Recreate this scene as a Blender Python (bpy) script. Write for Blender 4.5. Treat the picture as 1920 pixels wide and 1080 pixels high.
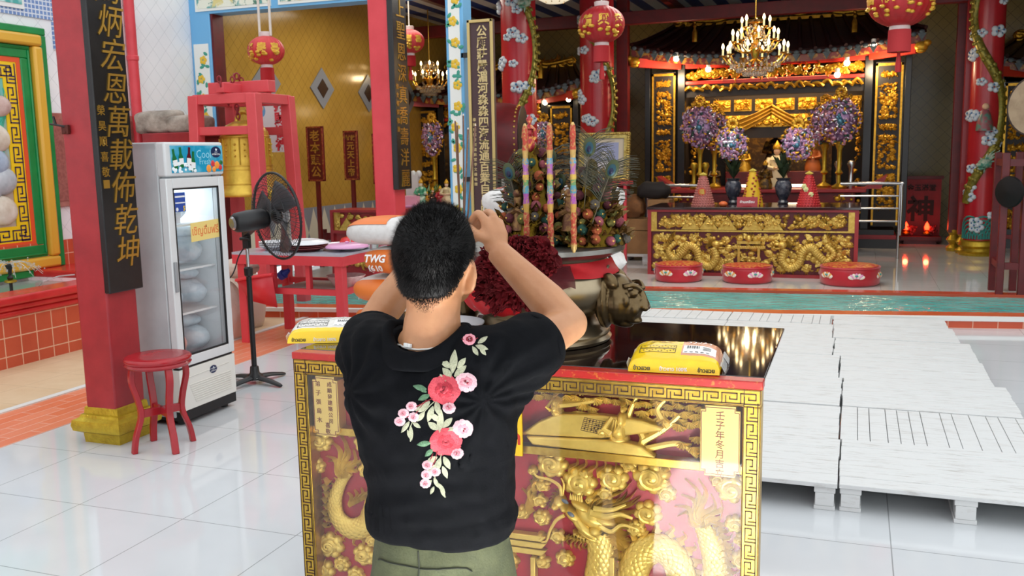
import bpy, bmesh, math, random
import numpy as np
from mathutils import Matrix, Vector, noise
from mathutils.bvhtree import BVHTree
for o in list(bpy.data.objects): bpy.data.objects.remove(o)
SC = bpy.context.scene; COL = SC.collection
PI = math.pi; V = Vector
# ------------------------------------------------------------ camera, sky, light, exposure
CAM = V((0, 0, 1.6)); FPX = 1740.0; YAW, PITCH, ROLL = -.355, .1449, -.0200
def cam_axes():
    cy, sy = math.cos(YAW), math.sin(YAW); cp, sp = math.cos(PITCH), math.sin(PITCH); cr, sr = math.cos(ROLL), math.sin(ROLL)
    f = V((sy*cp, cy*cp, -sp)); r = V((cy, -sy, 0)); u = r.cross(f)
    return cr*r + sr*u, -sr*r + cr*u, f
CR, CU, CF = cam_axes()
cd = bpy.data.cameras.new('camera'); cam = bpy.data.objects.new('camera', cd); COL.objects.link(cam)
cd.sensor_width = 36; cd.lens = 36*FPX/1920; cd.clip_end = 200; cd.clip_start = .05
cam.matrix_world = Matrix(((CR.x, CU.x, -CF.x, CAM.x), (CR.y, CU.y, -CF.y, CAM.y), (CR.z, CU.z, -CF.z, CAM.z), (0, 0, 0, 1)))
cd.dof.use_dof = True; cd.dof.focus_distance = 2.5; cd.dof.aperture_fstop = 12
SC.camera = cam
w = bpy.data.worlds.new('sky'); SC.world = w; w.use_nodes = True
w.node_tree.nodes['Background'].inputs[0].default_value = (.93, .97, 1, 1)
w.node_tree.nodes['Background'].inputs[1].default_value = 1.55
SC.view_settings.view_transform = 'Standard'; SC.view_settings.look = 'None'; SC.view_settings.gamma = 1
SC.view_settings.use_curve_mapping = False; SC.view_settings.exposure = 0.0
SC.cycles.max_bounces = 8; SC.cycles.transparent_max_bounces = 12; SC.cycles.caustics_reflective = False; SC.cycles.caustics_refractive = False
SC.cycles.sample_clamp_indirect = 20
FLOOR_PATCH = (-.12, .84)
def lamp(name, kind, loc, power, col=(1, 1, 1), size=.3, rot=None, sy=None):
    d = bpy.data.lights.new(name, kind); o = bpy.data.objects.new(name, d); COL.objects.link(o)
    o.location = loc; d.energy = power; d.color = col
    if kind == 'AREA':
        d.size = size
        if sy: d.shape = 'RECTANGLE'; d.size_y = sy
    elif kind == 'SUN': d.angle = size
    else: d.shadow_soft_size = size
    if rot: o.rotation_euler = rot
    return o
sb_ = lamp('added_floor_patch_light', 'AREA', (FLOOR_PATCH[0], FLOOR_PATCH[1], 2.9), 170, (1, .97, .92), 1.35, sy=1.32); sb_.data.spread = math.radians(2)  # added lamp: lights unseen floor so the altar glass mirrors a bright patch
lamp('hall_fill_light', 'AREA', (-1.3, 11.0, 3.85), 85, (1, .95, .86), 3.2, sy=1.0)  # added fill to brighten the hall and back altar, no fixture there
lamp('left_hall_fill_light', 'AREA', (-5.9, 11.8, 3.85), 60, (1, .93, .8), 1.2, sy=3.0)  # soft area fill above the left hall, without a fixture
# ------------------------------------------------------------ points of the place from the survey of the photo
def ray(x, y): return CR*((x-960)/FPX) - CU*((y-540)/FPX) + CF
def W(x, y, Y):
    d = ray(x, y); return CAM + d*(Y/d.y)
def G(x, y, z=0):
    d = ray(x, y); return CAM + d*((z-CAM.z)/d.z)
def S(px, Y): return px*Y*1.0/FPX   # rough size in metres of px pixels near depth Y
# ------------------------------------------------------------ materials
def lin(h):
    if not isinstance(h, str): return tuple(h)
    h = h.lstrip('#'); c = [int(h[i:i+2], 16)/255 for i in (0, 2, 4)]
    return tuple(x/12.92 if x <= .04045 else ((x+.055)/1.055)**2.4 for x in c)
MATS = {}
class NT:
    def __init__(s, m): s.m = m; s.n = m.node_tree.nodes; s.l = m.node_tree.links; s.b = s.n['Principled BSDF']
    def new(s, t, **k):
        n = s.n.new(t)
        for a, b in k.items(): setattr(n, a, b)
        return n
    def put(s, sock, v):
        if hasattr(v, 'is_linked'): s.l.new(v, sock)
        else: sock.default_value = v
    def math(s, op, a, b=0.0, c=None):
        n = s.new('ShaderNodeMath', operation=op); s.put(n.inputs[0], a); s.put(n.inputs[1], b)
        if c is not None: s.put(n.inputs[2], c)
        return n.outputs[0]
    def mix(s, f, a, b):
        n = s.new('ShaderNodeMix', data_type='RGBA'); s.put(n.inputs[0], f)
        for i, q in ((6, a), (7, b)): s.put(n.inputs[i], q if hasattr(q, 'is_linked') else (*lin(q), 1))
        return n.outputs[2]
    def pos(s, obj=False):
        return s.new('ShaderNodeTexCoord').outputs['Object'] if obj else s.new('ShaderNodeNewGeometry').outputs['Position']
    def xyz(s, obj=False):
        n = s.new('ShaderNodeSeparateXYZ'); s.l.new(s.pos(obj), n.inputs[0]); return n.outputs
    def noise(s, scale, detail=4, obj=False, vec=None, rough=.6):
        n = s.new('ShaderNodeTexNoise'); n.inputs['Scale'].default_value = scale; n.inputs['Detail'].default_value = detail; n.inputs['Roughness'].default_value = rough
        s.l.new(vec or s.pos(obj), n.inputs['Vector']); return n.outputs['Fac']
    def ramp(s, f, a, b):
        n = s.new('ShaderNodeMapRange'); s.put(n.inputs[0], f); n.inputs[1].default_value = a; n.inputs[2].default_value = b; return n.outputs[0]
    def grid(s, u, v, su, sv, ou, ov, gw):
        def e(a, sz, o):
            t = s.math('FRACT', s.math('DIVIDE', s.math('SUBTRACT', a, o), sz))
            return s.math('GREATER_THAN', s.math('ABSOLUTE', s.math('SUBTRACT', t, .5)), .5-gw/sz/2)
        return s.math('MAXIMUM', e(u, su, ou), e(v, sv, ov))
    def bump(s, h, st, dist=.01):
        n = s.new('ShaderNodeBump'); n.inputs['Strength'].default_value = st; n.inputs['Distance'].default_value = dist
        s.l.new(h, n.inputs['Height']); s.l.new(n.outputs[0], s.b.inputs['Normal'])
def M(name, col, rough=.5, metal=0, var=None, bump=None, spec=None, coat=0, emit=0, alpha=1, trans=0, ior=None, obj=False, sheen=0):
    if name in MATS: return MATS[name]
    m = bpy.data.materials.new(name); m.use_nodes = True; t = NT(m); b = t.b
    c = lin(col); b.inputs['Base Color'].default_value = (*c, 1); b.inputs['Roughness'].default_value = rough; b.inputs['Metallic'].default_value = metal
    if spec is not None: b.inputs['Specular IOR Level'].default_value = spec
    if coat: b.inputs['Coat Weight'].default_value = coat; b.inputs['Coat Roughness'].default_value = .06
    if emit: b.inputs['Emission Color'].default_value = (*c, 1); b.inputs['Emission Strength'].default_value = emit
    if alpha < 1: b.inputs['Alpha'].default_value = alpha
    if trans: b.inputs['Transmission Weight'].default_value = trans
    if ior: b.inputs['IOR'].default_value = ior
    if sheen: b.inputs['Sheen Weight'].default_value = sheen
    if var:
        sc, col2, lo, hi = var
        t.l.new(t.mix(t.ramp(t.noise(sc, obj=obj), lo, hi), col, col2), b.inputs['Base Color'])
    if bump: t.bump(t.noise(bump[0], 5, obj=obj), bump[1], bump[2] if len(bump) > 2 else .01)
    m.diffuse_color = (*c, 1); MATS[name] = m
    return m
def thin_glass(name, haze=.03, gain=1.3, tint='#ffffff'):
    m = bpy.data.materials.new(name); m.use_nodes = True; t = NT(m); out = t.n['Material Output']
    tr = t.new('ShaderNodeBsdfTransparent'); tr.inputs[0].default_value = (*lin(tint), 1); gl = t.new('ShaderNodeBsdfGlossy'); gl.inputs['Roughness'].default_value = .03; df = t.new('ShaderNodeBsdfDiffuse'); df.inputs[0].default_value = (.8, .8, .82, 1)
    lw = t.new('ShaderNodeLayerWeight'); lw.inputs[0].default_value = .5; fz = t.math('ADD', .04, t.math('MULTIPLY', t.math('POWER', lw.outputs['Facing'], 5.0), .96)); m1 = t.new('ShaderNodeMixShader'); m2 = t.new('ShaderNodeMixShader'); t.l.new(t.math('MINIMUM', t.math('MULTIPLY', fz, gain), 1.0), m1.inputs[0])
    t.l.new(tr.outputs[0], m1.inputs[1]); t.l.new(gl.outputs[0], m1.inputs[2]); m2.inputs[0].default_value = haze; t.l.new(m1.outputs[0], m2.inputs[1]); t.l.new(df.outputs[0], m2.inputs[2]); t.l.new(m2.outputs[0], out.inputs[0]); MATS[name] = m
    return m
# ------------------------------------------------------------ mesh builder
def frame(o, u, v):
    u = V(u).normalized(); v = V(v).normalized(); n = u.cross(v)
    return Matrix(((u.x, v.x, n.x, o[0]), (u.y, v.y, n.y, o[1]), (u.z, v.z, n.z, o[2]), (0, 0, 0, 1)))
def perp(d):
    a = V((0, 0, 1)) if abs(d.z) < .9 else V((1, 0, 0))
    u = d.cross(a).normalized(); return u, d.cross(u).normalized()
class MB:
    def __init__(s, T=None): s.v = []; s.f = []; s.mi = []; s.T = T; s.k = 0
    def add(s, vs, fs, k=None):
        o = len(s.v)
        s.v += [tuple(s.T @ V(p)) for p in vs] if s.T is not None else [tuple(p) for p in vs]
        s.f += [tuple(i+o for i in f) for f in fs]; s.mi += [s.k if k is None else k]*len(fs)
    def box(s, c, sz, R=None, tp=1.0):
        x, y, z = sz[0]/2, sz[1]/2, sz[2]/2; c = V(c)
        vs = [V((a*x*(tp if e > 0 else 1), b*y*(tp if e > 0 else 1), e*z)) for e in (-1, 1) for b in (-1, 1) for a in (-1, 1)]
        if R is not None: vs = [R @ q for q in vs]
        s.add([c+q for q in vs], [(0, 2, 3, 1), (4, 5, 7, 6), (0, 1, 5, 4), (2, 6, 7, 3), (0, 4, 6, 2), (1, 3, 7, 5)])
    def bx(s, x0, x1, y0, y1, z0, z1): s.box(((x0+x1)/2, (y0+y1)/2, (z0+z1)/2), (abs(x1-x0), abs(y1-y0), abs(z1-z0)))
    def bar(s, a, b, w, h, up=None):
        a, b = V(a), V(b); d = (b-a).normalized(); up = V(up or ((0, 0, 1) if abs(d.z) < .95 else (0, 1, 0)))
        x = d.cross(up).normalized(); y = x.cross(d)
        vs = [p + x*(i*w/2) + y*(j*h/2) for p in (a, b) for i, j in ((-1, -1), (1, -1), (1, 1), (-1, 1))]
        s.add(vs, [(0, 3, 2, 1), (4, 5, 6, 7), (0, 1, 5, 4), (1, 2, 6, 5), (2, 3, 7, 6), (3, 0, 4, 7)])
    def rings(s, R, close=True, cap=True):
        n = len(R[0]); vs = [p for r in R for p in r]; fs = []
        for i in range(len(R)-1):
            for j in range(n if close else n-1):
                k = (j+1) % n; fs.append((i*n+j, i*n+k, (i+1)*n+k, (i+1)*n+j))
        if cap: fs.append(tuple(range(n))[::-1]); fs.append(tuple((len(R)-1)*n+j for j in range(n)))
        s.add(vs, fs)
    def tube(s, pts, r, n=8, cap=True, flat=1.0, up=None):
        pts = [V(p) for p in pts]; m = len(pts); R = []
        rr = r if isinstance(r, (list, tuple)) else [r]*m; u = None
        for i, p in enumerate(pts):
            d = (pts[min(i+1, m-1)]-pts[max(i-1, 0)])
            d = d.normalized() if d.length > 1e-9 else V((0, 0, 1))
            if up is not None: u = V(up).cross(d); u = u.normalized() if u.length > 1e-6 else perp(d)[0]
            elif u is None: u = perp(d)[0]
            else:
                u = u-d*u.dot(d); u = u.normalized() if u.length > 1e-6 else perp(d)[0]
            q = d.cross(u)
            R.append([p+(u*math.cos(2*PI*j/n)+q*(flat*math.sin(2*PI*j/n)))*rr[i] for j in range(n)])
        s.rings(R, True, cap)
    def cyl(s, a, b, r0, r1=None, n=16, cap=True): s.tube([a, b], [r0, r0 if r1 is None else r1], n, cap)
    def lathe(s, prof, c=(0, 0, 0), n=24, cap=True, sx=1, sy=1, R=None):
        c = V(c); RR = []
        for r, z in prof:
            ring = [V((r*sx*math.cos(2*PI*j/n), r*sy*math.sin(2*PI*j/n), z)) for j in range(n)]
            RR.append([c+(R @ q if R is not None else q) for q in ring])
        s.rings(RR, True, cap)
    def sq(s, prof, c=(0, 0, 0)):
        s.rings([[V(c)+V((a*h, b*h, z)) for a, b in ((-1, -1), (1, -1), (1, 1), (-1, 1))] for h, z in prof])
    def ell(s, c, r, nu=12, nv=8, R=None, half=False):
        c = V(c); rx, ry, rz = (r, r, r) if not hasattr(r, '__len__') else r; RR = []
        for i in range(nv+1):
            t = -PI/2+PI*i/nv if not half else PI/2*i/nv
            q = max(math.cos(t), .004)
            ring = [V((rx*q*math.cos(2*PI*j/nu), ry*q*math.sin(2*PI*j/nu), rz*math.sin(t))) for j in range(nu)]
            RR.append([c+(R @ a if R is not None else a) for a in ring])
        s.rings(RR)
    def prism(s, poly, z0, z1, T=None):
        n = len(poly); vs = [V((p[0], p[1], z)) for z in (z0, z1) for p in poly]
        if T is not None: vs = [T @ q for q in vs]
        s.add(vs, [tuple(range(n))[::-1], tuple(range(n, 2*n))]+[(i, (i+1) % n, n+(i+1) % n, n+i) for i in range(n)])
    def sheet(s, fn, nu, nv, wrap=False):
        vs = [fn(i/nu, j/nv) for j in range(nv+1) for i in range(nu+1)]
        s.add(vs, [(j*(nu+1)+i, j*(nu+1)+i+1, (j+1)*(nu+1)+i+1, (j+1)*(nu+1)+i) for j in range(nv) for i in range(nu)])
    def text(s, body, size, T, ext=.002, bold=.012, align='CENTER', vert=0.0, sx=1.0, shear=0):
        lines = list(body) if vert else [body]
        for i, ch in enumerate(lines):
            if ch.isspace(): continue
            c = bpy.data.curves.new('t', 'FONT'); c.body = ch; c.size = 1; c.align_x = align; c.offset = bold; c.shear = shear; c.resolution_u = 2
            o = bpy.data.objects.new('t', c); COL.objects.link(o)
            dg = bpy.context.evaluated_depsgraph_get(); me = o.evaluated_get(dg).to_mesh()
            vs = [T @ V((v.co.x*size*sx, (v.co.y-.36)*size-i*vert, 0)) for v in me.vertices]; fs = [tuple(p.vertices) for p in me.polygons]
            nv = T.to_3x3() @ V((0, 0, 1)); n = len(vs)
            if ext:
                edges = {}
                for f in fs:
                    for a, b in zip(f, f[1:]+f[:1]): edges[(a, b)] = 1
                side = [(a, b, b+n, a+n) for (a, b) in edges if (b, a) not in edges]
                s.add([q+nv*ext for q in vs]+vs, fs+[(a, a+n, b+n, b) for a, b, _, _ in side])
            else: s.add(vs, fs)
            o.evaluated_get(dg).to_mesh_clear(); bpy.data.objects.remove(o); bpy.data.curves.remove(c)
    def build(s, name, mats, parent=None, sharp=40, bevel=0, smooth=True, tag=None):
        off = wloc(parent) if parent else V((0, 0, 0))
        me = bpy.data.meshes.new(name)
        me.from_pydata([(p[0]-off.x, p[1]-off.y, p[2]-off.z) for p in s.v], [], s.f)
        if not isinstance(mats, (list, tuple)): mats = [mats]
        for m in mats: me.materials.append(m)
        if len(mats) > 1: me.polygons.foreach_set('material_index', s.mi)
        if smooth:
            me.polygons.foreach_set('use_smooth', [True]*len(me.polygons)); me.set_sharp_from_angle(angle=math.radians(sharp))
        me.update()
        o = bpy.data.objects.new(name, me); COL.objects.link(o)
        if parent: o.parent = parent
        if bevel:
            b = o.modifiers.new('b', 'BEVEL'); b.width = bevel; b.segments = 2; b.limit_method = 'ANGLE'; b.angle_limit = .7
        if tag: settag(o, *tag)
        return o
def wloc(o):
    l = V((0, 0, 0))
    while o: l = l+o.location; o = o.parent
    return l
def settag(o, label, cat, group=None, kind=None):
    if label: o['label'] = label
    if cat: o['category'] = cat
    if group: o['group'] = group
    if kind: o['kind'] = kind
    return o
def T(name, label, cat, loc=(0, 0, 0), group=None):
    o = bpy.data.objects.new(name, None); o.empty_display_size = .1; COL.objects.link(o); o.location = loc
    return settag(o, label, cat, group)
def struct(mb, name, mats, **k): return settag(mb.build(name, mats, **k), None, None, None, 'structure')
def copy_tree(o, loc=None, rz=None, label=None, parent=None, scale=None):
    c = o.copy(); COL.objects.link(c)
    if parent: c.parent = parent
    if loc is not None: c.location = loc
    if rz is not None: c.rotation_euler = (0, 0, rz)
    if scale is not None: c.scale = scale if hasattr(scale, '__len__') else (scale,)*3
    if label: c['label'] = label
    for ch in list(o.children): copy_tree(ch, parent=c)
    return c
def fuse(mb, name, mat, parent, voxel=.006, smooth=4, post=None):
    off = wloc(parent) if parent else V((0, 0, 0))
    me = bpy.data.meshes.new('tmp'); me.from_pydata(mb.v, [], mb.f)
    o = bpy.data.objects.new('tmp', me); COL.objects.link(o)
    r = o.modifiers.new('r', 'REMESH'); r.mode = 'VOXEL'; r.voxel_size = voxel
    if smooth: q = o.modifiers.new('s', 'SMOOTH'); q.iterations = smooth; q.factor = .5
    dg = bpy.context.evaluated_depsgraph_get(); m2 = bpy.data.meshes.new_from_object(o.evaluated_get(dg)); bpy.data.objects.remove(o); bpy.data.meshes.remove(me)
    if post:
        for v in m2.vertices: v.co = post(v.co.copy(), v.normal.copy())
    for v in m2.vertices: v.co = v.co-off
    m2.name = name; m2.materials.clear(); m2.materials.append(mat); m2.polygons.foreach_set('use_smooth', [True]*len(m2.polygons)); m2.update()
    o = bpy.data.objects.new(name, m2); COL.objects.link(o)
    if parent: o.parent = parent
    return o
RND = random.Random(7)
# ------------------------------------------------------------ carved relief elements, in a (right, up, out) frame
def cloud(mb, u, v, s, h=.03, flip=1, turns=1.7, n=5):
    mb.ell((u, v, 0), (s, s*.85, h*.8), 10, 4, half=True)
    pts = []; rr = []; N = int(13*turns)
    for i in range(N+1):
        t = i/N; a = flip*turns*2*PI*t; r = s*(.95*(1-t)+.05)
        pts.append((u+r*math.cos(a), v+r*math.sin(a)*.88, h*(.35+.65*t))); rr.append(s*.17*(1-.45*t))
    mb.tube(pts, rr, n)
def flame(mb, u, v, ang, L, wd, h=.03, wav=.25, n=8):
    d = V((math.cos(ang), math.sin(ang), 0)); p = V((-d.y, d.x, 0)); vs = []
    for i in range(n+1):
        t = i/n; c = V((u, v, 0))+d*(L*t)+p*(wav*wd*math.sin(t*2*PI*1.1)); ww = wd*(.5*(1-t)**.8*(.75+.5*math.sin(PI*min(t*1.3, 1)))+.02)
        vs += [c-p*ww-V((0, 0, .003)), c+V((0, 0, h*(1-.6*t))), c+p*ww-V((0, 0, .003))]
    fs = []
    for i in range(n):
        a = i*3; fs += [(a, a+1, a+4, a+3), (a+1, a+2, a+5, a+4)]
    mb.add(vs, [tuple(reversed(f)) for f in fs])
def fan(mb, u, v, s, ang, h=.025, n=9):
    c = V((u, v, h)); vs = [c]; fs = []
    for i in range(2*n+1):
        a = ang-1.25+2.5*i/(2*n); rr = s*(1 if i % 2 else .93); vs.append(V((u+rr*math.cos(a), v+rr*math.sin(a), h*(.62 if i % 2 else .4))))
    fs = [(0, i, i+1) for i in range(1, 2*n+1)]
    k = len(vs)
    vs += [V((q.x, q.y, -.004)) for q in vs[1:]]
    fs += [(i, k+i-1, k+i, i+1) for i in range(1, 2*n+1)]
    mb.add(vs, fs)
def spline(P, n):
    P = [V(p) for p in P]; out = []
    for i in range(len(P)-1):
        p0, p1, p2, p3 = P[max(i-1, 0)], P[i], P[i+1], P[min(i+2, len(P)-1)]
        for k in range(n):
            t = k/n; out.append(.5*((2*p1)+(p2-p0)*t+(2*p0-5*p1+4*p2-p3)*t*t+(3*p1-p0-3*p2+p3)*t**3))
    return out+[P[-1]]
def dragon_body(mb, P, R, scales=True, n=10, fin=1, hz=.75, sp=6):
    pts = spline(P, sp); N = len(pts); rr = [R[0]+(R[1]-R[0])*min(1, i/(N*.35)) if i < N*.35 else R[1]+(R[2]-R[1])*((i/N-.35)/.65) for i in range(N)]
    mb.tube(pts, rr, n, True, hz, up=(0, 0, 1))
    if not scales: return
    for i in range(1, N-1):
        d = (pts[i+1]-pts[i-1]).normalized(); p = V((-d.y, d.x, 0))
        for j in range(-2, 3):
            a = j*.52+(.26 if i % 2 else 0)
            c = pts[i]+p*(rr[i]*.96*math.sin(a))+V((0, 0, rr[i]*hz*.97*math.cos(a)))
            ax = (p*math.sin(a)+V((0, 0, math.cos(a)))).normalized(); tx = ax.cross(d).normalized()
            Rm = Matrix((tx, d, ax)).transposed()
            mb.ell(c, (rr[i]*.27, rr[i]*.36, rr[i]*.09), 7, 3, R=Rm, half=True)
        if fin and i % 2 == 0:
            q = pts[i]+p*(fin*rr[i]*.95); flame(mb, q.x, q.y, math.atan2(p.y*fin, p.x*fin)+.5, rr[i]*.9, rr[i]*.7, rr[i]*.5, n=4)
def carve(mb, w, h, n, seed=1, size=.04, dep=.025):
    r = random.Random(seed)
    for i in range(n):
        u, v = r.uniform(0, w), r.uniform(0, h); s = size*r.uniform(.5, 1.15); k = r.random(); u = min(max(u, s), w-s); v = min(max(v, s), h-s)
        if k < .3: cloud(mb, u, v, s*.8, dep, r.choice((1, -1)), 1.3, 4)
        elif k < .6: flame(mb, u, v, r.uniform(0, 6.3), s*1.7, s*.8, dep, n=4)
        elif k < .8: fan(mb, u, v, s, r.uniform(0, 6.3), dep, 4)
        else: mb.ell((u, v, 0), (s*.45, s*.45, dep), 7, 3, half=True)
def fret(mb, T, n, u, h, lw, z=.0015):
    key = [((0, 0), (0, .78)), ((0, .78), (.8, .78)), ((.8, .78), (.8, .32)), ((.8, .32), (.42, .32)), ((.42, .32), (.42, .5)), ((0, 0), (.18, 0)), ((.2, 0), (.2, .55)), ((.2, .0), (1, 0))]
    for i in range(n):
        for (a, b), (c, d) in key:
            x0, x1 = sorted(((i+a)*u, (i+c)*u)); y0, y1 = sorted((b*h+h*.1, d*h+h*.1)); g = lw/2
            vs = [T @ V(q) for q in ((x0-g, y0-g, z), (x1+g, y0-g, z), (x1+g, y1+g, z), (x0-g, y1+g, z))]
            mb.add(vs, [(0, 1, 2, 3)])
# ------------------------------------------------------------ shared materials
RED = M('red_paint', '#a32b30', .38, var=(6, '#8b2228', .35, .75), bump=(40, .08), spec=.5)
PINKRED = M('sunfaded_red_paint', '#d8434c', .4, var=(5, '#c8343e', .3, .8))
DRED = M('dark_red_lacquer', '#6a0f14', .42, var=(8, '#4a090e', .3, .8))
GOLD = M('gold_leaf', '#e2c063', .32, .6, var=(30, '#bd9034', .35, .8), bump=(60, .06))
GOLDP = M('gold_paint', '#c8a93c', .4, .75, var=(25, '#a98a22', .3, .75), bump=(50, .15))
GOLDK = M('old_gold_carving', '#c99a38', .38, 1, var=(20, '#8a6420', .3, .8))
BLACK = M('black_lacquer', '#0c0b0c', .3, var=(12, '#1a1819', .3, .8))
BLK = M('black_plastic', '#141416', .4)
WHITE = M('white_enamel', '#e6e7e6', .35)
CHROME = M('brushed_steel', '#c9cbcd', .22, 1)
def mat_grid(name, col, grout, su, sv, ou, ov, gw, axes='xy', rough=.1, diag=False, var=None, spec=.5, bumpy=0):
    m = M(name, col, rough, spec=spec); t = NT(m); p = t.xyz()
    u, v = p['XYZ'.index(axes[0].upper())], p['XYZ'.index(axes[1].upper())]
    if diag: u, v = t.math('ADD', u, v), t.math('SUBTRACT', u, v)
    g = t.grid(u, v, su, sv, ou, ov, gw); base = col
    if var: base = t.mix(t.ramp(t.noise(var[0]), .3, .75), col, var[1])
    t.l.new(t.mix(g, base, grout), t.b.inputs['Base Color'])
    if bumpy: t.bump(t.math('SUBTRACT', 1.0, g), bumpy, .004)
    return m
# ------------------------------------------------------------ floors
FLOOR = mat_grid('white_floor_tile', '#d3d6d8', '#9da0a1', .594, .62, -2.79, 3.21, .005, rough=.07, var=(1.2, '#c9ccce'))
HALLF = mat_grid('hall_floor_tile', '#cfcdc9', '#a7a5a1', .6, .6, -.3, 10.6, .005, rough=.06, var=(1.2, '#c2bfba'))
mb = MB(); mb.prism([(-4.5, -4), (9, -4), (9, 10.4), (1.6, 9.0), (-4.45, 8.02), (-4.5, 8.0)], -.2, 0); struct(mb, 'floor', FLOOR)
def mat_strip():
    m = M('orange_brick_paving', '#e8825a', .3); t = NT(m); p = t.xyz()
    n = t.new('ShaderNodeTexBrick'); c = t.new('ShaderNodeCombineXYZ'); t.l.new(p[1], c.inputs[0]); t.l.new(p[0], c.inputs[1]); t.l.new(c.outputs[0], n.inputs['Vector'])
    for k, v in (('Scale', 1), ('Brick Width', .3), ('Row Height', .1), ('Mortar Size', .003), ('Mortar Smooth', .2)): n.inputs[k].default_value = v
    n.inputs['Color1'].default_value = (*lin('#e4794f'), 1); n.inputs['Color2'].default_value = (*lin('#ea8e6b'), 1); n.inputs['Mortar'].default_value = (*lin('#f0c3ae'), 1)
    t.l.new(n.outputs['Color'], t.b.inputs['Base Color']); return m
STRIP = mat_strip()
mb = MB(); mb.bx(-5.1, -4.5, -4, 7.96, -.2, .004); struct(mb, 'floor_border', STRIP)
KERB = M('white_cement', '#dcdcd8', .6)
mb = MB(); mb.bx(-5.16, -5.1, -4, 7.9, -.2, .012); struct(mb, 'floor_edging', KERB)
mb = MB(); mb.bx(-6.2, -5.16, -4, 7.9, -.2, 0)
struct(mb, 'floor_paving', mat_grid('beige_paving', '#dcc3a0', '#c4a985', .4, .4, -5.2, .1, .006, rough=.6, var=(4, '#d2b48d')))
# pool across the hall front: orange tiled kerb, water, far kerb
TILE_OR = mat_grid('orange_wall_tile_front', '#c9532f', '#e0b49a', .2, .1, 0, .0, .006, 'xz', .3, var=(3, '#bd4a2a'))
a, b = V((-6.1, 7.72, 0)), V((4.5, 9.43, 0)); d = (b-a).normalized(); nrm = V((-d.y, d.x, 0))
def slab(name, off0, off1, z0, z1, m, A=a, B=b, n=nrm):
    q = MB(); q.prism([tuple((A+n*off0).xy), tuple((B+n*off0).xy), tuple((B+n*off1).xy), tuple((A+n*off1).xy)], z0, z1); return struct(q, name, m)
slab('trim_pool_kerb', 0, .26, -.2, .075, TILE_OR)
slab('trim_pool_nosing', -.015, .05, .065, .1, KERB)
slab('trim_pool_ledge', .05, .27, .07, .098, M('orange_glazed_tile', '#cf5a33', .2, var=(2, '#dd7a45', .4, .8)))
fa, fb = V((-7.3, 9.72, 0)), V((4.5, 10.83, 0)); fn = V((-(fb-fa).y, (fb-fa).x, 0)).normalized()
wm = M('turquoise_pool_water', '#2fa9a4', .06, var=(2.2, '#6cc9c2', .35, .7)); t = NT(wm)
mp = t.new('ShaderNodeMapping'); mp.inputs['Scale'].default_value = (2.2, 7, 1); t.l.new(t.pos(), mp.inputs[0]); t.bump(t.noise(2.0, 2, vec=mp.outputs[0]), .6, .05)
q = MB(); q.prism([tuple((a+nrm*.2).xy), tuple((b+nrm*.2).xy), tuple(fb.xy), tuple(fa.xy)], -.3, .03)
settag(q.build('pool_water', wm), None, None, None, 'structure')
slab('trim_pool_far_kerb', 0, .16, -.2, .06, M('red_glazed_kerb', '#c24a30', .2), fa, fb, fn)
q = MB(); q.prism([tuple((fa+fn*.16).xy), tuple((fb+fn*.16).xy), (4.5, 18), (-7.6, 18)], -.2, .02); struct(q, 'floor_hall', HALLF)
# ------------------------------------------------------------ walls, hall shell
WT = mat_grid('white_diamond_tile', '#f3f3f5', '#d2d4d8', .21, .21, 0, 0, .006, 'yz', .18, True, var=(2, '#ebecef'))
mb = MB(); mb.bx(-7.8, -7.5, -4, 9.5, -.2, 5.2); struct(mb, 'wall_left', WT)
OT = mat_grid('orange_wall_tile_side', '#cd5b3c', '#e6b79f', .15, .15, .02, .085, .008, 'yz', .3, var=(3, '#c04d30'))
mb = MB(); mb.bx(-7.5, -7.46, -4, 8.0, .55, .82); struct(mb, 'trim_tile_band', OT)
YT = mat_grid('yellow_diamond_tile', '#c39a45', '#8d6c2f', .17, .17, 0, 0, .006, 'yz', .16, True, var=(1.5, '#b0883a'))
mb = MB(); mb.bx(-7.8, -7.5, 9.5, 17.6, .85, 4.3); struct(mb, 'wall_hall_left', YT)
zz = M('grey_white_zigzag_tile', '#d9d6c6', .3); t = NT(zz); p = t.xyz()
tri = t.math('ABSOLUTE', t.math('SUBTRACT', t.math('FRACT', t.math('DIVIDE', p[1], .3)), .5))
hh = t.math('ABSOLUTE', t.math('SUBTRACT', t.math('DIVIDE', t.math('SUBTRACT', p[2], .15), .7), .5))
t.l.new(t.mix(t.math('GREATER_THAN', t.math('ADD', tri, hh), .5), '#dcd8c4', '#8d949e'), t.b.inputs['Base Color'])
mb = MB(); mb.bx(-7.8, -7.49, 9.5, 17.6, .1, .86); struct(mb, 'baseboard_hall_left', zz)
for i, y in enumerate((10.85, 12.26, 13.66, 15.1)):
    mb = MB(); Tm = frame((-7.495, y, 2.6), (0, 1, 0), (0, 0, 1))
    mb.prism([(.33, 0), (0, .3), (-.33, 0), (0, -.3)], 0, .012, Tm); mb.k = 1; mb.prism([(.15, 0), (0, .14), (-.15, 0), (0, -.14)], 0, .02, Tm)
    struct(mb, 'trim_diamond', [M('grey_tile', '#8c8f95', .3), M('dark_brown_tile', '#3b2319', .3)])
BT = mat_grid('dark_diamond_tile', '#a08c52', '#5a4e30', .2, .2, 0, 0, .008, 'xz', .25, True, var=(1.3, '#8a7845'))
mb = MB(); mb.bx(-7.8, 4.7, 17.6, 17.9, -.2, 4.3); struct(mb, 'wall_back', BT)
mb = MB(); mb.bx(4.5, 4.8, 7, 17.9, -.2, 4.3); struct(mb, 'wall_right', BT)
st = M('blue_white_corrugated_roof', '#e4e6ea', .5); t = NT(st); p = t.xyz()
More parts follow.
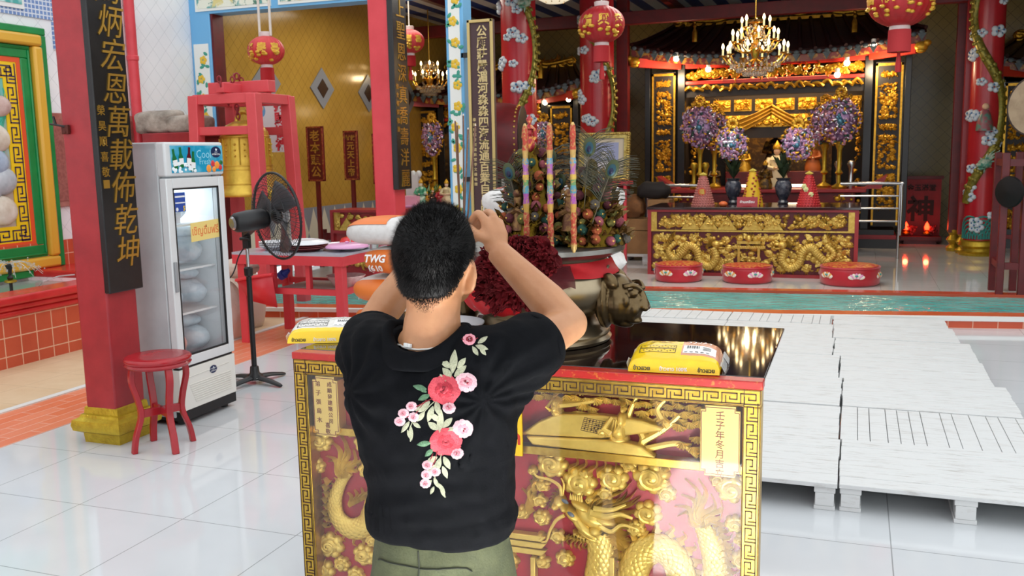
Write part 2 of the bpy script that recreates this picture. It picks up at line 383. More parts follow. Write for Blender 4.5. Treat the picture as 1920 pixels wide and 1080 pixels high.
t.l.new(t.mix(t.math('GREATER_THAN', t.math('FRACT', t.math('DIVIDE', p[0], .42)), .5), '#d9dde2', '#27418a'), t.b.inputs['Base Color'])
mb = MB(); mb.bx(-8, 4.9, 9.62, 18, 4.02, 4.1); struct(mb, 'ceiling', st)
for i, (y, z) in enumerate(((15.0, 3.68), (12.2, 3.86), (9.7, 3.92))):
    mb = MB(); mb.bx(-7.5, 4.5, y-.07, y+.07, z-.1, z+.1); struct(mb, 'trim_ceiling_beam', DRED, bevel=.01)
for x in (-6.2, -2.9, .2, 2.9):
    mb = MB(); mb.bx(x-.05, x+.05, 9.65, 17.6, 3.9, 4.02); struct(mb, 'trim_ceiling_rafter', DRED)
# blue painted frieze beam and flowered posts of the hall front
BLUE = M('sky_blue_paint', '#6fb4e2', .4); CREAM = M('cream_panel_paint', '#e9eee8', .4)
mb = MB(); mb.bx(-7.5, -4.06, 9.38, 9.62, 3.29, 3.86); struct(mb, 'trim_frieze_beam', BLUE)
pm = M('painted_landscape_panel', '#dfe6d6', .4); t = NT(pm); p = t.xyz()
c1 = t.mix(t.ramp(t.noise(5, 5), .48, .54), '#e6ead8', '#5fa3a0'); c2 = t.mix(t.ramp(t.noise(9, 3), .56, .62), c1, '#4c7f6a'); t.l.new(t.mix(t.ramp(t.noise(3.3, 4), .62, .66), c2, '#d9cf8a'), t.b.inputs['Base Color'])
for x0, x1 in ((-7.4, -6.35), (-6.25, -5.2), (-5.1, -4.15)):
    mb = MB(); mb.bx(x0, x1, 9.365, 9.385, 3.32, 3.83); mb.k = 1; mb.bx(x0+.03, x1-.03, 9.36, 9.372, 3.35, 3.8); struct(mb, 'trim_frieze_panel', [CREAM, pm])
fl1 = M('yellow_flower_paint', '#e3bd35', .4); fl2 = M('green_leaf_paint', '#3d9c86', .4)
def flower_post(name, x0, x1, y, z1, seed):
    mb = MB(); mb.bx(x0, x1, y-.12, y+.12, 0, z1); struct(mb, name, BLUE, bevel=.01)
    mb = MB(); r = random.Random(seed); mb.bx(x0+.035, x1-.035, y-.128, y-.115, .9, z1-.35)
    z = 1.0
    while z < z1-.45:
        cx = (x0+x1)/2+r.uniform(-.03, .03)
        mb.k = 2
        for j in range(5): mb.ell((cx+r.uniform(-.07, .07), y-.13, z+r.uniform(-.1, .1)), (.02, .004, .035), 6, 3, R=Matrix.Rotation(r.uniform(0, 3), 3, 'Y'))
        mb.k = 1
        for j in range(5):
            q = j*1.256; mb.ell((cx+.03*math.cos(q), y-.131, z+.03*math.sin(q)), (.026, .005, .026), 6, 3)
        z += .22; mb.k = 0
    struct(mb, name, [CREAM, fl1, fl2])
flower_post('trim_flower_post', -7.5, -7.22, 9.5, 3.3, 2); flower_post('trim_flower_post', -4.12, -3.92, 9.37, 4.0, 3)
mb = MB(); mb.bx(-7.22, -7.19, 9.4, 9.6, 0, 3.3); struct(mb, 'trim_red_edge', DRED)
# blue mosaic and pictures high on the left wall
mos = mat_grid('blue_mosaic', '#7f9bc9', '#d5dbe6', .045, .045, 0, 0, .012, 'yz', .3, var=(30, '#5a79b4'))
mb = MB(); mb.bx(-7.5, -7.485, 4.6, 8.1, 2.98, 3.5); mb.bx(-7.5, -7.485, 7.3, 8.1, 2.7, 2.98); struct(mb, 'trim_mosaic', mos)
ip = M('teal_picture_tile', '#bfe0dd', .3, var=(5, '#4aa5a0', .45, .6)); dp = M('brown_animal_glaze', '#a8665a', .4); wp = M('white_crane_glaze', '#e8e8e6', .4)
for i, (y, z, w_) in enumerate(((6.5, 3.06, .22), (6.82, 3.06, .22), (7.52, 2.95, .2))):
    t_ = T('picture_tile', ['white framed tile picture of a brown animal on the left wall', 'white framed tile picture of a white crane on the left wall', 'white framed tile picture highest beside the red pillar'][i], 'picture tile', (-7.485, y, z))
    mb = MB(); mb.bx(-7.485, -7.47, y-.15, y+.15, z-.02, z+.46); mb.build('border', WHITE, t_)
    mb = MB(); mb.bx(-7.47, -7.464, y-.12, y+.12, z+.02, z+.42); mb.build('picture', ip, t_)
    mb = MB(); mb.ell((-7.462, y, z+.24), (.006, .06, .045), 10, 6); mb.ell((-7.462, y+.06, z+.3), (.006, .025, .025), 8, 5)
    for k in (-.04, -.015, .02, .045): mb.bar((-7.462, y+k, z+.22), (-7.462, y+k*1.3, z+.13), .008, .012)
    mb.build('animal', dp if i == 0 else wp, t_)
mb = MB(); mb.cyl((-7.44, 8.32, .82), (-7.44, 8.32, 4.6), .055, n=16)
for z in (1.6, 2.7, 3.9): mb.lathe([(.055, z-.03), (.064, z-.02), (.064, z+.02), (.055, z+.03)], (-7.44, 8.32, 0), 16)
mb.build('drain_pipe', PINKRED, tag=('glossy red vertical drain pipe on the white diamond tiled wall', 'pipe'))
mr = M('pink_marble', '#b4776c', .3, var=(7, '#9c5c52', .3, .7)); mr2 = M('carved_pink_marble', '#a4635a', .4, var=(30, '#8d4f48', .4, .6))
for y0, y1, lab in ((7.05, 7.42, 'pink marble inscription slab on the wall left of the red pillar'), (8.02, 8.3, 'pink marble inscription slab on the wall between black board and red pipe')):
    t_ = T('marble_plaque', lab, 'plaque', (-7.5, y0, 1.2))
    mb = MB(); mb.bx(-7.5, -7.465, y0, y1, 1.15, 2.08); mb.build('border', mr, t_, bevel=.008)
    mb = MB(); mb.bx(-7.466, -7.458, y0+.05, y1-.05, 1.21, 2.02); mb.build('inscription_panel', mr2, t_)
# ------------------------------------------------------------ mural in its green and yellow frame
GREEN = M('green_gloss_paint', '#128a46', .3, var=(6, '#0d7a3c', .3, .7)); YEL = M('yellow_ochre_gloss', '#dca93a', .3); YEL2 = M('bright_yellow_paint', '#f2c81c', .35); ORR = M('orange_red_paint', '#e2542c', .35); PURP = M('dark_purple_line', '#33204a', .5)
t_ = T('mural', 'painted waterfall and boulder relief in green and yellow frame above the pond', 'mural', (-7.5, 5.5, .6))
Tm = frame((-7.5, 4.2, .5), (0, 1, 0), (0, 0, 1)); WU, HV = 2.95, 2.38
def ring(mb, m0, m1, z0, z1):
    for (x0, x1, y0, y1) in ((m0, WU-m0, m0, m1), (m0, WU-m0, HV-m1, HV-m0), (m0, m1, m1, HV-m1), (WU-m1, WU-m0, m1, HV-m1)): mb.prism([(x0, y0), (x1, y0), (x1, y1), (x0, y1)], z0, z1, Tm)
mb = MB(); ring(mb, 0, .07, 0, .07); ring(mb, .18, .3, 0, .045); ring(mb, .2, .22, 0, .06); mb.build('outer_frame', GREEN, t_, bevel=.01)
mb = MB(); ring(mb, .07, .18, 0, .1); mb.build('yellow_moulding', YEL, t_, bevel=.025)
mb = MB(); ring(mb, .3, .345, 0, .035); mb.build('red_border', ORR, t_)
mb = MB(); ring(mb, .345, .5, 0, .03); mb.k = 1
for k in range(9):
    for s_ in (0, 1):
        u0 = WU-.49 if s_ else .355
        Tk = Tm @ Matrix.Translation((u0+.135, .36+k*.185, .033)) @ Matrix.Rotation(PI/2, 4, 'Z'); fret(mb, Tk, 1, .175, .12, .012)
for k in range(12): fret(mb, Tm @ Matrix.Translation((.36+k*.185, .355, .033)), 1, .175, .12, .012); fret(mb, Tm @ Matrix.Translation((.36+k*.185, HV-.49, .033)), 1, .175, .12, .012)
mb.build('fret_border', [YEL2, PURP], t_)
bgm = M('mural_background_paint', '#7fd0cc', .5); t = NT(bgm); p = t.xyz()
c1 = t.mix(t.ramp(p[2], 1.5, 2.7), '#b9a89a', '#35c3bd'); c2 = t.mix(t.ramp(t.noise(3, 4), .5, .6), c1, '#1f9f8f'); t.l.new(t.mix(t.ramp(t.noise(1.4, 3), .56, .62), c2, '#9adfe6'), t.b.inputs['Base Color'])
mb = MB(); mb.prism([(.5, .5), (WU-.5, .5), (WU-.5, HV-.5), (.5, HV-.5)], 0, .02, Tm); mb.build('painted_scene', bgm, t_)
mb = MB()
for k in range(14): flame(mb, WU-.55-.09*RND.uniform(0, 9), 1.0+.06*k, PI/2+RND.uniform(-.3, .3), .5, .14, .03)
mb2 = MB(frame((0, 0, 0), (1, 0, 0), (0, 1, 0))); mb.T = None; mb.v = [tuple(Tm @ (V(q)+V((0, 0, .02)))) for q in mb.v]; mb.build('teal_foliage', M('teal_leaf_paint', '#1fa58f', .4, var=(8, '#55cdb8', .4, .7)), t_)
cols = [M('boulder_paint_'+n, c, .5, var=(5, c2, .35, .7)) for n, c, c2 in (('grey', '#9aa0a8', '#c9cdd2'), ('warm', '#c8b8a4', '#ece4d8'), ('blue', '#7d93b0', '#b9c9dc'), ('rose', '#b58f86', '#dcc6be'))]
for k, (u, v, s, ci) in enumerate(((2.3, .66, .17, 1), (2.12, .86, .2, 0), (2.33, .93, .16, 0), (1.9, .7, .22, 2), (2.25, 1.1, .17, 2), (2.02, 1.22, .2, 0), (2.3, 1.33, .16, 1), (1.75, 1.0, .22, 1), (2.15, 1.5, .15, 3), (1.55, .75, .22, 0), (1.85, 1.45, .17, 2), (2.38, 1.62, .12, 3), (1.3, .95, .24, 2), (1.45, 1.3, .2, 3))):
    mb = MB(); c = Tm @ V((u, v, .03)); mb.ell(c, (.07, s, s*.82), 18, 10, R=Matrix.Rotation(RND.uniform(-.4, .4), 3, 'X')); mb.build('boulder', cols[ci], t_)
# ------------------------------------------------------------ pond below the mural
POOLRED = M('red_gloss_coping', '#d03030', .22, var=(4, '#b92226', .35, .7))
mb = MB(); mb.bx(-6.3, -6.2, -4, 8.0, -.1, .42); mb.bx(-7.5, -6.2, 7.9, 8.0, -.1, .42)
struct(mb, 'pond_wall', mat_grid('pond_tile', '#c9583b', '#e2b296', .155, .15, .03, .09, .009, 'yz', .35, var=(2.5, '#b84a30'), bumpy=.3))
mb = MB(); mb.bx(-6.42, -6.12, -4, 8.0, .5, .57); mb.bx(-6.38, -6.15, -4, 8, .45, .5); mb.bx(-6.36, -6.17, -4, 8, .4, .45)
mb.bx(-7.5, -6.42, 6.75, 8.0, .5, .57); struct(mb, 'trim_pond_coping', POOLRED, bevel=.018)
mb = MB(); mb.bx(-7.5, -6.3, -4, 6.75, .1, .47); settag(mb.build('pond_water', M('pale_pond_water', '#a9b7ae', .05, bump=(9, .15))), None, None, None, 'structure')
t_ = T('fountain', 'small black fountain nozzle splashing in the red edged pond', 'fountain', tuple(G(22, 548, .47)))
fx = G(22, 548, .47); mb = MB(); mb.cyl(fx-V((0, 0, .12)), fx+V((0, 0, .1)), .014); mb.lathe([(.012, .1), (.03, .13), (.012, .15), (.02, .2), (.035, .24), (.01, .25)], fx, 12); mb.build('nozzle', BLK, t_)
mb = MB(); mb.lathe([(.03, .085), (.05, .09), (.05, .105), (.03, .11)], fx, 14); mb.build('collar', GOLDP, t_)
WATER = M('splash_water', '#eef4f4', .05, trans=.6, ior=1.33, alpha=.5); mb = MB()
for k in range(70):
    a_ = RND.uniform(0, 6.28); r_ = RND.uniform(.02, .3); mb.ell(fx+V((r_*math.cos(a_), r_*math.sin(a_), .26-1.8*(r_-.12)**2+RND.uniform(-.06, .04))), RND.uniform(.004, .011), 6, 4)
for k in range(12):
    a_ = k*.52; mb.tube([fx+V((q*math.cos(a_), q*math.sin(a_), .25+.5*q-3.2*q*q)) for q in (.0, .05, .1, .16, .22, .27)], [.004, .005, .005, .004, .004, .002], 5)
o = mb.build('water_spray', WATER, t_); o['kind'] = 'stuff'
mb = MB(); mb.tube([G(70, 540, .5), G(80, 528, .59), G(110, 518, .6), G(140, 515, .6)], .006, 6); mb.build('hose', M('grey_hose', '#b9a9a9', .5), tag=('thin grey hose lying over the red pond coping', 'hose'))
# ------------------------------------------------------------ the two red pillars with black boards
def pillar(x0, x1, y0, y1, z1, base=True):
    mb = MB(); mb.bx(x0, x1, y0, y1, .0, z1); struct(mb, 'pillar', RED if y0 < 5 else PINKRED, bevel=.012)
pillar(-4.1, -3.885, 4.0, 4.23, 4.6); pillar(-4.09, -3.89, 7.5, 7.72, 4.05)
mb = MB(); mb.sq([(.125, 0), (.13, .055), (.168, .075), (.175, .105), (.17, .135), (.14, .15), (.135, .165), (.122, .17), (.118, .205), (.11, .21)], (-3.993, 4.115, 0))
struct(mb, 'trim_pillar_pedestal', M('rough_gold_paint', '#cdb437', .35, .7, var=(18, '#a98b1e', .3, .75), bump=(70, .5)), sharp=30)
mb = MB(); mb.sq([(.13, 0), (.16, .08), (.16, .14), (.12, .16), (.11, .2)], (-3.99, 7.61, 0)); struct(mb, 'trim_pillar_pedestal', GOLDP)
t_ = T('latch_bracket', 'small rusty hook bracket screwed to the red pillar face', 'bracket', (-4.06, 3.99, 1.75)); p0 = W(116, 236, 3.98)
mb = MB(); mb.box(p0+V((.02, .005, -.02)), (.045, .02, .05)); mb.cyl(p0+V((.02, -.01, -.035)), p0+V((.02, .0, -.035)), .009, n=10); mb.build('plate', M('rusty_iron', '#5a2a22', .6, .5), t_, bevel=.003)
mb = MB(); mb.tube([p0+V((-.05, -.03, .01)), p0+V((-.01, -.03, .005)), p0+V((.01, -.02, 0)), p0+V((.02, 0, -.005))], .006, 6); mb.tube([p0+V((-.012, -.03, .005)), p0+V((-.02, -.035, .05))], .007, 6); mb.build('hook', BLK, t_)
BRASS = M('brushed_gold_lettering', '#c49a45', .35, .9); DARKBD = M('black_lacquer_board', '#100f10', .28, var=(7, '#1c1a1a', .35, .75), bump=(25, .05))
t_ = T('couplet_board', 'black lacquer board with large gold brush characters on the nearest red pillar', 'sign board', (-3.87, 4.11, .86))
mb = MB(); mb.bx(-3.884, -3.845, 3.985, 4.245, .87, 4.3); mb.build('board', DARKBD, t_, bevel=.006)
mb = MB(); Tm = frame((-3.845, 4.125, 0), (0, 1, 0), (0, 0, 1)); 
mb.text('媽炳宏恩萬載佈乾坤', .185, Tm @ Matrix.Translation((.01, 2.53, .0)), .006, .0, vert=.18, shear=.2)
mb.build('characters', BRASS, t_)
mb = MB(); mb.text('榮昊順喜敬', .058, Tm @ Matrix.Translation((-.098, 1.87, 0)), .003, .01, vert=.083); mb.prism([(-.122, 1.45), (-.078, 1.45), (-.078, 1.495), (-.122, 1.495)], 0, .003, Tm); mb.build('signature', BRASS, t_)
t_ = T('couplet_board', 'black lacquer board with small gold characters on the far red pillar', 'sign board', (-3.88, 7.6, 1.3))
mb = MB(); mb.bx(-3.89, -3.835, 7.48, 7.75, 1.29, 3.9); mb.build('board', DARKBD, t_, bevel=.006)
mb = MB(); Tm = frame((-3.835, 7.615, 0), (0, 1, 0), (0, 0, 1)); mb.text('天福澤微上聖恩深真喬壽洋麗', .17, Tm @ Matrix.Translation((.01, 3.62, 0)), .006, .0, vert=.186); mb.build('characters', BRASS, t_)
mb = MB(); mb.text('信女蔡榮敬謝', .05, Tm @ Matrix.Translation((-.09, 2.2, 0)), .003, .01, vert=.075); mb.build('signature', BRASS, t_)
# ------------------------------------------------------------ red stool
STOOL = M('glossy_red_stool_paint', '#a81d26', .22, var=(7, '#8c141c', .35, .75))
sc = V((-3.6, 4.04, 0)); t_ = T('round_stool', 'round glossy red wooden stool with curved legs beside the gold pedestal', 'stool', sc)
mb = MB(); mb.lathe([(.155, .47), (.172, .475), (.178, .487), (.17, .497), (.176, .503), (.18, .515), (.172, .527), (.15, .532), (.1, .528), (.0, .527)], sc, 40); mb.build('seat', STOOL, t_, sharp=60)
for k in range(4):
    a_ = -.5+k*PI/2; d_ = V((math.cos(a_), math.sin(a_), 0)); mb = MB(); side = V((-d_.y, d_.x, 0))
    pr = spline([sc+d_*q+V((0, 0, z)) for q, z in ((.145, .475), (.152, .40), (.125, .29), (.115, .2), (.15, .09), (.165, 0))], 5)
    mb.rings([[p+side*(.018*i)+d_*(.014*j) for i, j in ((-1, -1), (1, -1), (1, 1), (-1, 1))] for p in pr]); mb.build('leg', STOOL, t_, bevel=.004)
mb = MB()
for k in range(2):
    a_ = -.5+k*PI/2; d_ = V((math.cos(a_), math.sin(a_), 0))*.118; mb.bar(sc+V((0, 0, .215))-d_, sc+V((0, 0, .215))+d_, .02, .045)
mb.build('stretcher', STOOL, t_, bevel=.003)
# ------------------------------------------------------------ display fridge
FX0, FX1, FY0, FY1, FT = -4.33, -3.76, 4.39, 4.92, 1.7
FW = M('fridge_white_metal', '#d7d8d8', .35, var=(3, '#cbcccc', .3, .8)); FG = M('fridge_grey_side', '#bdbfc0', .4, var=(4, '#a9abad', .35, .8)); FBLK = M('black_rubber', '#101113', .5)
t_ = T('display_fridge', 'white upright display fridge with glass door and drinks picture header', 'fridge', ((FX0+FX1)/2, (FY0+FY1)/2, 0))
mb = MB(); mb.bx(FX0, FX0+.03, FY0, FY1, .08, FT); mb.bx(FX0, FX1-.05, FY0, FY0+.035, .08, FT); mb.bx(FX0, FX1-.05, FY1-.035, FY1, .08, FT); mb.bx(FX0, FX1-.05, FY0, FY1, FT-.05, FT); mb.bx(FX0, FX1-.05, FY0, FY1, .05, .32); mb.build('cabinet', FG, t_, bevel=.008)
mb = MB(); mb.bx(FX0+.03, FX0+.035, FY0+.035, FY1-.035, .32, FT-.2); mb.bx(FX0+.03, FX1-.06, FY0+.035, FY0+.04, .32, FT-.2); mb.bx(FX0+.03, FX1-.06, FY1-.04, FY1-.035, .32, FT-.2); mb.bx(FX0+.03, FX1-.06, FY0+.035, FY1-.035, 1.47, 1.5); mb.build('liner', M('fridge_liner', '#e8edf0', .4), t_)
mb = MB(); mb.bx(FX1-.06, FX1+.01, FY0, FY1, 1.5, FT); hd = mb.build('header', FW, t_, bevel=.012)
hp = M('blue_drinks_picture', '#1f93b8', .25, var=(6, '#7cc7dc', .45, .7)); Tm = frame((FX1+.011, FY0, 1.5), (0, 1, 0), (0, 0, 1))
mb = MB(); mb.prism([(.05, .02), (.52, .02), (.52, .18), (.045, .18)], 0, .003, Tm)
ice = M('ice_white', '#e9f2f6', .2); btg = M('green_bottle_glass', '#1f6b3c', .15); btr = M('dark_red_bottle', '#5a1420', .2); fro = M('orange_fruit', '#e8923a', .4); frr = M('red_fruit', '#c8323c', .4); nav = M('navy_blue', '#14284f', .3)
mats = [hp, ice, btg, btr, fro, frr, WHITE]
for (u, v, a_, kk) in ((.075, .09, .15, 2), (.13, .1, .05, 2), (.2, .1, -.12, 3), (.235, .075, -.1, 2)):
    R_ = Tm @ Matrix.Translation((u, v, .003)) @ Matrix.Rotation(a_, 4, 'Z'); mb.k = kk
    mb.prism([(-.018, -.05), (.018, -.05), (.018, .012), (.008, .035), (.008, .07), (-.008, .07), (-.008, .035), (-.018, .012)], 0, .004, R_); mb.k = 6; mb.prism([(-.019, -.03), (.019, -.03), (.019, .005), (-.019, .005)], .004, .005, R_)
mb.k = 1
for k in range(26): mb.ell(Tm @ V((RND.uniform(.06, .26), RND.uniform(.025, .075), .005)), (.004, RND.uniform(.008, .02), RND.uniform(.007, .016)), 6, 4)
for u, v, s_, kk in ((.38, .04, .024, 4), (.42, .07, .02, 5), (.46, .06, .024, 4), (.49, .045, .018, 5), (.43, .035, .018, 4), (.5, .075, .016, 2)): mb.k = kk; mb.ell(Tm @ V((u, v, .004)), (.004, s_, s_), 12, 6)
mb.build('picture_panel', mats, hd)
def badge(par, Tk, s_):
    mb = MB(); N = 24; mb.prism([(s_*math.cos(2*PI*i/N), s_*.72*math.sin(2*PI*i/N)) for i in range(N)], 0, .003, Tk); mb.k = 1
    mb.ell(Tk @ V((0, s_*.3, .003)), s_*.16, 8, 4); mb.text('INTERCOOL', s_*.3, Tk @ Matrix.Translation((0, -.28*s_, .0035)), 0, .02); mb.prism([(-s_*.3, -.04*s_), (s_*.3, -.04*s_), (s_*.3, .02*s_), (-s_*.3, .02*s_)], .003, .0035, Tk)
    mb.build('brand_badge', [nav, WHITE], par)
badge(hd, Tm @ Matrix.Translation((.455, .14, .003)), .047)
mb = MB(); mb.text('Cool', .07, Tm @ Matrix.Translation((.34, .13, .0035)), 0, .0); mb.text('Fresh', .05, Tm @ Matrix.Translation((.35, .085, .0035)), 0, 0); mb.build('header_lettering', M('pale_blue_lettering', '#8fd0e4', .3), hd)
dr = MB(); dx0, dx1 = FX1-.045, FX1+.005; dz0, dz1 = .36, 1.49
for (y0, y1, z0, z1) in ((FY0, FY0+.055, dz0, dz1), (FY1-.055, FY1, dz0, dz1), (FY0+.055, FY1-.055, dz0, dz0+.06), (FY0+.055, FY1-.055, dz1-.06, dz1)): dr.bx(dx0, dx1, y0, y1, z0, z1)
door = dr.build('door', FW, t_, bevel=.006)
mb = MB(); 
for (y0, y1, z0, z1) in ((FY0+.055, FY0+.065, dz0+.06, dz1-.06), (FY1-.065, FY1-.055, dz0+.06, dz1-.06), (FY0+.055, FY1-.055, dz0+.06, dz0+.07), (FY0+.055, FY1-.055, dz1-.07, dz1-.06)): mb.bx(dx1-.012, dx1-.002, y0, y1, z0, z1)
mb.build('gasket', FBLK, door)
mb = MB(); mb.bx(dx1-.02, dx1-.014, FY0+.055, FY1-.055, dz0+.06, dz1-.06); mb.build('glass', thin_glass('fridge_door_glass', .03, 1.2), door)
mb = MB(); mb.bx(dx1, dx1+.014, FY0+.012, FY0+.034, .82, 1.0); mb.build('handle', M('grey_plastic', '#8f9193', .4), door, bevel=.004)
mb = MB(); mb.bx(FX1-.06, FX1+.0, FY0, FY1, .09, .345); mb.k = 1; mb.bx(FX1-.05, FX1-.01, FY0+.01, FY1-.01, .345, .36); mb.k = 0
for k in range(9): mb.bar((FX1+.002, FY0+.08+.012*(8-k)*.5, .13+k*.014), (FX1+.002, FY1-.05, .13+k*.014), .006, .006)
mb.bar((FX1+.002, FY0+.08, .29), (FX1+.002, FY1-.06, .30), .005, .005)
gr = mb.build('kick_panel', [M('cream_plastic', '#dedcd4', .4), FBLK], t_, bevel=.003); badge(gr, frame((FX1+.001, FY0+.31, .29), (0, 1, 0), (0, 0, 1)), .034)
mb = MB(); mb.bx(FX0+.01, FX1, FY0+.01, FY1-.01, .03, .09); mb.build('base', FBLK, t_)
for y in (FY0+.06, FY1-.06):
    for x in (FX0+.06, FX1-.06): mb = MB(); mb.cyl((x, y, 0), (x, y, .035), .025, n=12); mb.build('foot', FBLK, t_)
for z in (.66, .93, 1.2):
    mb = MB(); mb.bar((FX1-.08, FY0+.04, z), (FX1-.08, FY1-.04, z), .012, .012); mb.bar((FX0+.05, FY0+.04, z), (FX0+.05, FY1-.04, z), .01, .01)
    for k in range(16): y = FY0+.05+k*.029; mb.bar((FX1-.08, y, z), (FX0+.05, y, z), .005, .005)
    mb.build('wire_shelf', WHITE, t_)
lamp('fridge_tube_light', 'AREA', (FX0+.2, 4.65, 1.46), 3.2, (.85, .95, 1), .35, sy=.35)
ICEB = M('clear_plastic_of_ice', '#dfe9ef', .25, alpha=.75, var=(14, '#b5c8d6', .4, .7), bump=(18, .6))
PORK = M('pink_frozen_food', '#d98a7c', .5, var=(12, '#efc9bd', .4, .65))
def bag(name, c, r, mat, seed, label, cat, group):
    rr = random.Random(seed); mb = MB(); mb.ell(c, r, 20, 14); o_ = V((rr.uniform(0, 9), rr.uniform(0, 9), 0))
    out = []
    for p in mb.v:
        q = V(p)-V(c); n_ = noise.noise(q*9+o_)*.3+noise.noise(q*22+o_)*.15; z = max(q.z, -r[2]*.8)
        sq = lambda a, b: math.copysign(abs(a/b)**.72*b, a)
        out.append(tuple(V(c)+V((sq(q.x, r[0]), sq(q.y, r[1]), z))*(1+n_*.55)))
    mb.v = out; o = mb.build(name, mat); settag(o, label, cat, group); return o
for k, (z, n_) in enumerate(((.36, 2), (.665, 2), (.935, 2), (1.205, 1))):
    for j in range(n_):
        y = FY0+.15+j*.23; red_ = (k == 0 and j == 0)
        bag('frozen_food_bag' if red_ else 'ice_bag', (-4.0, y+(.1 if n_ == 1 else 0), z+.1), (.14, .095, .085), PORK if red_ else ICEB, k*5+j,
            'pink packet of frozen food at the bottom of the fridge' if red_ else 'clear plastic bag of ice on a fridge shelf', 'bag', None if red_ else 'ice bags in the fridge')
        if k in (0, 1, 2) and not red_:
            bag('ice_bag', (-4.03, y, z+.22), (.12, .09, .042), ICEB, k*7+j+50, 'clear plastic bag of ice on a fridge shelf', 'bag', 'ice bags in the fridge')
TUM = M('clear_plastic_cup', '#e6eef2', .1, alpha=.5)
for k in range(2): mb = MB(); mb.lathe([(.028, 0), (.036, .1), (.034, .1), (.026, .004)], (-3.9, FY0+.13+k*.1, 1.21), 14); mb.build('plastic_cup', TUM, tag=('clear plastic cup on the top fridge shelf', 'cup', 'cups in the fridge'))
Tm = frame((dx1-.0135, FY0, 0), (0, 1, 0), (0, 0, 1))
t2 = T('thai_sign', 'yellow paper sign with orange Thai writing taped inside the fridge door', 'sign', (dx1, FY0+.3, 1.17))
mb = MB(); mb.prism([(.2, 1.1), (.47, 1.11), (.47, 1.225), (.2, 1.215)], 0, .002, Tm); mb.build('paper', M('yellow_sign_paper', '#e2c878', .6), t2)
mb = MB(); mb.text('เชิญดื่มฟรี', .068, Tm @ Matrix.Translation((.335, 1.165, .0025)), .0, .018, sx=.9); mb.build('lettering', M('orange_lettering', '#dc7f45', .6), t2)
t2 = T('energy_label', 'small blue energy label with a yellow 5 in the corner of the fridge door', 'sticker', (dx1, FY0+.1, 1.36))
mb = MB(); mb.prism([(.075, 1.29), (.17, 1.29), (.17, 1.405), (.075, 1.405)], 0, .002, Tm); mb.build('backing', M('royal_blue_print', '#27489a', .4), t2)
mb = MB(); mb.prism([(.08, 1.375), (.165, 1.375), (.165, 1.385), (.08, 1.385)], .002, .003, Tm); mb.prism([(.08, 1.34), (.165, 1.34), (.165, 1.347), (.08, 1.347)], .002, .003, Tm); mb.ell(Tm @ V((.093, 1.305, .002)), (.002, .012, .012), 10, 4); mb.build('white_print', WHITE, t2)
mb = MB(); mb.text('5', .04, Tm @ Matrix.Translation((.155, 1.31, .0025)), 0, .03); mb.build('number', YEL2, t2)
# ------------------------------------------------------------ pedestal fan
fb_ = V((-4.0, 5.45, 0)); t_ = T('pedestal_fan', 'black pedestal fan with round wire cage beside the fridge', 'fan', fb_)
mb = MB(); mb.lathe([(.06, .03), (.055, .06), (.035, .075), (.03, .12), (.026, .125)], fb_, 20)
for a_ in (-.25, -1.75, 1.3, 2.87): mb.tube([fb_+V((q*math.cos(a_), q*math.sin(a_), z)) for q, z in ((.03, .045), (.15, .035), (.25, .018), (.27, .012))], [.032, .026, .02, .016], 8, flat=.6, up=(0, 0, 1))
mb.build('base', BLK, t_, sharp=50)
mb = MB(); mb.cyl(fb_+V((0, 0, .1)), fb_+V((0, 0, .8)), .019, n=16); mb.lathe([(.02, .77), (.03, .78), (.032, .83), (.022, .84)], fb_, 14); mb.build('pole', BLK, t_)
mb = MB(); mb.cyl(fb_+V((0, 0, .8)), fb_+V((0, 0, .98)), .012, n=12); mb.build('chrome_tube', CHROME, t_)
hub = V((-3.84, 5.5, 1.175)); nf = V((.42, .9, .08)).normalized(); Rf = nf.to_track_quat('Z', 'Y').to_matrix(); mot = hub-nf*.2
mot = W(478, 412, 5.32); hub = mot+nf*.17
mb = MB(); mb.box(V((fb_.x, fb_.y, 1.03)), (.045, .045, .12)); mb.cyl(V((fb_.x-.04, fb_.y-.02, 1.04)), V((fb_.x+.04, fb_.y-.02, 1.04)), .012, n=10); mb.bar(V((fb_.x, fb_.y, 1.08)), mot-V((0, 0, .03)), .05, .05); mb.build('tilt_bracket', BLK, t_, bevel=.005)
mb = MB(); mb.lathe([(.02, -.17), (.05, -.165), (.066, -.14), (.073, -.05), (.07, .05), (.055, .09), (.02, .1)], mot, 24, R=Rf); mb.build('motor_housing', BLK, t_, sharp=60)
mb = MB(); mb.lathe([(.0, -.178), (.035, -.176), (.052, -.16), (.05, -.155)], mot, 24, R=Rf); mb.build('end_cap', CHROME, t_)
mb = MB(); mb.ell(hub, (.055, .055, .035), 16, 8, R=Rf); mb.build('hub', BLK, t_)
fanm = M('grey_translucent_blade', '#55565a', .3, alpha=.85)
for k in range(3):
    mb = MB()
    def bl(u, v, a0=k*2*PI/3):
        r_ = .05+.21*v; a_ = a0+(u-.5)*(1.35-.35*v)+v*.25; return hub+Rf @ V((r_*math.cos(a_), r_*math.sin(a_), .03*(u-.5)*(1-.3*v)*2))
    mb.sheet(bl, 8, 6); b_ = mb.build('blade', fanm, t_); s_ = b_.modifiers.new('s', 'SOLIDIFY'); s_.thickness = .002
RG = .3
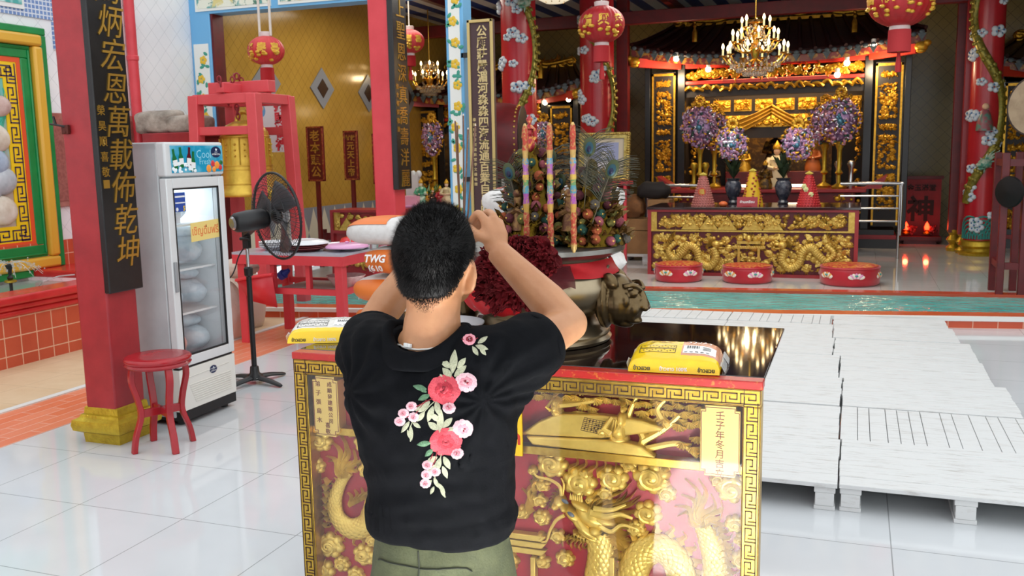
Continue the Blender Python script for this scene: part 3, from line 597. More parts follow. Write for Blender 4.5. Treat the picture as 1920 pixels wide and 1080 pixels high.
for nm, sg, dep in (('rear_grille', -1, .085), ('front_grille', 1, .07)):
    mb = MB()
    for k in range(60):
        a_ = k*2*PI/60+(.08*sg); mb.tube([hub+Rf @ V((r_*math.cos(a_+sg*.5*(1-r_/RG)), r_*math.sin(a_+sg*.5*(1-r_/RG)), sg*dep*math.sqrt(max(0, 1-(r_/RG)**2.5)))) for r_ in (.055, .13, .2, .26, .288, RG)], .0017, 4, False)
    for r_ in (.06, .14, .22): mb.tube([hub+Rf @ V((r_*math.cos(2*PI*j/40), r_*math.sin(2*PI*j/40), sg*dep*math.sqrt(1-(r_/RG)**2.5))) for j in range(41)], .0022, 5, False)
    mb.build(nm, M('black_wire', '#191a1d', .35), t_)
mb = MB(); mb.tube([hub+Rf @ V((RG*math.cos(2*PI*j/60), RG*math.sin(2*PI*j/60), 0)) for j in range(61)], .009, 8, False); mb.build('rim', BLK, t_)
mb = MB(); mb.tube(spline([V((fb_.x, fb_.y, 1.0)), V((fb_.x-.05, fb_.y-.03, .92)), V((fb_.x-.1, fb_.y-.06, .78)), V((fb_.x-.24, fb_.y-.1, .66)), V((fb_.x-.33, fb_.y-.05, .4)), V((fb_.x-.36, fb_.y-.05, .01))], 6), .005, 6); mb.build('power_cord', BLK, t_)
# ------------------------------------------------------------ bell stand, bell, chain
FR = M('pink_red_stand_paint', '#e0565c', .45, var=(4, '#d0464d', .3, .8)); t_ = T('bell_stand', 'red wooden splayed frame stand holding the golden bell', 'bell stand', (-6.05, 8.35, 0))
TL = {'a': (-6.43, 8.05), 'b': (-5.72, 8.05), 'c': (-6.43, 8.65), 'd': (-5.72, 8.65)}; cc = V((-6.075, 8.35, 0))
def lp(k, z):
    q = V((*TL[k], 0))-cc; q = q*(1+.14*(2.2-z)/2.2); return cc+q+V((0, 0, z))
for k in 'abcd': mb = MB(); mb.bar(lp(k, 0), lp(k, 2.24), .115, .115, (0, 1, 0)); mb.build('leg', FR, t_, bevel=.006)
for i, j in ('ab', 'bd', 'cd', 'ac'):
    mb = MB(); mb.bar(lp(i, 2.2), lp(j, 2.2), .09, .1); mb.build('top_rail', FR, t_, bevel=.005)
    if (i, j) != ('b', 'd'): mb = MB(); mb.bar(lp(i, 1.88), lp(j, 1.88), .06, .085); mb.build('rail', FR, t_, bevel=.005)
mb = MB(); mb.bar((-6.075, 7.98, 2.31), (-6.075, 8.72, 2.31), .1, .1); mb.bar((-6.45, 8.35, 2.33), (-5.7, 8.35, 2.33), .13, .12); mb.build('beam', FR, t_, bevel=.006)
BG = M('bell_gold', '#e2be4e', .34, .6, var=(9, '#c49a36', .3, .8), bump=(35, .25))
bc = V((-6.07, 8.35, 0)); t_ = T('temple_bell', 'large golden bronze temple bell hanging in the red stand', 'bell', bc+V((0, 0, 1.2)))
mb = MB(); mb.lathe([(.30, 1.22), (.335, 1.2), (.345, 1.215), (.335, 1.25), (.29, 1.3), (.27, 1.36), (.265, 1.6), (.258, 1.78), (.24, 1.87), (.19, 1.94), (.11, 1.98), (.0, 1.99)], bc, 40)
for z, r_ in ((1.33, .284), (1.48, .27), (1.52, .27), (1.82, .256)): mb.lathe([(r_-.01, z-.008), (r_+.004, z-.004), (r_+.004, z+.004), (r_-.01, z+.008)], bc, 40)
for k in range(16):
    a_ = k*2*PI/16; mb.tube([bc+V((.267*math.cos(a_), .267*math.sin(a_), 1.53)), bc+V((.262*math.cos(a_), .262*math.sin(a_), 1.8))], .008, 5)
    for z in (1.62, 1.68, 1.74): mb.ell(bc+V((.266*math.cos(a_+.2), .266*math.sin(a_+.2), z)), .012, 6, 4)
mb.build('body', BG, t_, sharp=50)
mb = MB(); mb.tube([bc+V((.09*math.cos(q), 0, 1.98+.1*math.sin(q))) for q in [i*PI/10 for i in range(11)]], .025, 8); mb.build('hanging_loop', BG, t_)
t_ = T('chain', 'dark red chain looped over the stand holding the bell', 'chain', (-6.07, 8.0, 1.9)); mb = MB()
for k in range(9):
    z = 2.03+k*.045; x = -6.03-.004*k
    R_ = Matrix.Rotation(PI/2*(k % 2)+.4, 3, 'Z'); mb.tube([V((x, 8.13-.02*k if k > 2 else 8.2, z))+R_ @ V((.02*math.cos(q), 0, .032*math.sin(q))) for q in [i*2*PI/12 for i in range(13)]], .008, 6, False)
for k in range(9):
    q_ = PI*k/8; R_ = Matrix.Rotation(PI/2*(k % 2)+.4, 3, 'Z'); c_ = V((-6.06+.0*k, 8.15+.11*(1-math.cos(q_)), 2.3+.14*math.sin(q_)))
    mb.tube([c_+R_ @ V((.02*math.cos(q), 0, .032*math.sin(q))) for q in [i*2*PI/12 for i in range(13)]], .008, 6, False)
mb.build('links', M('dark_red_chain', '#8f2f36', .4, .4), t_)
# stone slab on red crate at the wall, rocks, dustpan
ROCK = M('weathered_grey_stone', '#b8ada0', .8, var=(7, '#7b7166', .35, .7), bump=(12, .6, .03)); WROCK = M('white_quartz_rock', '#d8c9bb', .6, var=(4, '#b59a86', .5, .75), bump=(5, .5, .04))
def rock(name, c, r, mat, seed, label, amp=.3, fr=3.0, pw=1.0):
    mb = MB(); mb.ell(c, r, 36, 22); o_ = V((seed*3.1, seed*1.7, 0)); c = V(c)
    if pw != 1: mb.v = [tuple(c+V([math.copysign(abs((p[i]-c[i])/r[i])**pw*r[i], p[i]-c[i]) for i in range(3)])) for p in mb.v]
    mb.v = [tuple(c+(V(p)-c)*(1+amp*noise.noise((V(p)-c)*fr+o_)+amp*.4*noise.noise((V(p)-c)*fr*2.7+o_))) for p in mb.v]
    mb.v = [(p[0], p[1], max(p[2], 0.001)) for p in mb.v]
    return mb.build(name, mat, tag=(label, 'rock'))
q = W(308, 230, 8.3); rock('stone_block', (q.x-.07, q.y, q.z), (.24, .18, .125), ROCK, 2, 'larger grey stone on the red crate behind the fridge, next to the red pipe', .16, 4, .45); rock('stone_block', (q.x+.34, q.y+.02, q.z-.03), (.23, .16, .095), ROCK, 6, 'lower grey stone on the red crate behind the bell stand leg', .16, 4, .45)
t_ = T('red_crate', 'red painted box under the stone slab behind the fridge', 'crate', (q.x, q.y, 0)); mb = MB(); mb.bx(q.x-.14, q.x+.6, q.y-.2, q.y+.2, q.z-.4, q.z-.115); mb.build('box', RED, t_, bevel=.01)
mb = MB(); mb.bx(q.x-.1, q.x+.55, q.y-.17, q.y+.17, 0, q.z-.4); mb.build('plinth', KERB, t_)
q = G(480, 655); rock('rock', (-5.3, 6.75, .22), (.22, .3, .33), WROCK, 5, 'tall white quartz rock under the red table beside the fan pole', .22); rock('rock', (-5.45, 7.35, .25), (.17, .2, .36), WROCK, 9, 'second white rock standing behind the tall quartz rock', .2)
rock('rock', (-5.2, 6.95, .62), (.2, .14, .1), WROCK, 12, 'small pale stone balanced just below the red table top', .2)
# ------------------------------------------------------------ red table with plates
t_ = T('side_table', 'long red table with grey top holding plates beside the far pillar', 'table', (-4.45, 7.0, 0)); tx0, tx1, ty0, ty1, tz = -5.02, -3.93, 6.62, 7.4, .8
mb = MB(); mb.bx(tx0, tx1, ty0, ty1, tz-.02, tz); mb.build('top', M('grey_laminate', '#b9bac4', .2, var=(5, '#a8aab5', .3, .7)), t_)
mb = MB(); mb.bx(tx0, tx1, ty0, ty0+.025, tz-.1, tz-.02); mb.bx(tx0, tx1, ty1-.025, ty1, tz-.1, tz-.02); mb.bx(tx0, tx0+.025, ty0+.025, ty1-.025, tz-.1, tz-.02); mb.bx(tx1-.025, tx1, ty0+.025, ty1-.025, tz-.1, tz-.02); mb.build('apron', PINKRED, t_)
for x in (tx0+.064, tx1-.064):
    for y in (ty0+.064, ty1-.064): mb = MB(); mb.bar((x, y, 0), (x, y, tz-.021), .076, .076); mb.build('leg', PINKRED, t_, bevel=.006)
mb = MB()
for y in (ty0+.064, ty1-.064): mb.bar((tx0+.03, y, .47), (tx1-.03, y, .47), .04, .05)
for x in (tx0+.064, tx1-.064): mb.bar((x, ty0+.09, .47), (x, ty1-.09, .47), .04, .05)
for x in (-4.65, -4.3): mb.bar((x, ty0+.064, .496), (x, ty0+.064, .72), .04, .045)
mb.build('stretcher', PINKRED, t_)
mb = MB(); mb.bx(-4.7, tx1-.09, ty0+.09, ty1-.09, .46, .475); mb.build('shelf', M('pale_board', '#c9c2bd', .5), t_)
def dish(name, c, r, h, mat, label, cat, group=None):
    mb = MB(); mb.lathe([(r*.55, 0), (r*.6, .004), (r*.8, h*.55), (r, h), (r*.99, h+.003), (r*.78, h*.65), (r*.5, .01), (0, .008)], c, 36); return mb.build(name, mat, tag=(label, cat, group), sharp=60)
def dome_dish(c, r, h, label):
    mb = MB(); mb.lathe([(r*.96, 0), (r, .004), (r*.97, h*.3), (r*.8, h*.75), (r*.6, h*.92), (r*.58, h), (r*.52, h), (r*.5, h*.93), (0, h*.93)], c, 40); return mb.build('serving_plate', MEL, tag=(label, 'plate'), sharp=60)
def lid(name, c, r, h, mat, mat2, label):
    t2 = T(name, label, 'cover', c); mb = MB(); mb.lathe([(r, 0), (r*1.01, .006), (r*.97, .014), (r*.85, h*.8), (r*.55, h), (0, h*1.02)], c, 36); mb.build('dome', mat, t2, sharp=60)
    mb = MB(); mb.lathe([(.012, h), (.02, h+.008), (.012, h+.016), (0, h+.018)], c, 14); mb.build('knob', mat2, t2); return t2
MEL = M('white_melamine', '#dcdde0', .25); MAR = M('maroon_melamine', '#7c2228', .3); PNK = M('pink_melamine', '#d99fc6', .3); RDE = M('red_enamel', '#d3262a', .2)
for k in range(3): dish('serving_plate', (-4.42, 6.85, tz+.014*k), .19, .03, MAR, 'maroon plate in the stack under the white plate behind the fan', 'plate', 'maroon plates in one stack')
dome_dish((-4.42, 6.85, tz+.06), .2, .035, 'white oval plate turned over on the maroon stack behind the fan')
for k in range(2): dome_dish((-4.6+.0*k, 7.12, tz+.022*k), .16, .05, ('upper' if k else 'lower')+' white plate turned over behind the fan cage')
for k in range(3): dish('bowl', (-4.75, 6.87, tz+.016*k), .14, .04, MEL, 'white bowl stacked at the fridge end of the red table', 'bowl', 'white bowls in one stack')
dish('serving_plate', (-4.25, 7.2, tz), .17, .03, MEL, 'flat white plate at the back of the red table between pink and maroon plates', 'plate')
for k in range(2): dish('bowl', (-4.04, 6.97, tz+.018*k), .15, .03, MEL, 'grey white plate under the large pink plate', 'plate', 'plates under the pink one') if k == 0 else lid('food_cover', (-4.06, 6.92, tz+.028), .185, .035, PNK, PNK, 'large round pink plastic cover on the red table')
lid('food_cover', (-4.2, 7.27, tz+.035), .12, .05, RDE, RDE, 'glossy red dome cover at the back left of the red table'); lid('food_cover', (-4.02, 7.27, tz+.02), .105, .045, RDE, CHROME, 'smaller red cover next to the silver tin at the pillar')
mb = MB(); mb.lathe([(.08, 0), (.085, .04), (.08, .045), (0, .06)], (-3.97, 7.15, tz), 24); mb.build('round_tin', CHROME, tag=('small silver tin lid at the pillar end of the red table', 'tin'))
FPK = M('pink_flowered_enamel', '#dca9a8', .3, var=(18, '#eac9c2', .45, .6))
for x, n_ in ((-4.12, 'pink flowered enamel basin on the lower shelf of the red table'),): dish('basin', (x, 6.98, .476), .17, .1, FPK, n_, 'basin')
PAN = M('red_plastic', '#d4303a', .35); t_ = T('dustpan', 'red plastic dustpan hanging under the red table', 'dustpan', (-4.9, 6.8, .4))
mb = MB(); c = W(480, 540, 6.55); mb.add([c+V(p) for p in ((-.2, 0, .06), (.17, 0, .12), (.15, .08, -.17), (-.12, .08, -.12), (-.2, .05, .06), (.17, .05, .12))], [(0, 1, 2, 3), (0, 4, 5, 1)]); b_ = mb.build('scoop', PAN, t_); s_ = b_.modifiers.new('s', 'SOLIDIFY'); s_.thickness = .012
mb = MB(); mb.tube([c+V((-.2, 0, .06)), c+V((-.05, -.01, .09)), c+V((.17, 0, .12))], .014, 8); mb.build('rim', PAN, t_)
BLU = M('blue_plastic', '#2c49b4', .4); mb = MB(); c = W(525, 508, 7.0); mb.lathe([(.04, 0), (.045, .05), (.035, .055), (.02, .1), (.018, .11)], c-V((0, 0, .05)), 14, R=Matrix.Rotation(1.0, 3, 'Y')); mb.build('bottle', BLU, tag=('small blue plastic bottle lying under the red table', 'bottle'))
# ------------------------------------------------------------ rice sacks behind the man
SK = M('white_woven_sack', '#dcd9d6', .55, var=(20, '#cfcac6', .4, .7), bump=(60, .2)); SO = M('orange_sack_print', '#e0762d', .5); SR = M('red_check_sack_print', '#d5604f', .5)
def sack(c, L, D, H, seed, label, txt=None, printed=True, rot=0):
    c = V(c); t2 = T('rice_sack', label, 'rice sack', c, 'stacked rice sacks'); mb = MB(); o_ = V((seed*2.3, seed*.7, 0)); NU, NV = 30, 18
    Rz = Matrix.Rotation(rot, 3, 'Z')
    def f(u, v, k=1.0):
        x = (u-.5)*2; a_ = 2*PI*v; e = max(0, 1-abs(x)**5)**.5; tip = .14 if abs(x) > .985 else 0
        ca, sa = math.cos(a_), math.sin(a_); q = V((x*L/2, D/2*math.copysign(abs(ca)**.7, ca)*(.3+.7*e), H/2*math.copysign(abs(sa)**.8, sa)*(e*.96+.04)))
        return c+Rz @ (q*(k+.07*noise.noise(q*6+o_)))+V((0, 0, H/2))
    global sackf; sackf = f
    mb.sheet(f, NU, NV); mb.build('bag', SK, t2, sharp=180)
    if printed:
        mb = MB(); mb.sheet(lambda u, v: f(u*.42, (.1 if seed == 5 else .36)+v*.32, 1.012), 14, 10); mb.build('orange_print', SO, t2, sharp=180)
    if txt:
        mb = MB(); mb.text(txt[0], H*.34, Matrix.Identity(4), 0, .03); mb.text(txt[1], H*.3, Matrix.Translation((.0, -H*.34, 0)), 0, .03)
        out = []
        for p in mb.v:
            x = -L/2+.16+p[0]; z = p[1]+H*.16; q = V((x, -D/2*(1.06-.5*abs(z/(H/2))**2.5)-.012, z+H/2)); out.append(tuple(c+Rz @ q))
        mb.v = out; mb.build('lettering', WHITE, t2)
    mb = MB(); e0 = c+Rz @ V((-L/2*.98, 0, H/2)); mb.tube([e0, e0+V((-.025, -.01, -.02)), e0+V((-.03, -.012, -.09))], .004, 5); mb.ell(e0+V((-.012, 0, 0)), (.02, .015, .025), 8, 5); mb.build('tie', SK, t2); return t2
zz_ = [.23, .425, .62, .815, 1.01]; names = ['at the bottom', 'second from the bottom', 'at mid height', 'with white lettering', 'on top with orange corner']
for k, z in enumerate(zz_):
    sack((-2.68+(.05 if k == 3 else 0)-(0.02*k if k != 3 else 0), 5.55, z), .86, .5, .19, k+1, 'white orange rice sack %s, left stack' % names[k], ('TWG', '(610') if k == 3 else None, True, (.04, -.05, .02, 0, .05)[k])
for k, z in enumerate([.23, .425, .62, .815, 1.01, 1.205]):
    top = k == 5; t3 = sack((-1.78, 5.6, z), .9, .52, .19, k+11, ('red checked white rice sack topping the stack behind the offering trees' if top else 'rice sack %s of the stack behind the censer' % ('at the bottom', 'second from the bottom', 'third from the bottom', 'fourth from the bottom', 'just under the checked one')[k]), None, k < 4, (.03, -.04, 0, .05, -.02, .03)[k])
    if top:
        mb = MB()
        for i in range(9):
            for j in range(4):
                if (i+j) % 2 == 0: mb.sheet(lambda u, v: sackf(.12+i*.085+u*.085, .1+j*.075+v*.075, 1.015), 3, 2)
        mb.build('red_check', SR, t3)
t_ = T('low_platform', 'low red wooden platform under the stacks of rice sacks', 'platform', (-2.2, 5.6, 0))
mb = MB(); mb.bx(-3.1, -1.3, 5.3, 5.9, .17, .23); mb.build('top', PINKRED, t_)
for x in (-3.05, -2.2, -1.35):
    for y in (5.34, 5.86): mb = MB(); mb.bar((x, y, 0), (x, y, .17), .06, .06); mb.build('leg', PINKRED, t_)
# ------------------------------------------------------------ the carved gold altar in front of the man
AX0, AX1, AY0, AY1, AZ = -1.632, -.212, 2.42, 3.18, 1.0; AW = AX1-AX0; AB = .12
LACQ = M('dark_red_altar_lacquer', '#7d1216', .25, var=(5, '#66100f', .3, .8)); ABLK = M('glossy_brown_black_top', '#1d1210', .04, spec=.6, coat=.25)
ATOP = M('speckled_gold_edge', '#a5462a', .3, .4, var=(90, '#d29a3c', .5, .62))
t_ = altar = T('offering_altar', 'carved gold dragon altar table with black top and glass front', 'altar', ((AX0+AX1)/2, (AY0+AY1)/2, 0))
mb = MB(); mb.bx(AX0+.03, AX1-.055, AY0+.075, AY1-.08, AB, AZ-.03); mb.build('carcass', LACQ, t_)
mb = MB(); mb.bx(AX0+.02, AX1-.04, AY0+.075, AY1-.06, AZ-.03, AZ-.012); mb.bx(AX0-.002, AX1+.004, AY0+.045, AY1, AZ-.012, AZ); mb.build('top', ABLK, t_, bevel=.003)
mb = MB(); mb.bx(AX0-.002, AX1+.004, AY0-.002, AY0+.045, AZ-.024, AZ-.001); mb.build('front_edge', M('red_gold_edge', '#a8231f', .3, var=(70, '#c2762f', .58, .7)), t_, bevel=.003)
for x in (AX0+.08, AX1-.1):
    for y in (AY0+.13, AY1-.14): mb = MB(); mb.sq([(.04, 0), (.05, .03), (.04, AB)], (x, y, 0)); mb.build('foot', LACQ, t_)
Tf = frame((AX0, AY0, 0), (1, 0, 0), (0, 0, 1)); FWD = .047
def fr(mb, x0, x1, z0, z1, d0, d1): mb.prism([(x0, z0), (x1, z0), (x1, z1), (x0, z1)], d0, d1, Tf)
ztop = AZ-.024
AGOLD = M('altar_gold_leaf', '#e6c463', .3, .5, var=(24, '#cfa84a', .35, .8), bump=(55, .08)); FGOLD = M('frame_gold_paint', '#c9a548', .32, .9, var=(40, '#ad8630', .4, .75)); INK = M('dark_brown_line', '#43240f', .5)
mb = MB(); fr(mb, 0, AW, ztop-FWD, ztop, -.06, 0); fr(mb, 0, AW, AB, AB+FWD, -.06, 0); fr(mb, 0, FWD, AB+FWD, ztop-FWD, -.06, 0); fr(mb, AW-FWD, AW, AB+FWD, ztop-FWD, -.06, 0); mb.build('front_frame', FGOLD, t_, bevel=.002)
mb = MB(); nU = 29; u_ = (AW-.012)/nU
fret(mb, Tf @ Matrix.Translation((.008, ztop-FWD+.004, 0)), nU, u_, FWD-.012, .003)
nV = 17; u_ = (ztop-FWD-AB)/nV
for x in (.0, AW-FWD): fret(mb, Tf @ Matrix.Translation((x+FWD-.005, AB+.01, 0)) @ Matrix.Rotation(PI/2, 4, 'Z'), nV, u_, FWD-.012, .003)
for e in (.002, FWD-.004): fr(mb, e, AW-e, ztop-e-.0015, ztop-e, .0005, .001)
for e in (.003, FWD-.003, AW-FWD+.003, AW-.003): fr(mb, e-.001, e+.001, AB, ztop, .0005, .001)
mb.build('fret_lines', INK, t_, smooth=False)
mb = MB(); fr(mb, FWD, AW-FWD, AB+FWD, ztop-FWD, -.075, -.055); mb.build('red_ground', M('crimson_panel_ground', '#a31e27', .4, var=(7, '#86161e', .3, .8)), t_)
Tp = frame((AX0, AY0+.055, 0), (1, 0, 0), (0, 0, 1)); ZS = .748
mb = MB(Tp); mb.prism([(FWD, ZS-.012), (AW-FWD, ZS-.012), (AW-FWD, ZS+.012), (FWD, ZS+.012)], 0, .036); mb.build('cross_rail', FGOLD, t_, bevel=.002)
def plaque(x0, x1, z0, z1, cols, nm):
    c = .012; poly = [(x0+c, z0), (x1-c, z0), (x1-c, z0+c), (x1, z0+c), (x1, z1-c), (x1-c, z1-c), (x1-c, z1), (x0+c, z1), (x0+c, z1-c), (x0, z1-c), (x0, z0+c), (x0+c, z0+c)]
    mb = MB(Tp); mb.prism(poly, 0, .045); p_ = mb.build(nm, M('plaque_gold', '#dcbd6c', .4, .7), t_, bevel=.002)
    mb = MB(Tp)
    for a, b in zip(poly, poly[1:]+poly[:1]):
        m_ = V(((x0+x1)/2, (z0+z1)/2)); a, b = [V(q)+(m_-V(q)).normalized()*.007 for q in (a, b)]; mb.bar((a.x, a.y, .0453), (b.x, b.y, .0453), .002, .001)
    for body, x, z, s_, pt in cols: mb.text(body, s_, Matrix.Translation((x, z, .0455)), .0006, .006, vert=pt)
    mb.build('characters', M('dark_red_ink', '#7a3a22', .5), p_)
plaque(AW-FWD-.112, AW-FWD-.006, ZS-.02, ztop-FWD-.004, [('壬子年冬月吉立', AW-FWD-.059, .897, .026, .0265)], 'right_plaque')
plaque(FWD+.012, FWD+.102, ZS-.016, ztop-FWD-.004, [('弟子張烏木', FWD+.033, .9, .019, .029), ('成順發建築公司', FWD+.074, .9, .017, .0195), ('喜敬', FWD+.062, .769, .018, .02)], 'left_plaque')
# upper scene: table rock with a chess board, robed figures, pines
mb = MB(Tp); r = random.Random(4)
for row in range(4):
    for k in range(20):
        u = .72+k*.029+(row % 2)*.014; v = .94-row*.024+r.uniform(-.004, .004)
        if u > 1.28 or (row > 1 and (u < .9 or .98 < u < 1.08)) or (row > 2 and u < 1.1 and not .9 < u < .97): continue
        fan(mb, u, v, r.uniform(.022, .027), -PI/2+r.uniform(-.25, .25), .03-.004*row, 7)
for u, v in ((1.2, .86), (1.14, .845), (1.25, .83), (1.28, .86), (1.24, .8), (1.21, .81), (1.28, .82), (1.1, .84), (1.27, .79), (1.16, .87)): fan(mb, u, v, .027, -PI/2+r.uniform(-.3, .3), .03, 7)
for k in range(16): fan(mb, r.uniform(.22, .68), r.uniform(.88, .935), .026, -PI/2+r.uniform(-.3, .3), .03, 6)
mb.build('pine_foliage', AGOLD, t_)
mb = MB(Tp)
for P_ in ([(1.08, .76), (1.1, .81), (1.06, .86), (1.08, .92)], [(1.1, .8), (1.16, .84), (1.2, .88)], [(1.0, .755), (1.1, .775), (1.2, .80), (1.25, .765)], [(.86, .885), (.92, .895), (.98, .91)], [(.3, .76), (.33, .83), (.29, .92)], [(.4, .755), (.42, .85), (.47, .92)], [(1.17, .845), (1.14, .89), (1.16, .92)]):
    pts = spline([(a, b, .012) for a, b in P_], 5); mb.tube(pts, [.013-.007*i/len(pts) for i in range(len(pts))], 7)
mb.build('pine_trunks', AGOLD, t_)
mb = MB(Tp); mb.prism([(.74, .79), (.8, .835), (.86, .862), (.98, .868), (1.1, .862), (1.16, .845), (1.15, .835), (1.08, .82), (.98, .8)], 0, .034); mb.prism([(.76, .79), (1.02, .80), (1.1, .79), (1.14, .76), (.78, .765)], 0, .04); rk = mb.build('flat_rock', AGOLD, t_, bevel=.006)
mb = MB(Tp @ Matrix.Translation((.96, .835, .0345)) @ Matrix.Rotation(-.12, 4, 'Z'))
for i in range(8): mb.bar((-.032+i*.009, -.018, 0), (-.026+i*.009, .02, 0), .0012, .001); mb.bar((-.032+i*.0008, -.018+i*.0055, 0), (.032+i*.0008, -.018+i*.0055, 0), .0012, .001)
for k in range(12): mb.ell((r.uniform(-.027, .03), r.uniform(-.016, .018), 0), (.003, .003, .002), 6, 3)
mb.build('chess_board', INK, rk)
def robed(mb, u, v, s, lean=0):
    for (du, dv, a, b, h) in ((0, .0, .26, .17, .035), (.02, .2, .2, .26, .045), (.05, .45, .14, .2, .045), (.06, .72, .075, .09, .045)):
        mb.ell((u+s*(du+lean*dv), v+s*dv, .005), (s*a, s*b, h), 12, 5, half=True)
    mb.ell((u+s*(.06+lean*.72), v+s*.82, .02), (s*.06, s*.05, .03), 8, 4)
    for q in (-.12, -.04, .05, .13): mb.tube([(u+s*q*1.4, v-s*.12, .02), (u+s*q, v+s*.2, .045), (u+s*(q*.6+.04), v+s*.5, .045)], s*.02, 5)
    mb.tube([(u-s*.12, v+s*.5, .03), (u-s*.26, v+s*.28, .05), (u-s*.1, v+s*.2, .055)], s*.065, 6)
for nm, u, v, s_, ln in (('robed_figure', 1.03, .80, .125, .1), ('robed_figure', .85, .862, .075, -.1), ('robed_figure', .27, .79, .13, .0), ('robed_figure', .36, .785, .12, .1)):
    mb = MB(Tp); robed(mb, u, v, s_, ln); mb.build(nm, AGOLD, t_)
mb = MB(Tp); cloud(mb, .985, .82, .028, .05); cloud(mb, .215, .82, .03, .03)
for k in range(5): mb.ell((.2+k*.035, .93-.012*k, .0), (.02, .05, .025), 8, 4, half=True)
mb.build('rocks', AGOLD, t_)
# lower scene: clouds, flames, dragons
Tp = Tp @ Matrix.Diagonal((1, 1, .7, 1)); PX = .00147
def A(px, py):
    q = W(px, py, AY0+.05); return q.x-AX0, q.z
def cl_(mb, lst):
    for k, (x, y, s_) in enumerate(lst): u, v = A(x, y); rg_cloud(mb, u, v, s_*PX, k)
def rg_cloud(mb, u, v, s, k):
    fl = 1 if k % 2 else -1; n_ = 7 if s > .025 else 5
    if s > .02:
        for i in range(n_): a_ = i*2*PI/n_+k; mb.ell((u+s*.72*math.cos(a_), v+s*.62*math.sin(a_), 0), (s*.42, s*.4, .028), 9, 4, half=True)
    cloud(mb, u, v, s*.82, .05, fl, 1.9 if s > .025 else 1.3, 6)
mb = MB(Tp)
cl_(mb, [(1036, 870, 30), (1087, 905, 33), (1150, 897, 28), (1180, 872, 17), (1222, 895, 34), (1247, 878, 13), (1215, 962, 26), (1193, 990, 18), (1018, 908, 16), (1013, 938, 16), (1017, 970, 18), (1046, 1005, 17), (1016, 1003, 12), (1372, 917, 28), (1396, 893, 13), (1378, 982, 18), (1392, 1012, 16), (1392, 1050, 20), (1018, 1052, 17), (1060, 1047, 19), (1175, 1066, 17), (1250, 925, 18), (1108, 935, 13),
         (1345, 900, 14), (1350, 1075, 20), (1270, 1075, 18), (1000, 880, 13), (1135, 925, 16)])
cl_(mb, [(602, 826, 26), (584, 803, 12), (594, 873, 20), (586, 918, 15), (588, 963, 17), (587, 990, 13), (586, 1022, 13), (620, 1022, 31), (606, 1068, 28), (642, 1057, 19), (684, 1040, 26), (690, 882, 21), (684, 830, 24), (662, 812, 12), (702, 907, 15), (700, 1012, 18), (620, 800, 10), (668, 1078, 20), (715, 850, 18), (740, 1000, 26), (760, 880, 30), (800, 830, 30), (850, 900, 34), (900, 840, 30), (930, 960, 34), (860, 1020, 36), (800, 1060, 30), (950, 1050, 26), (980, 960, 16), (780, 1130, 30), (850, 1150, 34), (950, 1150, 34), (1050, 1130, 30), (1150, 1150, 34), (1300, 1150, 40), (640, 1150, 34), (580, 1120, 20)])
mb.build('clouds', AGOLD, t_)
def fl_(mb, x, y, ang, L, w_, h=.04, wav=.3): u, v = A(x, y); flame(mb, u, v, ang, L*PX, w_*PX, h, wav, 8)
r = random.Random(21); mb = MB(Tp)
for k in range(5): fl_(mb, 1070+k*18, 886+k*2, 1.15+.08*(k % 2), 36, 15)
for k, (a_, L) in enumerate(((2.3, 60), (2.0, 78), (1.72, 100), (1.45, 70), (1.2, 66), (.95, 64), (.7, 50), (2.6, 50))): fl_(mb, 646+k % 3*4, 893-(k % 2)*6, a_, L, 22, .04, .35)
for k in range(7): fl_(mb, 662+k*7, 935+abs(k-3)*4, 1.9-.25*k, 30, 13)
for k in range(8): fl_(mb, 622-k % 2*3, 905+k*11, 2.9+.08*k, 26, 13)
for k, (a_, L) in enumerate(((2.5, 60), (2.2, 66), (1.95, 96), (1.6, 86), (1.3, 64), (1.0, 56), (.7, 52), (2.9, 50), (.35, 46))): fl_(mb, 1316+k % 3*4, 985-(k % 2)*5, a_, L, 24, .04, .35)
for k in range(8): fl_(mb, 1345+k*1.5, 1000+k*11, .5-.1*k, 30, 14)
for k in range(4): fl_(mb, 997+k % 2*6, 960-14*k, 1.9-.2*k, 52, 18)
mb.build('flames', AGOLD, t_)
mb = MB(Tp); bp_ = lambda lst: [(*A(x, y), .012) for x, y in lst]
dragon_body(mb, bp_([(1122, 1000), (1128, 1045), (1122, 1090), (1130, 1150)]), (.036, .042, .042)); mb.build('dragon_neck', AGOLD, t_, sharp=60)
mb = MB(Tp); dragon_body(mb, bp_([(1180, 1150), (1186, 1085), (1202, 1042), (1236, 1026), (1268, 1050), (1282, 1100), (1290, 1150)]), (.042, .044, .042), fin=1)
dragon_body(mb, bp_([(1306, 976), (1324, 1000), (1338, 1035), (1340, 1080), (1325, 1150)]), (.012, .034, .036), fin=1); mb.build('right_dragon', AGOLD, t_, sharp=60)
mb = MB(Tp)
dragon_body(mb, bp_([(655, 884), (640, 905), (630, 935), (634, 968), (660, 990), (690, 982), (706, 950), (735, 925), (775, 940), (800, 985), (850, 1010), (900, 960), (930, 880)]), (.014, .036, .04), fin=-1); mb.build('left_dragon', AGOLD, t_, sharp=60)
mb = MB(Tp)   # dragon head facing upper left, mane streaming right
def e_(x, y, rx, ry, h, ang, z=.012): u, v = A(x, y); mb.ell((u, v, z), (rx*PX, ry*PX, h), 16, 8, R=Matrix.Rotation(math.radians(ang), 3, 'Z'))
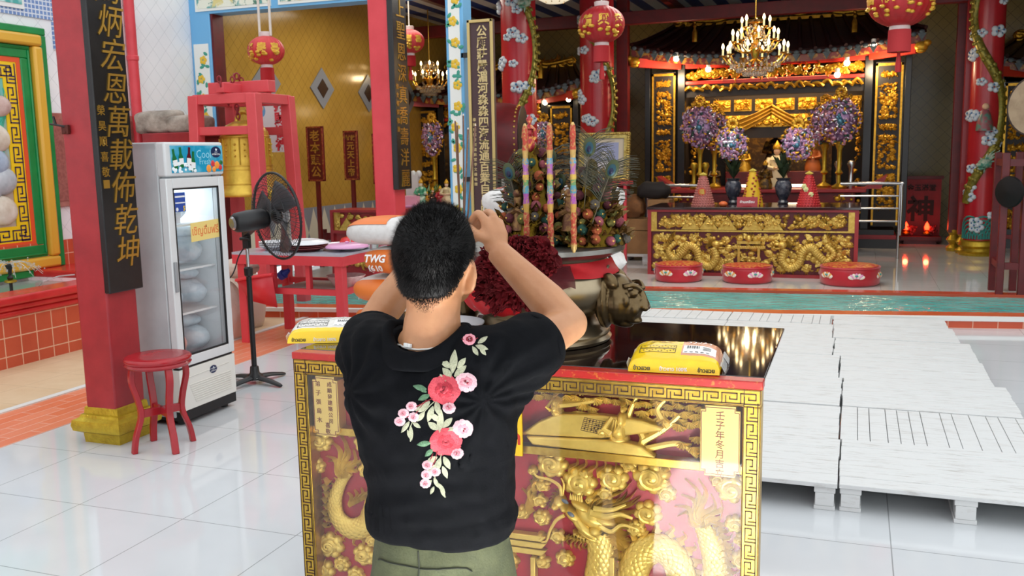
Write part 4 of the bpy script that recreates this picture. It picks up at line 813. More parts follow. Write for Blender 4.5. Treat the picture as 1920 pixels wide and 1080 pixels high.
e_(1112, 968, 38, 22, .045, -28); e_(1098, 984, 40, 13, .052, -42); e_(1108, 1003, 28, 9, .035, -22); e_(1078, 962, 24, 12, .05, -40); e_(1092, 945, 24, 9, .05, -24); e_(1052, 938, 13, 14, .05, 0); e_(1046, 944, 9, 9, .058, 0); e_(1062, 948, 11, 8, .056, -40); e_(1120, 990, 15, 12, .058, 0); e_(1136, 972, 26, 9, .048, -15); e_(1088, 1000, 16, 5, .03, -25)
for k in range(6): u, v = A(1073+k*4, 933+k*.9); mb.lathe([(.005, 0), (.0035, .01), (.0005, .019)], (u, v, .03), 6, R=Matrix.Rotation(-PI/2, 3, 'X'))
for k in range(5): u, v = A(1082+k*6, 992+k*3); mb.lathe([(.004, 0), (.0005, .012)], (u, v, .05), 6, R=Matrix.Rotation(PI/2, 3, 'X'))
def st_(lst, r0, r1, z=.045): pts = spline([(*A(x, y), z) for x, y in lst], 6); mb.tube(pts, [r0-(r0-r1)*i/len(pts) for i in range(len(pts))], 7)
st_([(1112, 955), (1140, 962), (1165, 958), (1190, 966)], .013, .004); st_([(1118, 948), (1150, 950), (1178, 940)], .011, .003); st_([(1128, 980), (1150, 990), (1170, 978), (1196, 985)], .009, .003)
st_([(1056, 926), (1052, 908), (1034, 896), (1010, 890), (1003, 878)], .006, .003, .03); st_([(1062, 962), (1046, 972), (1034, 992), (1028, 1010), (1018, 1012)], .006, .003, .03); st_([(1058, 925), (1060, 905), (1055, 893)], .004, .002, .03)
for k in range(30):
    q = k/29; fl_(mb, 1112+26*math.sin(q*2.6)+r.uniform(-5, 5), 944+70*q+r.uniform(-3, 3), .95-1.5*q+r.uniform(-.14, .14), r.uniform(58, 98)*(1-.3*q), 15, r.uniform(.03, .05), .3)
for k in range(13): fl_(mb, 1064+k*6, 1000+k*1.6, -1.95+.09*k, r.uniform(20, 36), 11, .035)
for k in range(6): fl_(mb, 1052-k*2, 932+k*3, 2.2+.3*k, 20, 9, .035)
for k in range(8): fl_(mb, 1128+k*4, 1024+k*3, -.9+.12*k, 32, 13, .035)
mb.build('dragon_head', AGOLD, t_, sharp=60)
mb = MB(Tp)
for x, y in ((1077, 956), (1066, 932)): u, v = A(x, y); mb.ell((u, v, .058), (.012, .006, .006), 12, 6, R=Matrix.Rotation(-.5, 3, 'Z')); mb.ell((u-.005, v+.003, .062), (.003, .003, .003), 8, 5)
mb.build('glass_eye', M('grey_glass_eye', '#6d737b', .1), t_)
mb = MB(Tp)
for x in (1003, 1150): u, v = A(x, 1040); mb.prism([(u-.008, AB+FWD), (u+.008, AB+FWD), (u+.008, v), (u-.008, v)], 0, .04)
for k in range(3): u, v = A(995, 1036-k*14); mb.prism([(u-.12, v), (u+.04, v), (u+.055, v+.018), (u-.14, v+.018)], 0, .03+.006*k)
mb.build('pavilion', AGOLD, t_, bevel=.003)
mb = MB(); mb.add([Tf @ V((x, z, -.0025)) for x, z in ((FWD, AB+FWD), (AW-FWD, AB+FWD), (AW-FWD, ztop-FWD), (FWD, ztop-FWD))], [(0, 1, 2, 3)])
gm = thin_glass('hazy_glass_pane', .01, 1.7)  # thin white film stands in for the haze of reflected light
mb.build('glass_pane', gm, t_, smooth=False)
# paper sign taped to the glass, half hidden by the man
ys = T('yellow_notice', 'yellow paper notice with red Thai letters taped on the altar glass beside the shirt', 'notice', (-.93, AY0, .8)); Ts = frame((-.93, AY0-.001, .8), (1, 0, 0), (0, 0, 1))
mb = MB(Ts); mb.prism([(-.1, -.065), (.055, -.065), (.055, .16), (-.1, .16)], -.006, .0015); mb.build('paper', M('yellow_notice_paper', '#eabb1c', .5), ys)
mb = MB(Ts); mb.text('ออก', .055, Matrix.Translation((.005, -.01, .002)), 0, .03); mb.build('lettering', M('red_notice_ink', '#b5321f', .5), ys)
mb = MB(); mb.tube(spline([(AX1+.005, AY0+.05, .36), (AX1+.04, AY0+.02, .3), (AX1+.035, AY0, .26), (AX1+.005, AY0+.03, .27)], 6), .0028, 6); mb.build('wire', BLK, tag=('thin black wire loop hanging at the right edge of the altar', 'wire'))
# ------------------------------------------------------------ bronze censer
BRZ = M('polished_bronze', '#a3947a', .3, .9, var=(5, '#7d6c52', .35, .75), bump=(4, .05)); BRZD = M('dark_bronze', '#7d6a4c', .3, .9, var=(9, '#54432b', .3, .75))
cc = V((-.95, 2.82, AZ)); t_ = T('incense_urn', 'large bronze incense urn with lion head handles on the altar', 'incense urn', cc)
prof = [(.13, 0), (.225, .002), (.232, .012), (.222, .022), (.228, .03), (.222, .04), (.212, .045), (.208, .055), (.195, .062), (.185, .075), (.178, .085), (.2, .095), (.235, .125), (.255, .16), (.258, .19), (.245, .225), (.225, .25), (.215, .268)]
mb = MB(); mb.lathe(prof, cc, 56); mb.build('bowl', BRZ, t_, sharp=50)
mb = MB(); mb.lathe([(.205, .262), (.265, .286), (.275, .292), (.275, .306), (.268, .309), (.0, .305)], cc, 56); mb.build('rim', M('grey_pewter_rim', '#8c8983', .35, 1, var=(10, '#6f6b64', .35, .7)), t_, sharp=50)
for s_ in (1, -1):
    Hc = cc+V((s_*.225, -.03, .15)); mb = MB(); tilt = Matrix.Rotation(.2*s_, 3, 'Y')
    P = lambda x, y, z: Hc+tilt @ V((s_*x, y, z))
    Rx = lambda a: Matrix.Rotation(a*s_, 3, 'Y')
    mb.lathe([(.07, -.02), (.098, -.005), (.1, .012), (.085, .022)], Hc, 32, R=Matrix.Rotation(PI/2*s_, 3, 'Y') @ Matrix.Diagonal((1, .85, 1)))
    mb.ell(P(.045, 0, 0), (.055, .07, .082), 20, 14); mb.ell(P(.085, 0, -.012), (.04, .05, .055), 16, 10)
    mb.ell(P(.118, 0, .002), (.026, .03, .022), 14, 8); mb.ell(P(.09, 0, -.048), (.042, .038, .014), 14, 8, R=Rx(.25)); mb.ell(P(.068, 0, -.064), (.04, .034, .018), 14, 8, R=Rx(.25))
    mb.tube(spline([P(.085, 0, .05), P(.11, 0, .035), P(.125, 0, .012)], 5), [.014]*5+[.013]*6, 8)
    for y in (-1, 1):
        mb.ell(P(.134, y*.014, -.004), (.012, .013, .011), 10, 7)
        mb.ell(P(.09, y*.034, .036), (.019, .014, .013), 12, 8); mb.tube(spline([P(.062, y*.048, .052), P(.09, y*.04, .062), P(.112, y*.014, .048)], 5), .0085, 7)
        mb.ell(P(.102, y*.03, -.012), (.02, .018, .024), 12, 8); mb.ell(P(.075, y*.05, .012), (.014, .012, .022), 10, 7)
        mb.ell(P(.022, y*.058, .062), (.03, .016, .02), 12, 8, R=Rx(.9))
    for k in range(6): mb.ell(P(.112-.006*k, -.036+.001*k if k % 2 else .036, -.037), (.006, .005, .01), 7, 5)
    fuse(mb, 'lion_handle', BRZD, t_, .0034, 2)
# red cloth and rosette
REDC = M('red_satin_cloth', '#9c1016', .5, var=(6, '#ad1a20', .3, .7), bump=(9, .25), spec=.2); ROSE = M('dark_red_tulle', '#420509', .8, var=(20, '#5e0a12', .35, .7), spec=.15)
def radz(z):
    for (r0, z0), (r1, z1) in zip(prof, prof[1:]):
        if z0 <= z <= z1: return r0+(r1-r0)*(z-z0)/(z1-z0+1e-9)
    return .2
t_ = T('festive_cloth', 'red cloth wrap with big ruffled rosette tied around the bronze urn', 'cloth', cc+V((0, -.2, .2)))
def cl(a0, a1, z0, z1, off):
    def f(u, v):
        a_ = a0+(a1-a0)*u; z = z0+(z1-z0)*v; r_ = radz(z)+off+.003*math.sin(u*31+v*5); return cc+V((r_*math.cos(a_), r_*math.sin(a_), z+.004*math.sin(u*23)*(1-v)))
    return f
mb = MB(); mb.sheet(cl(-2.72, -1.5, .108, .262, .006), 40, 14); mb.build('cloth', REDC, t_, sharp=180)
mb = MB(); mb.sheet(cl(-3.6, .6, .222, .266, .012), 60, 6); mb.build('neck_band', REDC, t_, sharp=180)
for a0, a1, z0, z1 in ((-1.5, -.85, .2, .262), (-3.3, -2.6, .15, .24)): mb = MB(); mb.sheet(cl(a0, a1, z0, z1, .024), 24, 10); mb.build('ribbon_tail', M('sheer_dark_red_ribbon', '#4a0a12', .6, alpha=.88, spec=.2), t_, sharp=180)
mb = MB(); r = random.Random(3); rc = W(965, 520, 2.5)
rc = V((rc.x, 2.53, rc.z+.012))
def ruffle(c, n_, rad, ax):
    Rm = V(ax).to_track_quat('Z', 'Y').to_matrix(); ph = r.uniform(0, 6)
    for k in range(3):
        rk_ = rad*(1-.28*k); h0 = .02*k
        def f(u, v, rk_=rk_, h0=h0, k=k):
            a_ = 2*PI*u; wv = math.sin(a_*7+ph+k)*.013*v+math.sin(a_*3+ph*2)*.01*v; rr = rk_*(.25+.75*v); return V(c)+Rm @ V((rr*math.cos(a_), rr*math.sin(a_), h0+.025*(1-(v-.2)**2)+wv))
        mb.sheet(f, 42, 4)
for i in range(34):
    th = i*2.39996; q = math.sqrt(i/34)*.08; x, z = q*math.cos(th), q*math.sin(th); y = -.05*math.sqrt(max(0, 1-(q/.1)**2))
    ruffle(rc+V((x-.008, y, z*.98)), 5, .035, (x*5+r.uniform(-.2, .2), -.55, z*5+r.uniform(-.2, .2)))
rc2 = rc+V((.07, -.0, .042))
for i in range(16):
    th = i*2.39996; q = math.sqrt(i/16)*.046; x, z = q*math.cos(th), q*math.sin(th)
    ruffle(rc2+V((x, -.035*math.sqrt(max(0, 1-(q/.06)**2)), z)), 5, .03, (x*8, -.6, z*8))
mb.build('rosette', ROSE, t_, sharp=180)
# ------------------------------------------------------------ offering trees, candles, feathers on the urn rim
RZ = AZ+.308
POM = {n: M('pompom_'+n, c, .8, var=(120, c2, .4, .7), bump=(150, .5)) for n, c, c2 in (('maroon', '#45101a', '#5e1824'), ('green', '#0c3329', '#154a3a'), ('orange', '#8f3f1e', '#a8562a'), ('pink', '#743038', '#8f464e'), ('olive', '#56521c', '#6d6726'), ('grey', '#4d453d', '#655c53'))}
FOIL = M('olive_gold_foil', '#6a5218', .26, 1, var=(14, '#3c3212', .3, .75), bump=(30, .5)); FOILB = M('bronze_paper_leaf', '#573a1a', .4, .5, var=(25, '#7d5f26', .35, .7))
def otree(c, Rb, Hh, seed, label):
    r = random.Random(seed); t2 = T('offering_tree', label, 'offering', c); c = V(c)
    mb = MB(); N = 22
    mb.sheet(lambda u, v: c+V((Rb*(1-.86*v)*math.cos(2*PI*u)*(1+.06*math.sin(8*2*PI*u)), Rb*(1-.86*v)*math.sin(2*PI*u)*(1+.06*math.sin(8*2*PI*u)), Hh*v)), 48, 8); mb.ell(c+V((0, 0, Hh)), (.02, .02, .03), 10, 6); mb.build('foil_cone', FOIL, t2)
    mb = MB()
    for k in range(170):
        v = r.random()**1.3*.9; a_ = r.uniform(0, 6.28); rr = Rb*(1-.86*v)*1.02; p = c+V((rr*math.cos(a_), rr*math.sin(a_), Hh*v+.012)); d_ = V((math.cos(a_), math.sin(a_), r.uniform(.2, 1.1))).normalized(); L = r.uniform(.03, .05); s_ = d_.cross(V((0, 0, 1))).normalized()*L*.3; q = V((0, 0, .008))
        mb.add([p, p+d_*L*.5+s_-q, p+d_*L, p+d_*L*.5-s_-q, p+d_*L*.5+q], [(0, 1, 4), (1, 2, 4), (2, 3, 4), (3, 0, 4)])
    mb.build('paper_leaves', FOILB, t2, smooth=False)
    names = list(POM); k = 0
    for row in range(9):
        v = row/9; rr = Rb*(1-.86*v)+.006; n_ = max(4, int(2*PI*rr/.042))
        for j in range(n_):
            a_ = 2*PI*(j+.5*(row % 2))/n_+r.uniform(-.1, .1)
            if math.sin(a_) > .35 or r.random() < .15: continue
            p = c+V((rr*math.cos(a_), rr*math.sin(a_), Hh*v+.022+r.uniform(-.006, .006))); s_ = r.uniform(.013, .018)
            mb = MB(); mb.ell(p, s_, 10, 7); mb.k = 1; mb.ell(p+V((math.cos(a_), math.sin(a_), .1))*s_*.95, .0035, 6, 4); mb.build('pompom', [POM[names[r.randrange(6)]], GOLD], t2)
    return t2, c
GOLDFIG = M('bronze_gold_figure', '#7d5c34', .4, .6, var=(60, '#5a3626', .45, .6))
Lt, Lc = otree((-.972, 2.83, RZ), .125, .30, 5, 'left foil cone offering tree covered with pompoms and leaves'); Rt, Rc = otree((-.775, 2.83, RZ), .1, .24, 9, 'right foil cone offering tree covered with pompoms and leaves')
mb = MB(); h = Lc+V((0, -.02, .32)); mb.ell(h, (.018, .014, .028), 10, 6); mb.ell(h+V((0, 0, .036)), .013, 8, 6)
for s_ in (-1, 1): mb.tube([h+V((0, 0, .0)), h+V((s_*.022, -.003, .02)), h+V((s_*.018, -.004, .045))], .006, 5)
mb.lathe([(.02, .045), (.005, .06), (.012, .075), (.0, .09)], h, 8); mb.build('red_figure', M('red_gold_paper', '#9e2430', .4, .3, var=(60, '#c98a3a', .5, .62)), Lt)
for tt, c, x in ((Lt, Lc, -.02), (Rt, Rc, -.05)):
    mb = MB(); b_ = c+V((x, -.085, .05)); mb.lathe([(.026, 0), (.02, .04), (.012, .09), (.014, .1), (.0, .125)], b_, 12); mb.ell(b_+V((0, -.006, .115)), .014, 8, 6); mb.tube([b_+V((-.028, -.005, .05)), b_+V((0, -.02, .065)), b_+V((.028, -.005, .05))], .009, 6); mb.build('paper_figure', GOLDFIG, tt)
CND = M('dragon_candle_wax', '#cfae74', .4, .3, var=(80, '#c0392f', .5, .55)); t = NT(CND); p = t.xyz()
zz1 = t.math('SUBTRACT', p[2], RZ); cr = t.new('ShaderNodeValToRGB'); t.l.new(t.math('DIVIDE', zz1, .39), cr.inputs[0]); el = cr.color_ramp; el.interpolation = 'CONSTANT'
for i, (q, c) in enumerate(((0, '#b89a5a'), (.06, '#9c1a1c'), (.3, '#b08a34'), (.36, '#8a2f94'), (.44, '#1f7f96'), (.5, '#357f50'), (.54, '#b89a3c'), (.58, '#8f4a9c'), (.66, '#2f86ac'), (.7, '#b08f50'), (.76, '#a01e20'), (.94, '#c2a266'))):
    e = el.elements[i] if i < 2 else el.elements.new(q); e.position = q; e.color = (*lin(c), 1)
t.l.new(t.mix(t.math('ADD', .12, t.math('MULTIPLY', t.ramp(t.noise(150, 2), .5, .58), .75)), cr.outputs[0], '#a8854a'), t.b.inputs['Base Color'])
for (x, y, nm) in ((988, 2.585, 'left'), (1033, 2.575, 'middle'), (1076, 2.585, 'right')):
    b_ = W(x, 457, y); top = W(x-4, 232, y); b_ = V((b_.x, y, RZ)); hgt = .375; mb = MB()
    pr = [(.004, 0), (.0085, .012)]+[(.0088+.0012*math.sin(i*1.9), .012+i*.012) for i in range(1, 29)]+[(.008, hgt-.012), (.003, hgt)]
    mb.lathe(pr, b_, 14); mb.build('dragon_candle', CND, tag=('tall striped dragon incense candle, the %s of three before the offering trees' % nm, 'candle', 'dragon candles'))
BARB = M('dark_green_feather_barbs', '#2a2f22', .6, var=(30, '#4a4328', .4, .7)); EYE1 = M('peacock_teal', '#123c48', .4, .3); EYE2 = M('peacock_navy', '#0e1434', .4, .3); EYE3 = M('peacock_bronze', '#3d4426', .4, .4)
def feather(base, tip, seed, label):
    r = random.Random(seed); base, tip = V(base), V(tip); t2 = T('peacock_feather', label, 'feather', base, 'peacock feathers on the urn'); d = (tip-base); L = d.length; dn = d.normalized(); side = dn.cross(V((0, -1, 0))).normalized()
    mid = base+d*.5+V((0, -.01, 0)); pts = spline([base, mid, tip], 8); mb = MB(); mb.tube(pts, [.0018-.001*i/16 for i in range(17)], 5); mb.build('quill', M('dark_quill', '#4d4430', .5), t2)
    mb = MB()
    for i in range(60):
        q = .35+.65*i/60; p = base+d*q
        for s_ in (-1, 1):
            l = .05+.03*math.sin(q*3); e = p+side*s_*l+dn*(.045+r.uniform(-.01, .01))+V((0, r.uniform(-.02, .02), -.012)); mb.tube([p, p+(e-p)*.5+dn*.008, e], [.0009, .0008, .0004], 3, False)
    mb.build('barbs', BARB, t2)
    mb = MB(); R_ = Matrix((side, dn, side.cross(dn))).transposed(); c = base+d*.86+V((0, -.004, 0))
    for k, (a, b, o_) in enumerate(((.02, .03, 0), (.013, .019, -.003), (.007, .01, -.006))): mb.k = k; mb.ell(c+V((0, o_, 0))+dn*o_, (a, b, .003), 16, 6, R=R_)
    mb.build('eye', [EYE3, EYE1, EYE2], t2)
for i, (bx_, by_, tx_, ty_, Y0, lb) in enumerate(((985, 430, 950, 305, 2.75, 'leftmost peacock feather leaning out over the urn'), (1015, 400, 1036, 280, 2.93, 'peacock feather behind the middle candle, upper one'), (1020, 420, 1055, 330, 2.9, 'peacock feather lower between middle and right candle'), (1095, 400, 1108, 255, 2.75, 'tall peacock feather above the right offering tree'), (1110, 420, 1155, 300, 2.72, 'rightmost peacock feather leaning toward the framed picture'))):
    feather(W(bx_, by_, Y0), W(tx_, ty_, Y0), i, lb)
# ------------------------------------------------------------ rice bags, dish
RY = M('yellow_rice_bag_print', '#efc61c', .18, bump=(26, .35, .006)); RP = M('rice_through_clear_plastic', '#cf9272', .16, bump=(40, .5, .006)); RCL = M('clear_bag_film', '#e8e8e6', .12, alpha=.45); RWH = M('white_label', '#e9e7e4', .35); RBK = M('black_print', '#1b1714', .5)
def rice_bag(c, rz, label, L=.245, D=.2, H=.062, clear=False):
    t2 = T('rice_bag', label, 'rice bag', c); Rz = Matrix.Rotation(rz, 3, 'Z'); c = V(c)
    def f(u, v, k=1.0):
        x, y = (u-.5)*L, v*D; e = (max(0, 1-abs(2*u-1)**6)**.5); prof_ = (min(1, v/.035)**.5)*(.42+.58*math.sin(min(1, (v+.08)/.62)*PI/2))*(1 if v < .62 else max(0, 1-((v-.62)/.4)**2)**.7); q = V((x, y, H*prof_*(.35+.65*e)+.002*noise.noise(V((x*60, y*60, 0)))))
        return c+Rz @ (V((q.x, q.y-.001*k, max(.001, q.z)+.0006*(k-1))))
    mb = MB(); mb.sheet(lambda u, v: f(u, v), 44, 26); mb.k = 0
    mb.mi = [0 if ((i % 44) < 25 and not clear) or (i//44) < 4 else 1 for i in range(len(mb.f))]
    mb.sheet(lambda u, v: c+Rz @ V(((u-.5)*L, v*D, .0008)), 2, 2); mb.build('bag', [RY, RP if not clear else M('white_rice_in_plastic', '#d5d1ca', .16, bump=(40, .5, .006))], t2, sharp=180)
    if clear: L *= .999
    Fd = lambda x, z: c+Rz @ V((x, -.0015, z))
    mb = MB(); 
    for (x0, x1, y0, y1, dy) in ((-.52, -.5, 0, .9, 0), (.5, .56, .05, .55, .03), (.5, .57, .6, .9, 0)):
        n_ = 5
        mb.sheet(lambda u, v, x0=x0, x1=x1, y0=y0, y1=y1: c+Rz @ V(((x0+(x1-x0)*u)*L, (y0+(y1-y0)*v)*D, H*.4*(1-abs(u-.2))+.008*math.sin(v*9))), n_, n_)
    mb.build('clear_seal', RCL, t2, sharp=180)
    Tk = Matrix.Translation(c) @ Rz.to_4x4() @ frame((0, -.002, 0), (1, 0, 0), (0, 0, 1))
    mb = MB(); mb.text('ข้าวสวย', .015, Tk @ Matrix.Translation((-.085, .013, 0)), 0, .03); mb.text('ข้าวสวย', .015, Tk @ Matrix.Translation((.088, .013, 0)), 0, .03); mb.build('lettering', RBK, t2)
    mb = MB(); mb.text('ข้าวขาว 100%', .014, Tk @ Matrix.Translation((0, .013, 0)), 0, .03); mb.build('white_lettering', RWH, t2)
    mb = MB(); mb.sheet(lambda u, v: f(.585+u*.36, .2+v*.24, 1.6), 12, 8); mb.k = 1
    for i in range(16): 
        if i % 3 != 2: mb.sheet(lambda u, v, i=i: f(.625+.0085*i+u*.005*(1+i % 2*.5), .34+v*.085, 3.0), 1, 2)
    for i in range(5): mb.sheet(lambda u, v, i=i: f(.6+.06*i+u*.035, .23+v*.012, 3.0), 2, 1)
    for i in range(3): mb.sheet(lambda u, v, i=i: f(.8+u*.09, .3+.035*i+v*.012, 3.0), 2, 1)
    mb.build('label', [RWH, RBK], t2, sharp=180)
    mb = MB()
    for (u0, v0, w_, h_) in ((.1, .2, .4, .1), (.1, .32, .4, .1)):
        for i in range(12): mb.sheet(lambda u, v, i=i: f(u0+w_*(i+.15)/12+u*w_*.04, v0+h_*(.3+.4*((i*7) % 3)/2)+v*.012, 2.2), 1, 1)
        for (a, b, cw, ch) in ((0, 0, w_, .008), (0, h_, w_, .008), (0, 0, .006, h_), (w_, 0, .006, h_)): mb.sheet(lambda u, v: f(u0+a+u*cw, v0+b+v*ch, 2.2), 6, 1)
    for (u0, v0, u1, v1) in ((.2, .62, .42, .66), (.42, .66, .5, .58), (.3, .55, .52, .5), (.2, .5, .42, .62)): mb.sheet(lambda u, v: f(u0+(u1-u0)*u, v0+(v1-v0)*u+v*.012, 2.2), 8, 1)
    mb.build('printed_lines', RBK, t2, sharp=180)
    mb = MB()
    for k in range(5):
        def f2(u, v, k=k): return f(.62+.055*k+.03*math.sin(6*u)+v*.014, .55+.25*u, 3.0)
        mb.sheet(f2, 8, 1)
    mb.build('white_swirl', RWH, t2, sharp=180); return t2
rice_bag(V((-.447, 2.445, AZ)), .07, 'yellow rice bag with barcode label on the right end of the altar')
rice_bag(V((-1.60, 2.56, AZ)), .35, 'white rice bag with yellow printed edge on the left end of the altar', clear=True)
PRT = M('white_porcelain', '#d9dbdd', .18); pc = W(872, 598, 2.55)
for k in range(2): dish('porcelain_plate', (-1.19, 2.6, AZ+.03+k*.02), .125, .028, PRT, ('upper' if k else 'lower')+' white porcelain plate of the pair behind the man\'s neck', 'plate')
mb = MB(); mb.lathe([(.06, 0), (.06, .03), (.0, .03)], (-1.19, 2.6, AZ), 20); mb.build('plate_stand', PRT, tag=('small white stand under the porcelain plates on the altar', 'stand'))
mb = MB(); mb.lathe([(.05, 0), (.045, .012), (0, .02)], (-1.2, 2.58, AZ+.058), 16, sx=1.3); mb.build('cake', M('pale_cake', '#e6dccb', .6), tag=('pale sweet cake on the upper porcelain plate', 'cake'))
# ------------------------------------------------------------ the man with incense
SKIN = M('light_brown_skin', '#ba8660', .5, var=(14, '#ab7550', .35, .75), bump=(160, .06), obj=True)
SKIN.node_tree.nodes['Principled BSDF'].inputs['Subsurface Weight'].default_value = .12; SKIN.node_tree.nodes['Principled BSDF'].inputs['Subsurface Radius'].default_value = (.012, .005, .003)
man = T('person', 'short haired man from behind in black rose embroidered shirt, raising incense at the altar', 'person', (-.82, 1.72, 0))
Hd = V((-.808, 1.735, 1.395)); mb = MB()
mb.ell(Hd+V((0, -.004, .008)), (.079, .093, .088), 24, 16)
mb.ell(Hd+V((.004, .045, -.045)), (.062, .06, .065), 18, 12)
mb.ell(Hd+V((.004, .06, -.075)), (.045, .045, .04), 14, 10)
mb.ell(Hd+V((.0, -.035, -.05)), (.062, .055, .06), 16, 10)
mb.tube([Hd+V((.004, .103, -.002)), Hd+V((.004, .118, -.03)), Hd+V((.004, .11, -.042))], [.008, .013, .014], 8)
mb.tube([Hd+V((-.014, .104, -.068)), Hd+V((.004, .112, -.066)), Hd+V((.022, .104, -.068))], [.005, .007, .005], 8)
mb.tube([Hd+V((-.035, .09, .018)), Hd+V((-.015, .1, .02))], [.008, .007], 6); mb.tube([Hd+V((.023, .1, .02)), Hd+V((.043, .09, .018))], [.007, .008], 6)
for s_ in (-1, 1):
    e = Hd+V((s_*(.068 if s_ > 0 else .074), .006, -.046)); R_ = Matrix.Rotation(-.18, 3, 'X') @ Matrix.Rotation(.95 if s_ > 0 else -.45, 3, 'Z')
    mb.tube([e+R_ @ V((s_*.004, -.019*math.cos(q)*(1 if math.cos(q) > 0 else .8), .031*math.sin(q))) for q in [-1.9+.31*i for i in range(15)]], [.005]*15, 7)
    mb.ell(e+R_ @ V((0, .0, -.0)), (.006, .019, .03), 12, 8, R=R_); mb.ell(e+R_ @ V((s_*.002, .008, -.03)), (.006, .009, .01), 8, 6)
neck = spline([Hd+V((0, -.012, -.04)), Hd+V((-.004, -.012, -.1)), V((-.815, 1.715, 1.235)), V((-.82, 1.714, 1.17)), V((-.82, 1.72, 1.1))], 5)
mb.tube(neck, [.06, .06, .059, .058, .058, .057, .0565, .057, .059, .06, .061, .062, .063, .064, .064, .064, .064, .06, .06, .06, .06][:len(neck)], 18)
for s_ in (-1, 1): mb.tube([V((-.82+s_*.03, 1.708, 1.225)), V((-.82+s_*.08, 1.715, 1.18)), V((-.82+s_*.14, 1.735, 1.15))], [.028, .032, .035], 10)
TOR = [(.66, -.806, 1.715, .135, .09), (.78, -.806, 1.715, .132, .09), (.9, -.806, 1.71, .135, .09), (1.0, -.812, 1.712, .14, .085), (1.1, -.818, 1.72, .14, .07), (1.15, -.82, 1.72, .12, .06)]
mb.rings([[V((cx+rx*math.cos(2*PI*j/28), cy+ry*math.sin(2*PI*j/28), z)) for j in range(28)] for z, cx, cy, rx, ry in TOR])
RSH, REL, RWR = V((-.675, 1.735, 1.165)), W(1068, 607, 1.97), W(930, 468, 1.985)
LSH, LEL, LWR = V((-.965, 1.735, 1.165)), W(697, 612, 1.95), W(765, 490, 1.965)
LWR = LEL+(V((-.945, 1.99, 1.385))-LEL).normalized()*.245
def limb(a, b, c, r):
    mb.tube(spline([a, a.lerp(b, .35), a.lerp(b, .7), b], 4)+[], [r[0]-(r[0]-r[1])*i/12 for i in range(13)], 14)
    mb.ell(b, r[1]*1.0, 14, 10)
    mid = b.lerp(c, .3); mb.tube(spline([b, mid, b.lerp(c, .65), c], 4), [r[1]*.98+(r[2]-r[1]*.98)*i/4 for i in range(5)]+[r[2]-(r[2]-r[3])*i/8 for i in range(1, 9)], 14)
limb(RSH, REL, RWR, (.055, .041, .044, .0275)); limb(LSH, LEL, LWR, (.055, .041, .044, .0275))
# hands
HG = V((-.868, 2.005, 1.425))
def hand(wr, kn, tips, th, r0=.0095):
    kn = [V(k) for k in kn]; c = sum(kn, V())/len(kn)
    for k in kn: mb.tube([wr, wr.lerp(k, .5), k], [.021, .017, .0115], 10)
    mb.tube([wr, wr.lerp(c, .55), c], [.027, .03, .02], 12, flat=.75, up=(0, 0, 1))
    for k, tp in zip(kn, tips): mb.tube(spline([k]+[V(q) for q in tp], 4), [.0108-.0028*i/(4*len(tp)) for i in range(4*len(tp)+1)], 9); mb.ell(V(tp[-1]), .0078, 8, 6)
    mb.tube(spline([wr.lerp(kn[0], .3)]+[V(q) for q in th], 4), [.0145-.0055*i/(4*len(th)) for i in range(4*len(th)+1)], 9); mb.ell(V(th[-1]), .0085, 8, 6)
K = [W(905, 408, 1.995), W(926, 407, 2.005), W(938, 418, 2.015), W(941, 433, 2.02)]
K[0] = W(908, 411, 1.985)
tips = [[K[0]+V((-.022, .012, .012)), HG+V((.012, .012, .006)), HG+V((.004, -.006, -.002))],
        [K[1]+V((-.03, .03, .008)), HG+V((.008, .028, .0)), HG+V((-.006, .012, -.012))],
        [K[2]+V((-.034, .03, .0)), HG+V((.01, .03, -.014)), HG+V((-.004, .014, -.026))],
        [K[3]+V((-.03, .026, -.006)), HG+V((.014, .028, -.03)), HG+V((.002, .014, -.038))]]
hand(RWR, K, tips, [W(893, 440, 1.965), W(880, 428, 1.975), HG+V((.004, -.018, .0))])
KL = [LWR+V(q) for q in ((.055, .022, .045), (.05, .036, .05), (.044, .05, .044), (.036, .058, .034))]
tl = [[k+V((.018, .03, .0)), HG+V((-.004, .045, -.02-.014*i)), HG+V((.012, .04, -.024-.014*i))] for i, k in enumerate(KL)]
hand(LWR, KL, tl, [LWR+V((.05, -.0, .04)), HG+V((-.022, -.012, -.012)), HG+V((-.008, -.02, -.006))])
body = fuse(mb, 'body', SKIN, man, .0042, 5)
# eyes and brows belong to the face
mb = MB()
for x in (-.018, .026): mb.ell(Hd+V((x, .097, -.004)), (.011, .008, .006), 12, 8)
mb.build('eyes', M('eye_white', '#e6e0da', .2), man); mb = MB()
for x in (-.018, .026): mb.ell(Hd+V((x, .1045, -.005)), .0045, 8, 6)
mb.build('irises', M('dark_iris', '#1a100c', .2), man)
mb = MB()
for x in (-.02, .028): mb.tube([Hd+V((x-.016, .098, .02)), Hd+V((x, .106, .025)), Hd+V((x+.016, .098, .021))], [.003, .004, .0025], 6)
HAIR = M('black_hair', '#090808', .6, var=(60, '#120f0e', .4, .7), spec=.25); mb.build('eyebrows', HAIR, man)
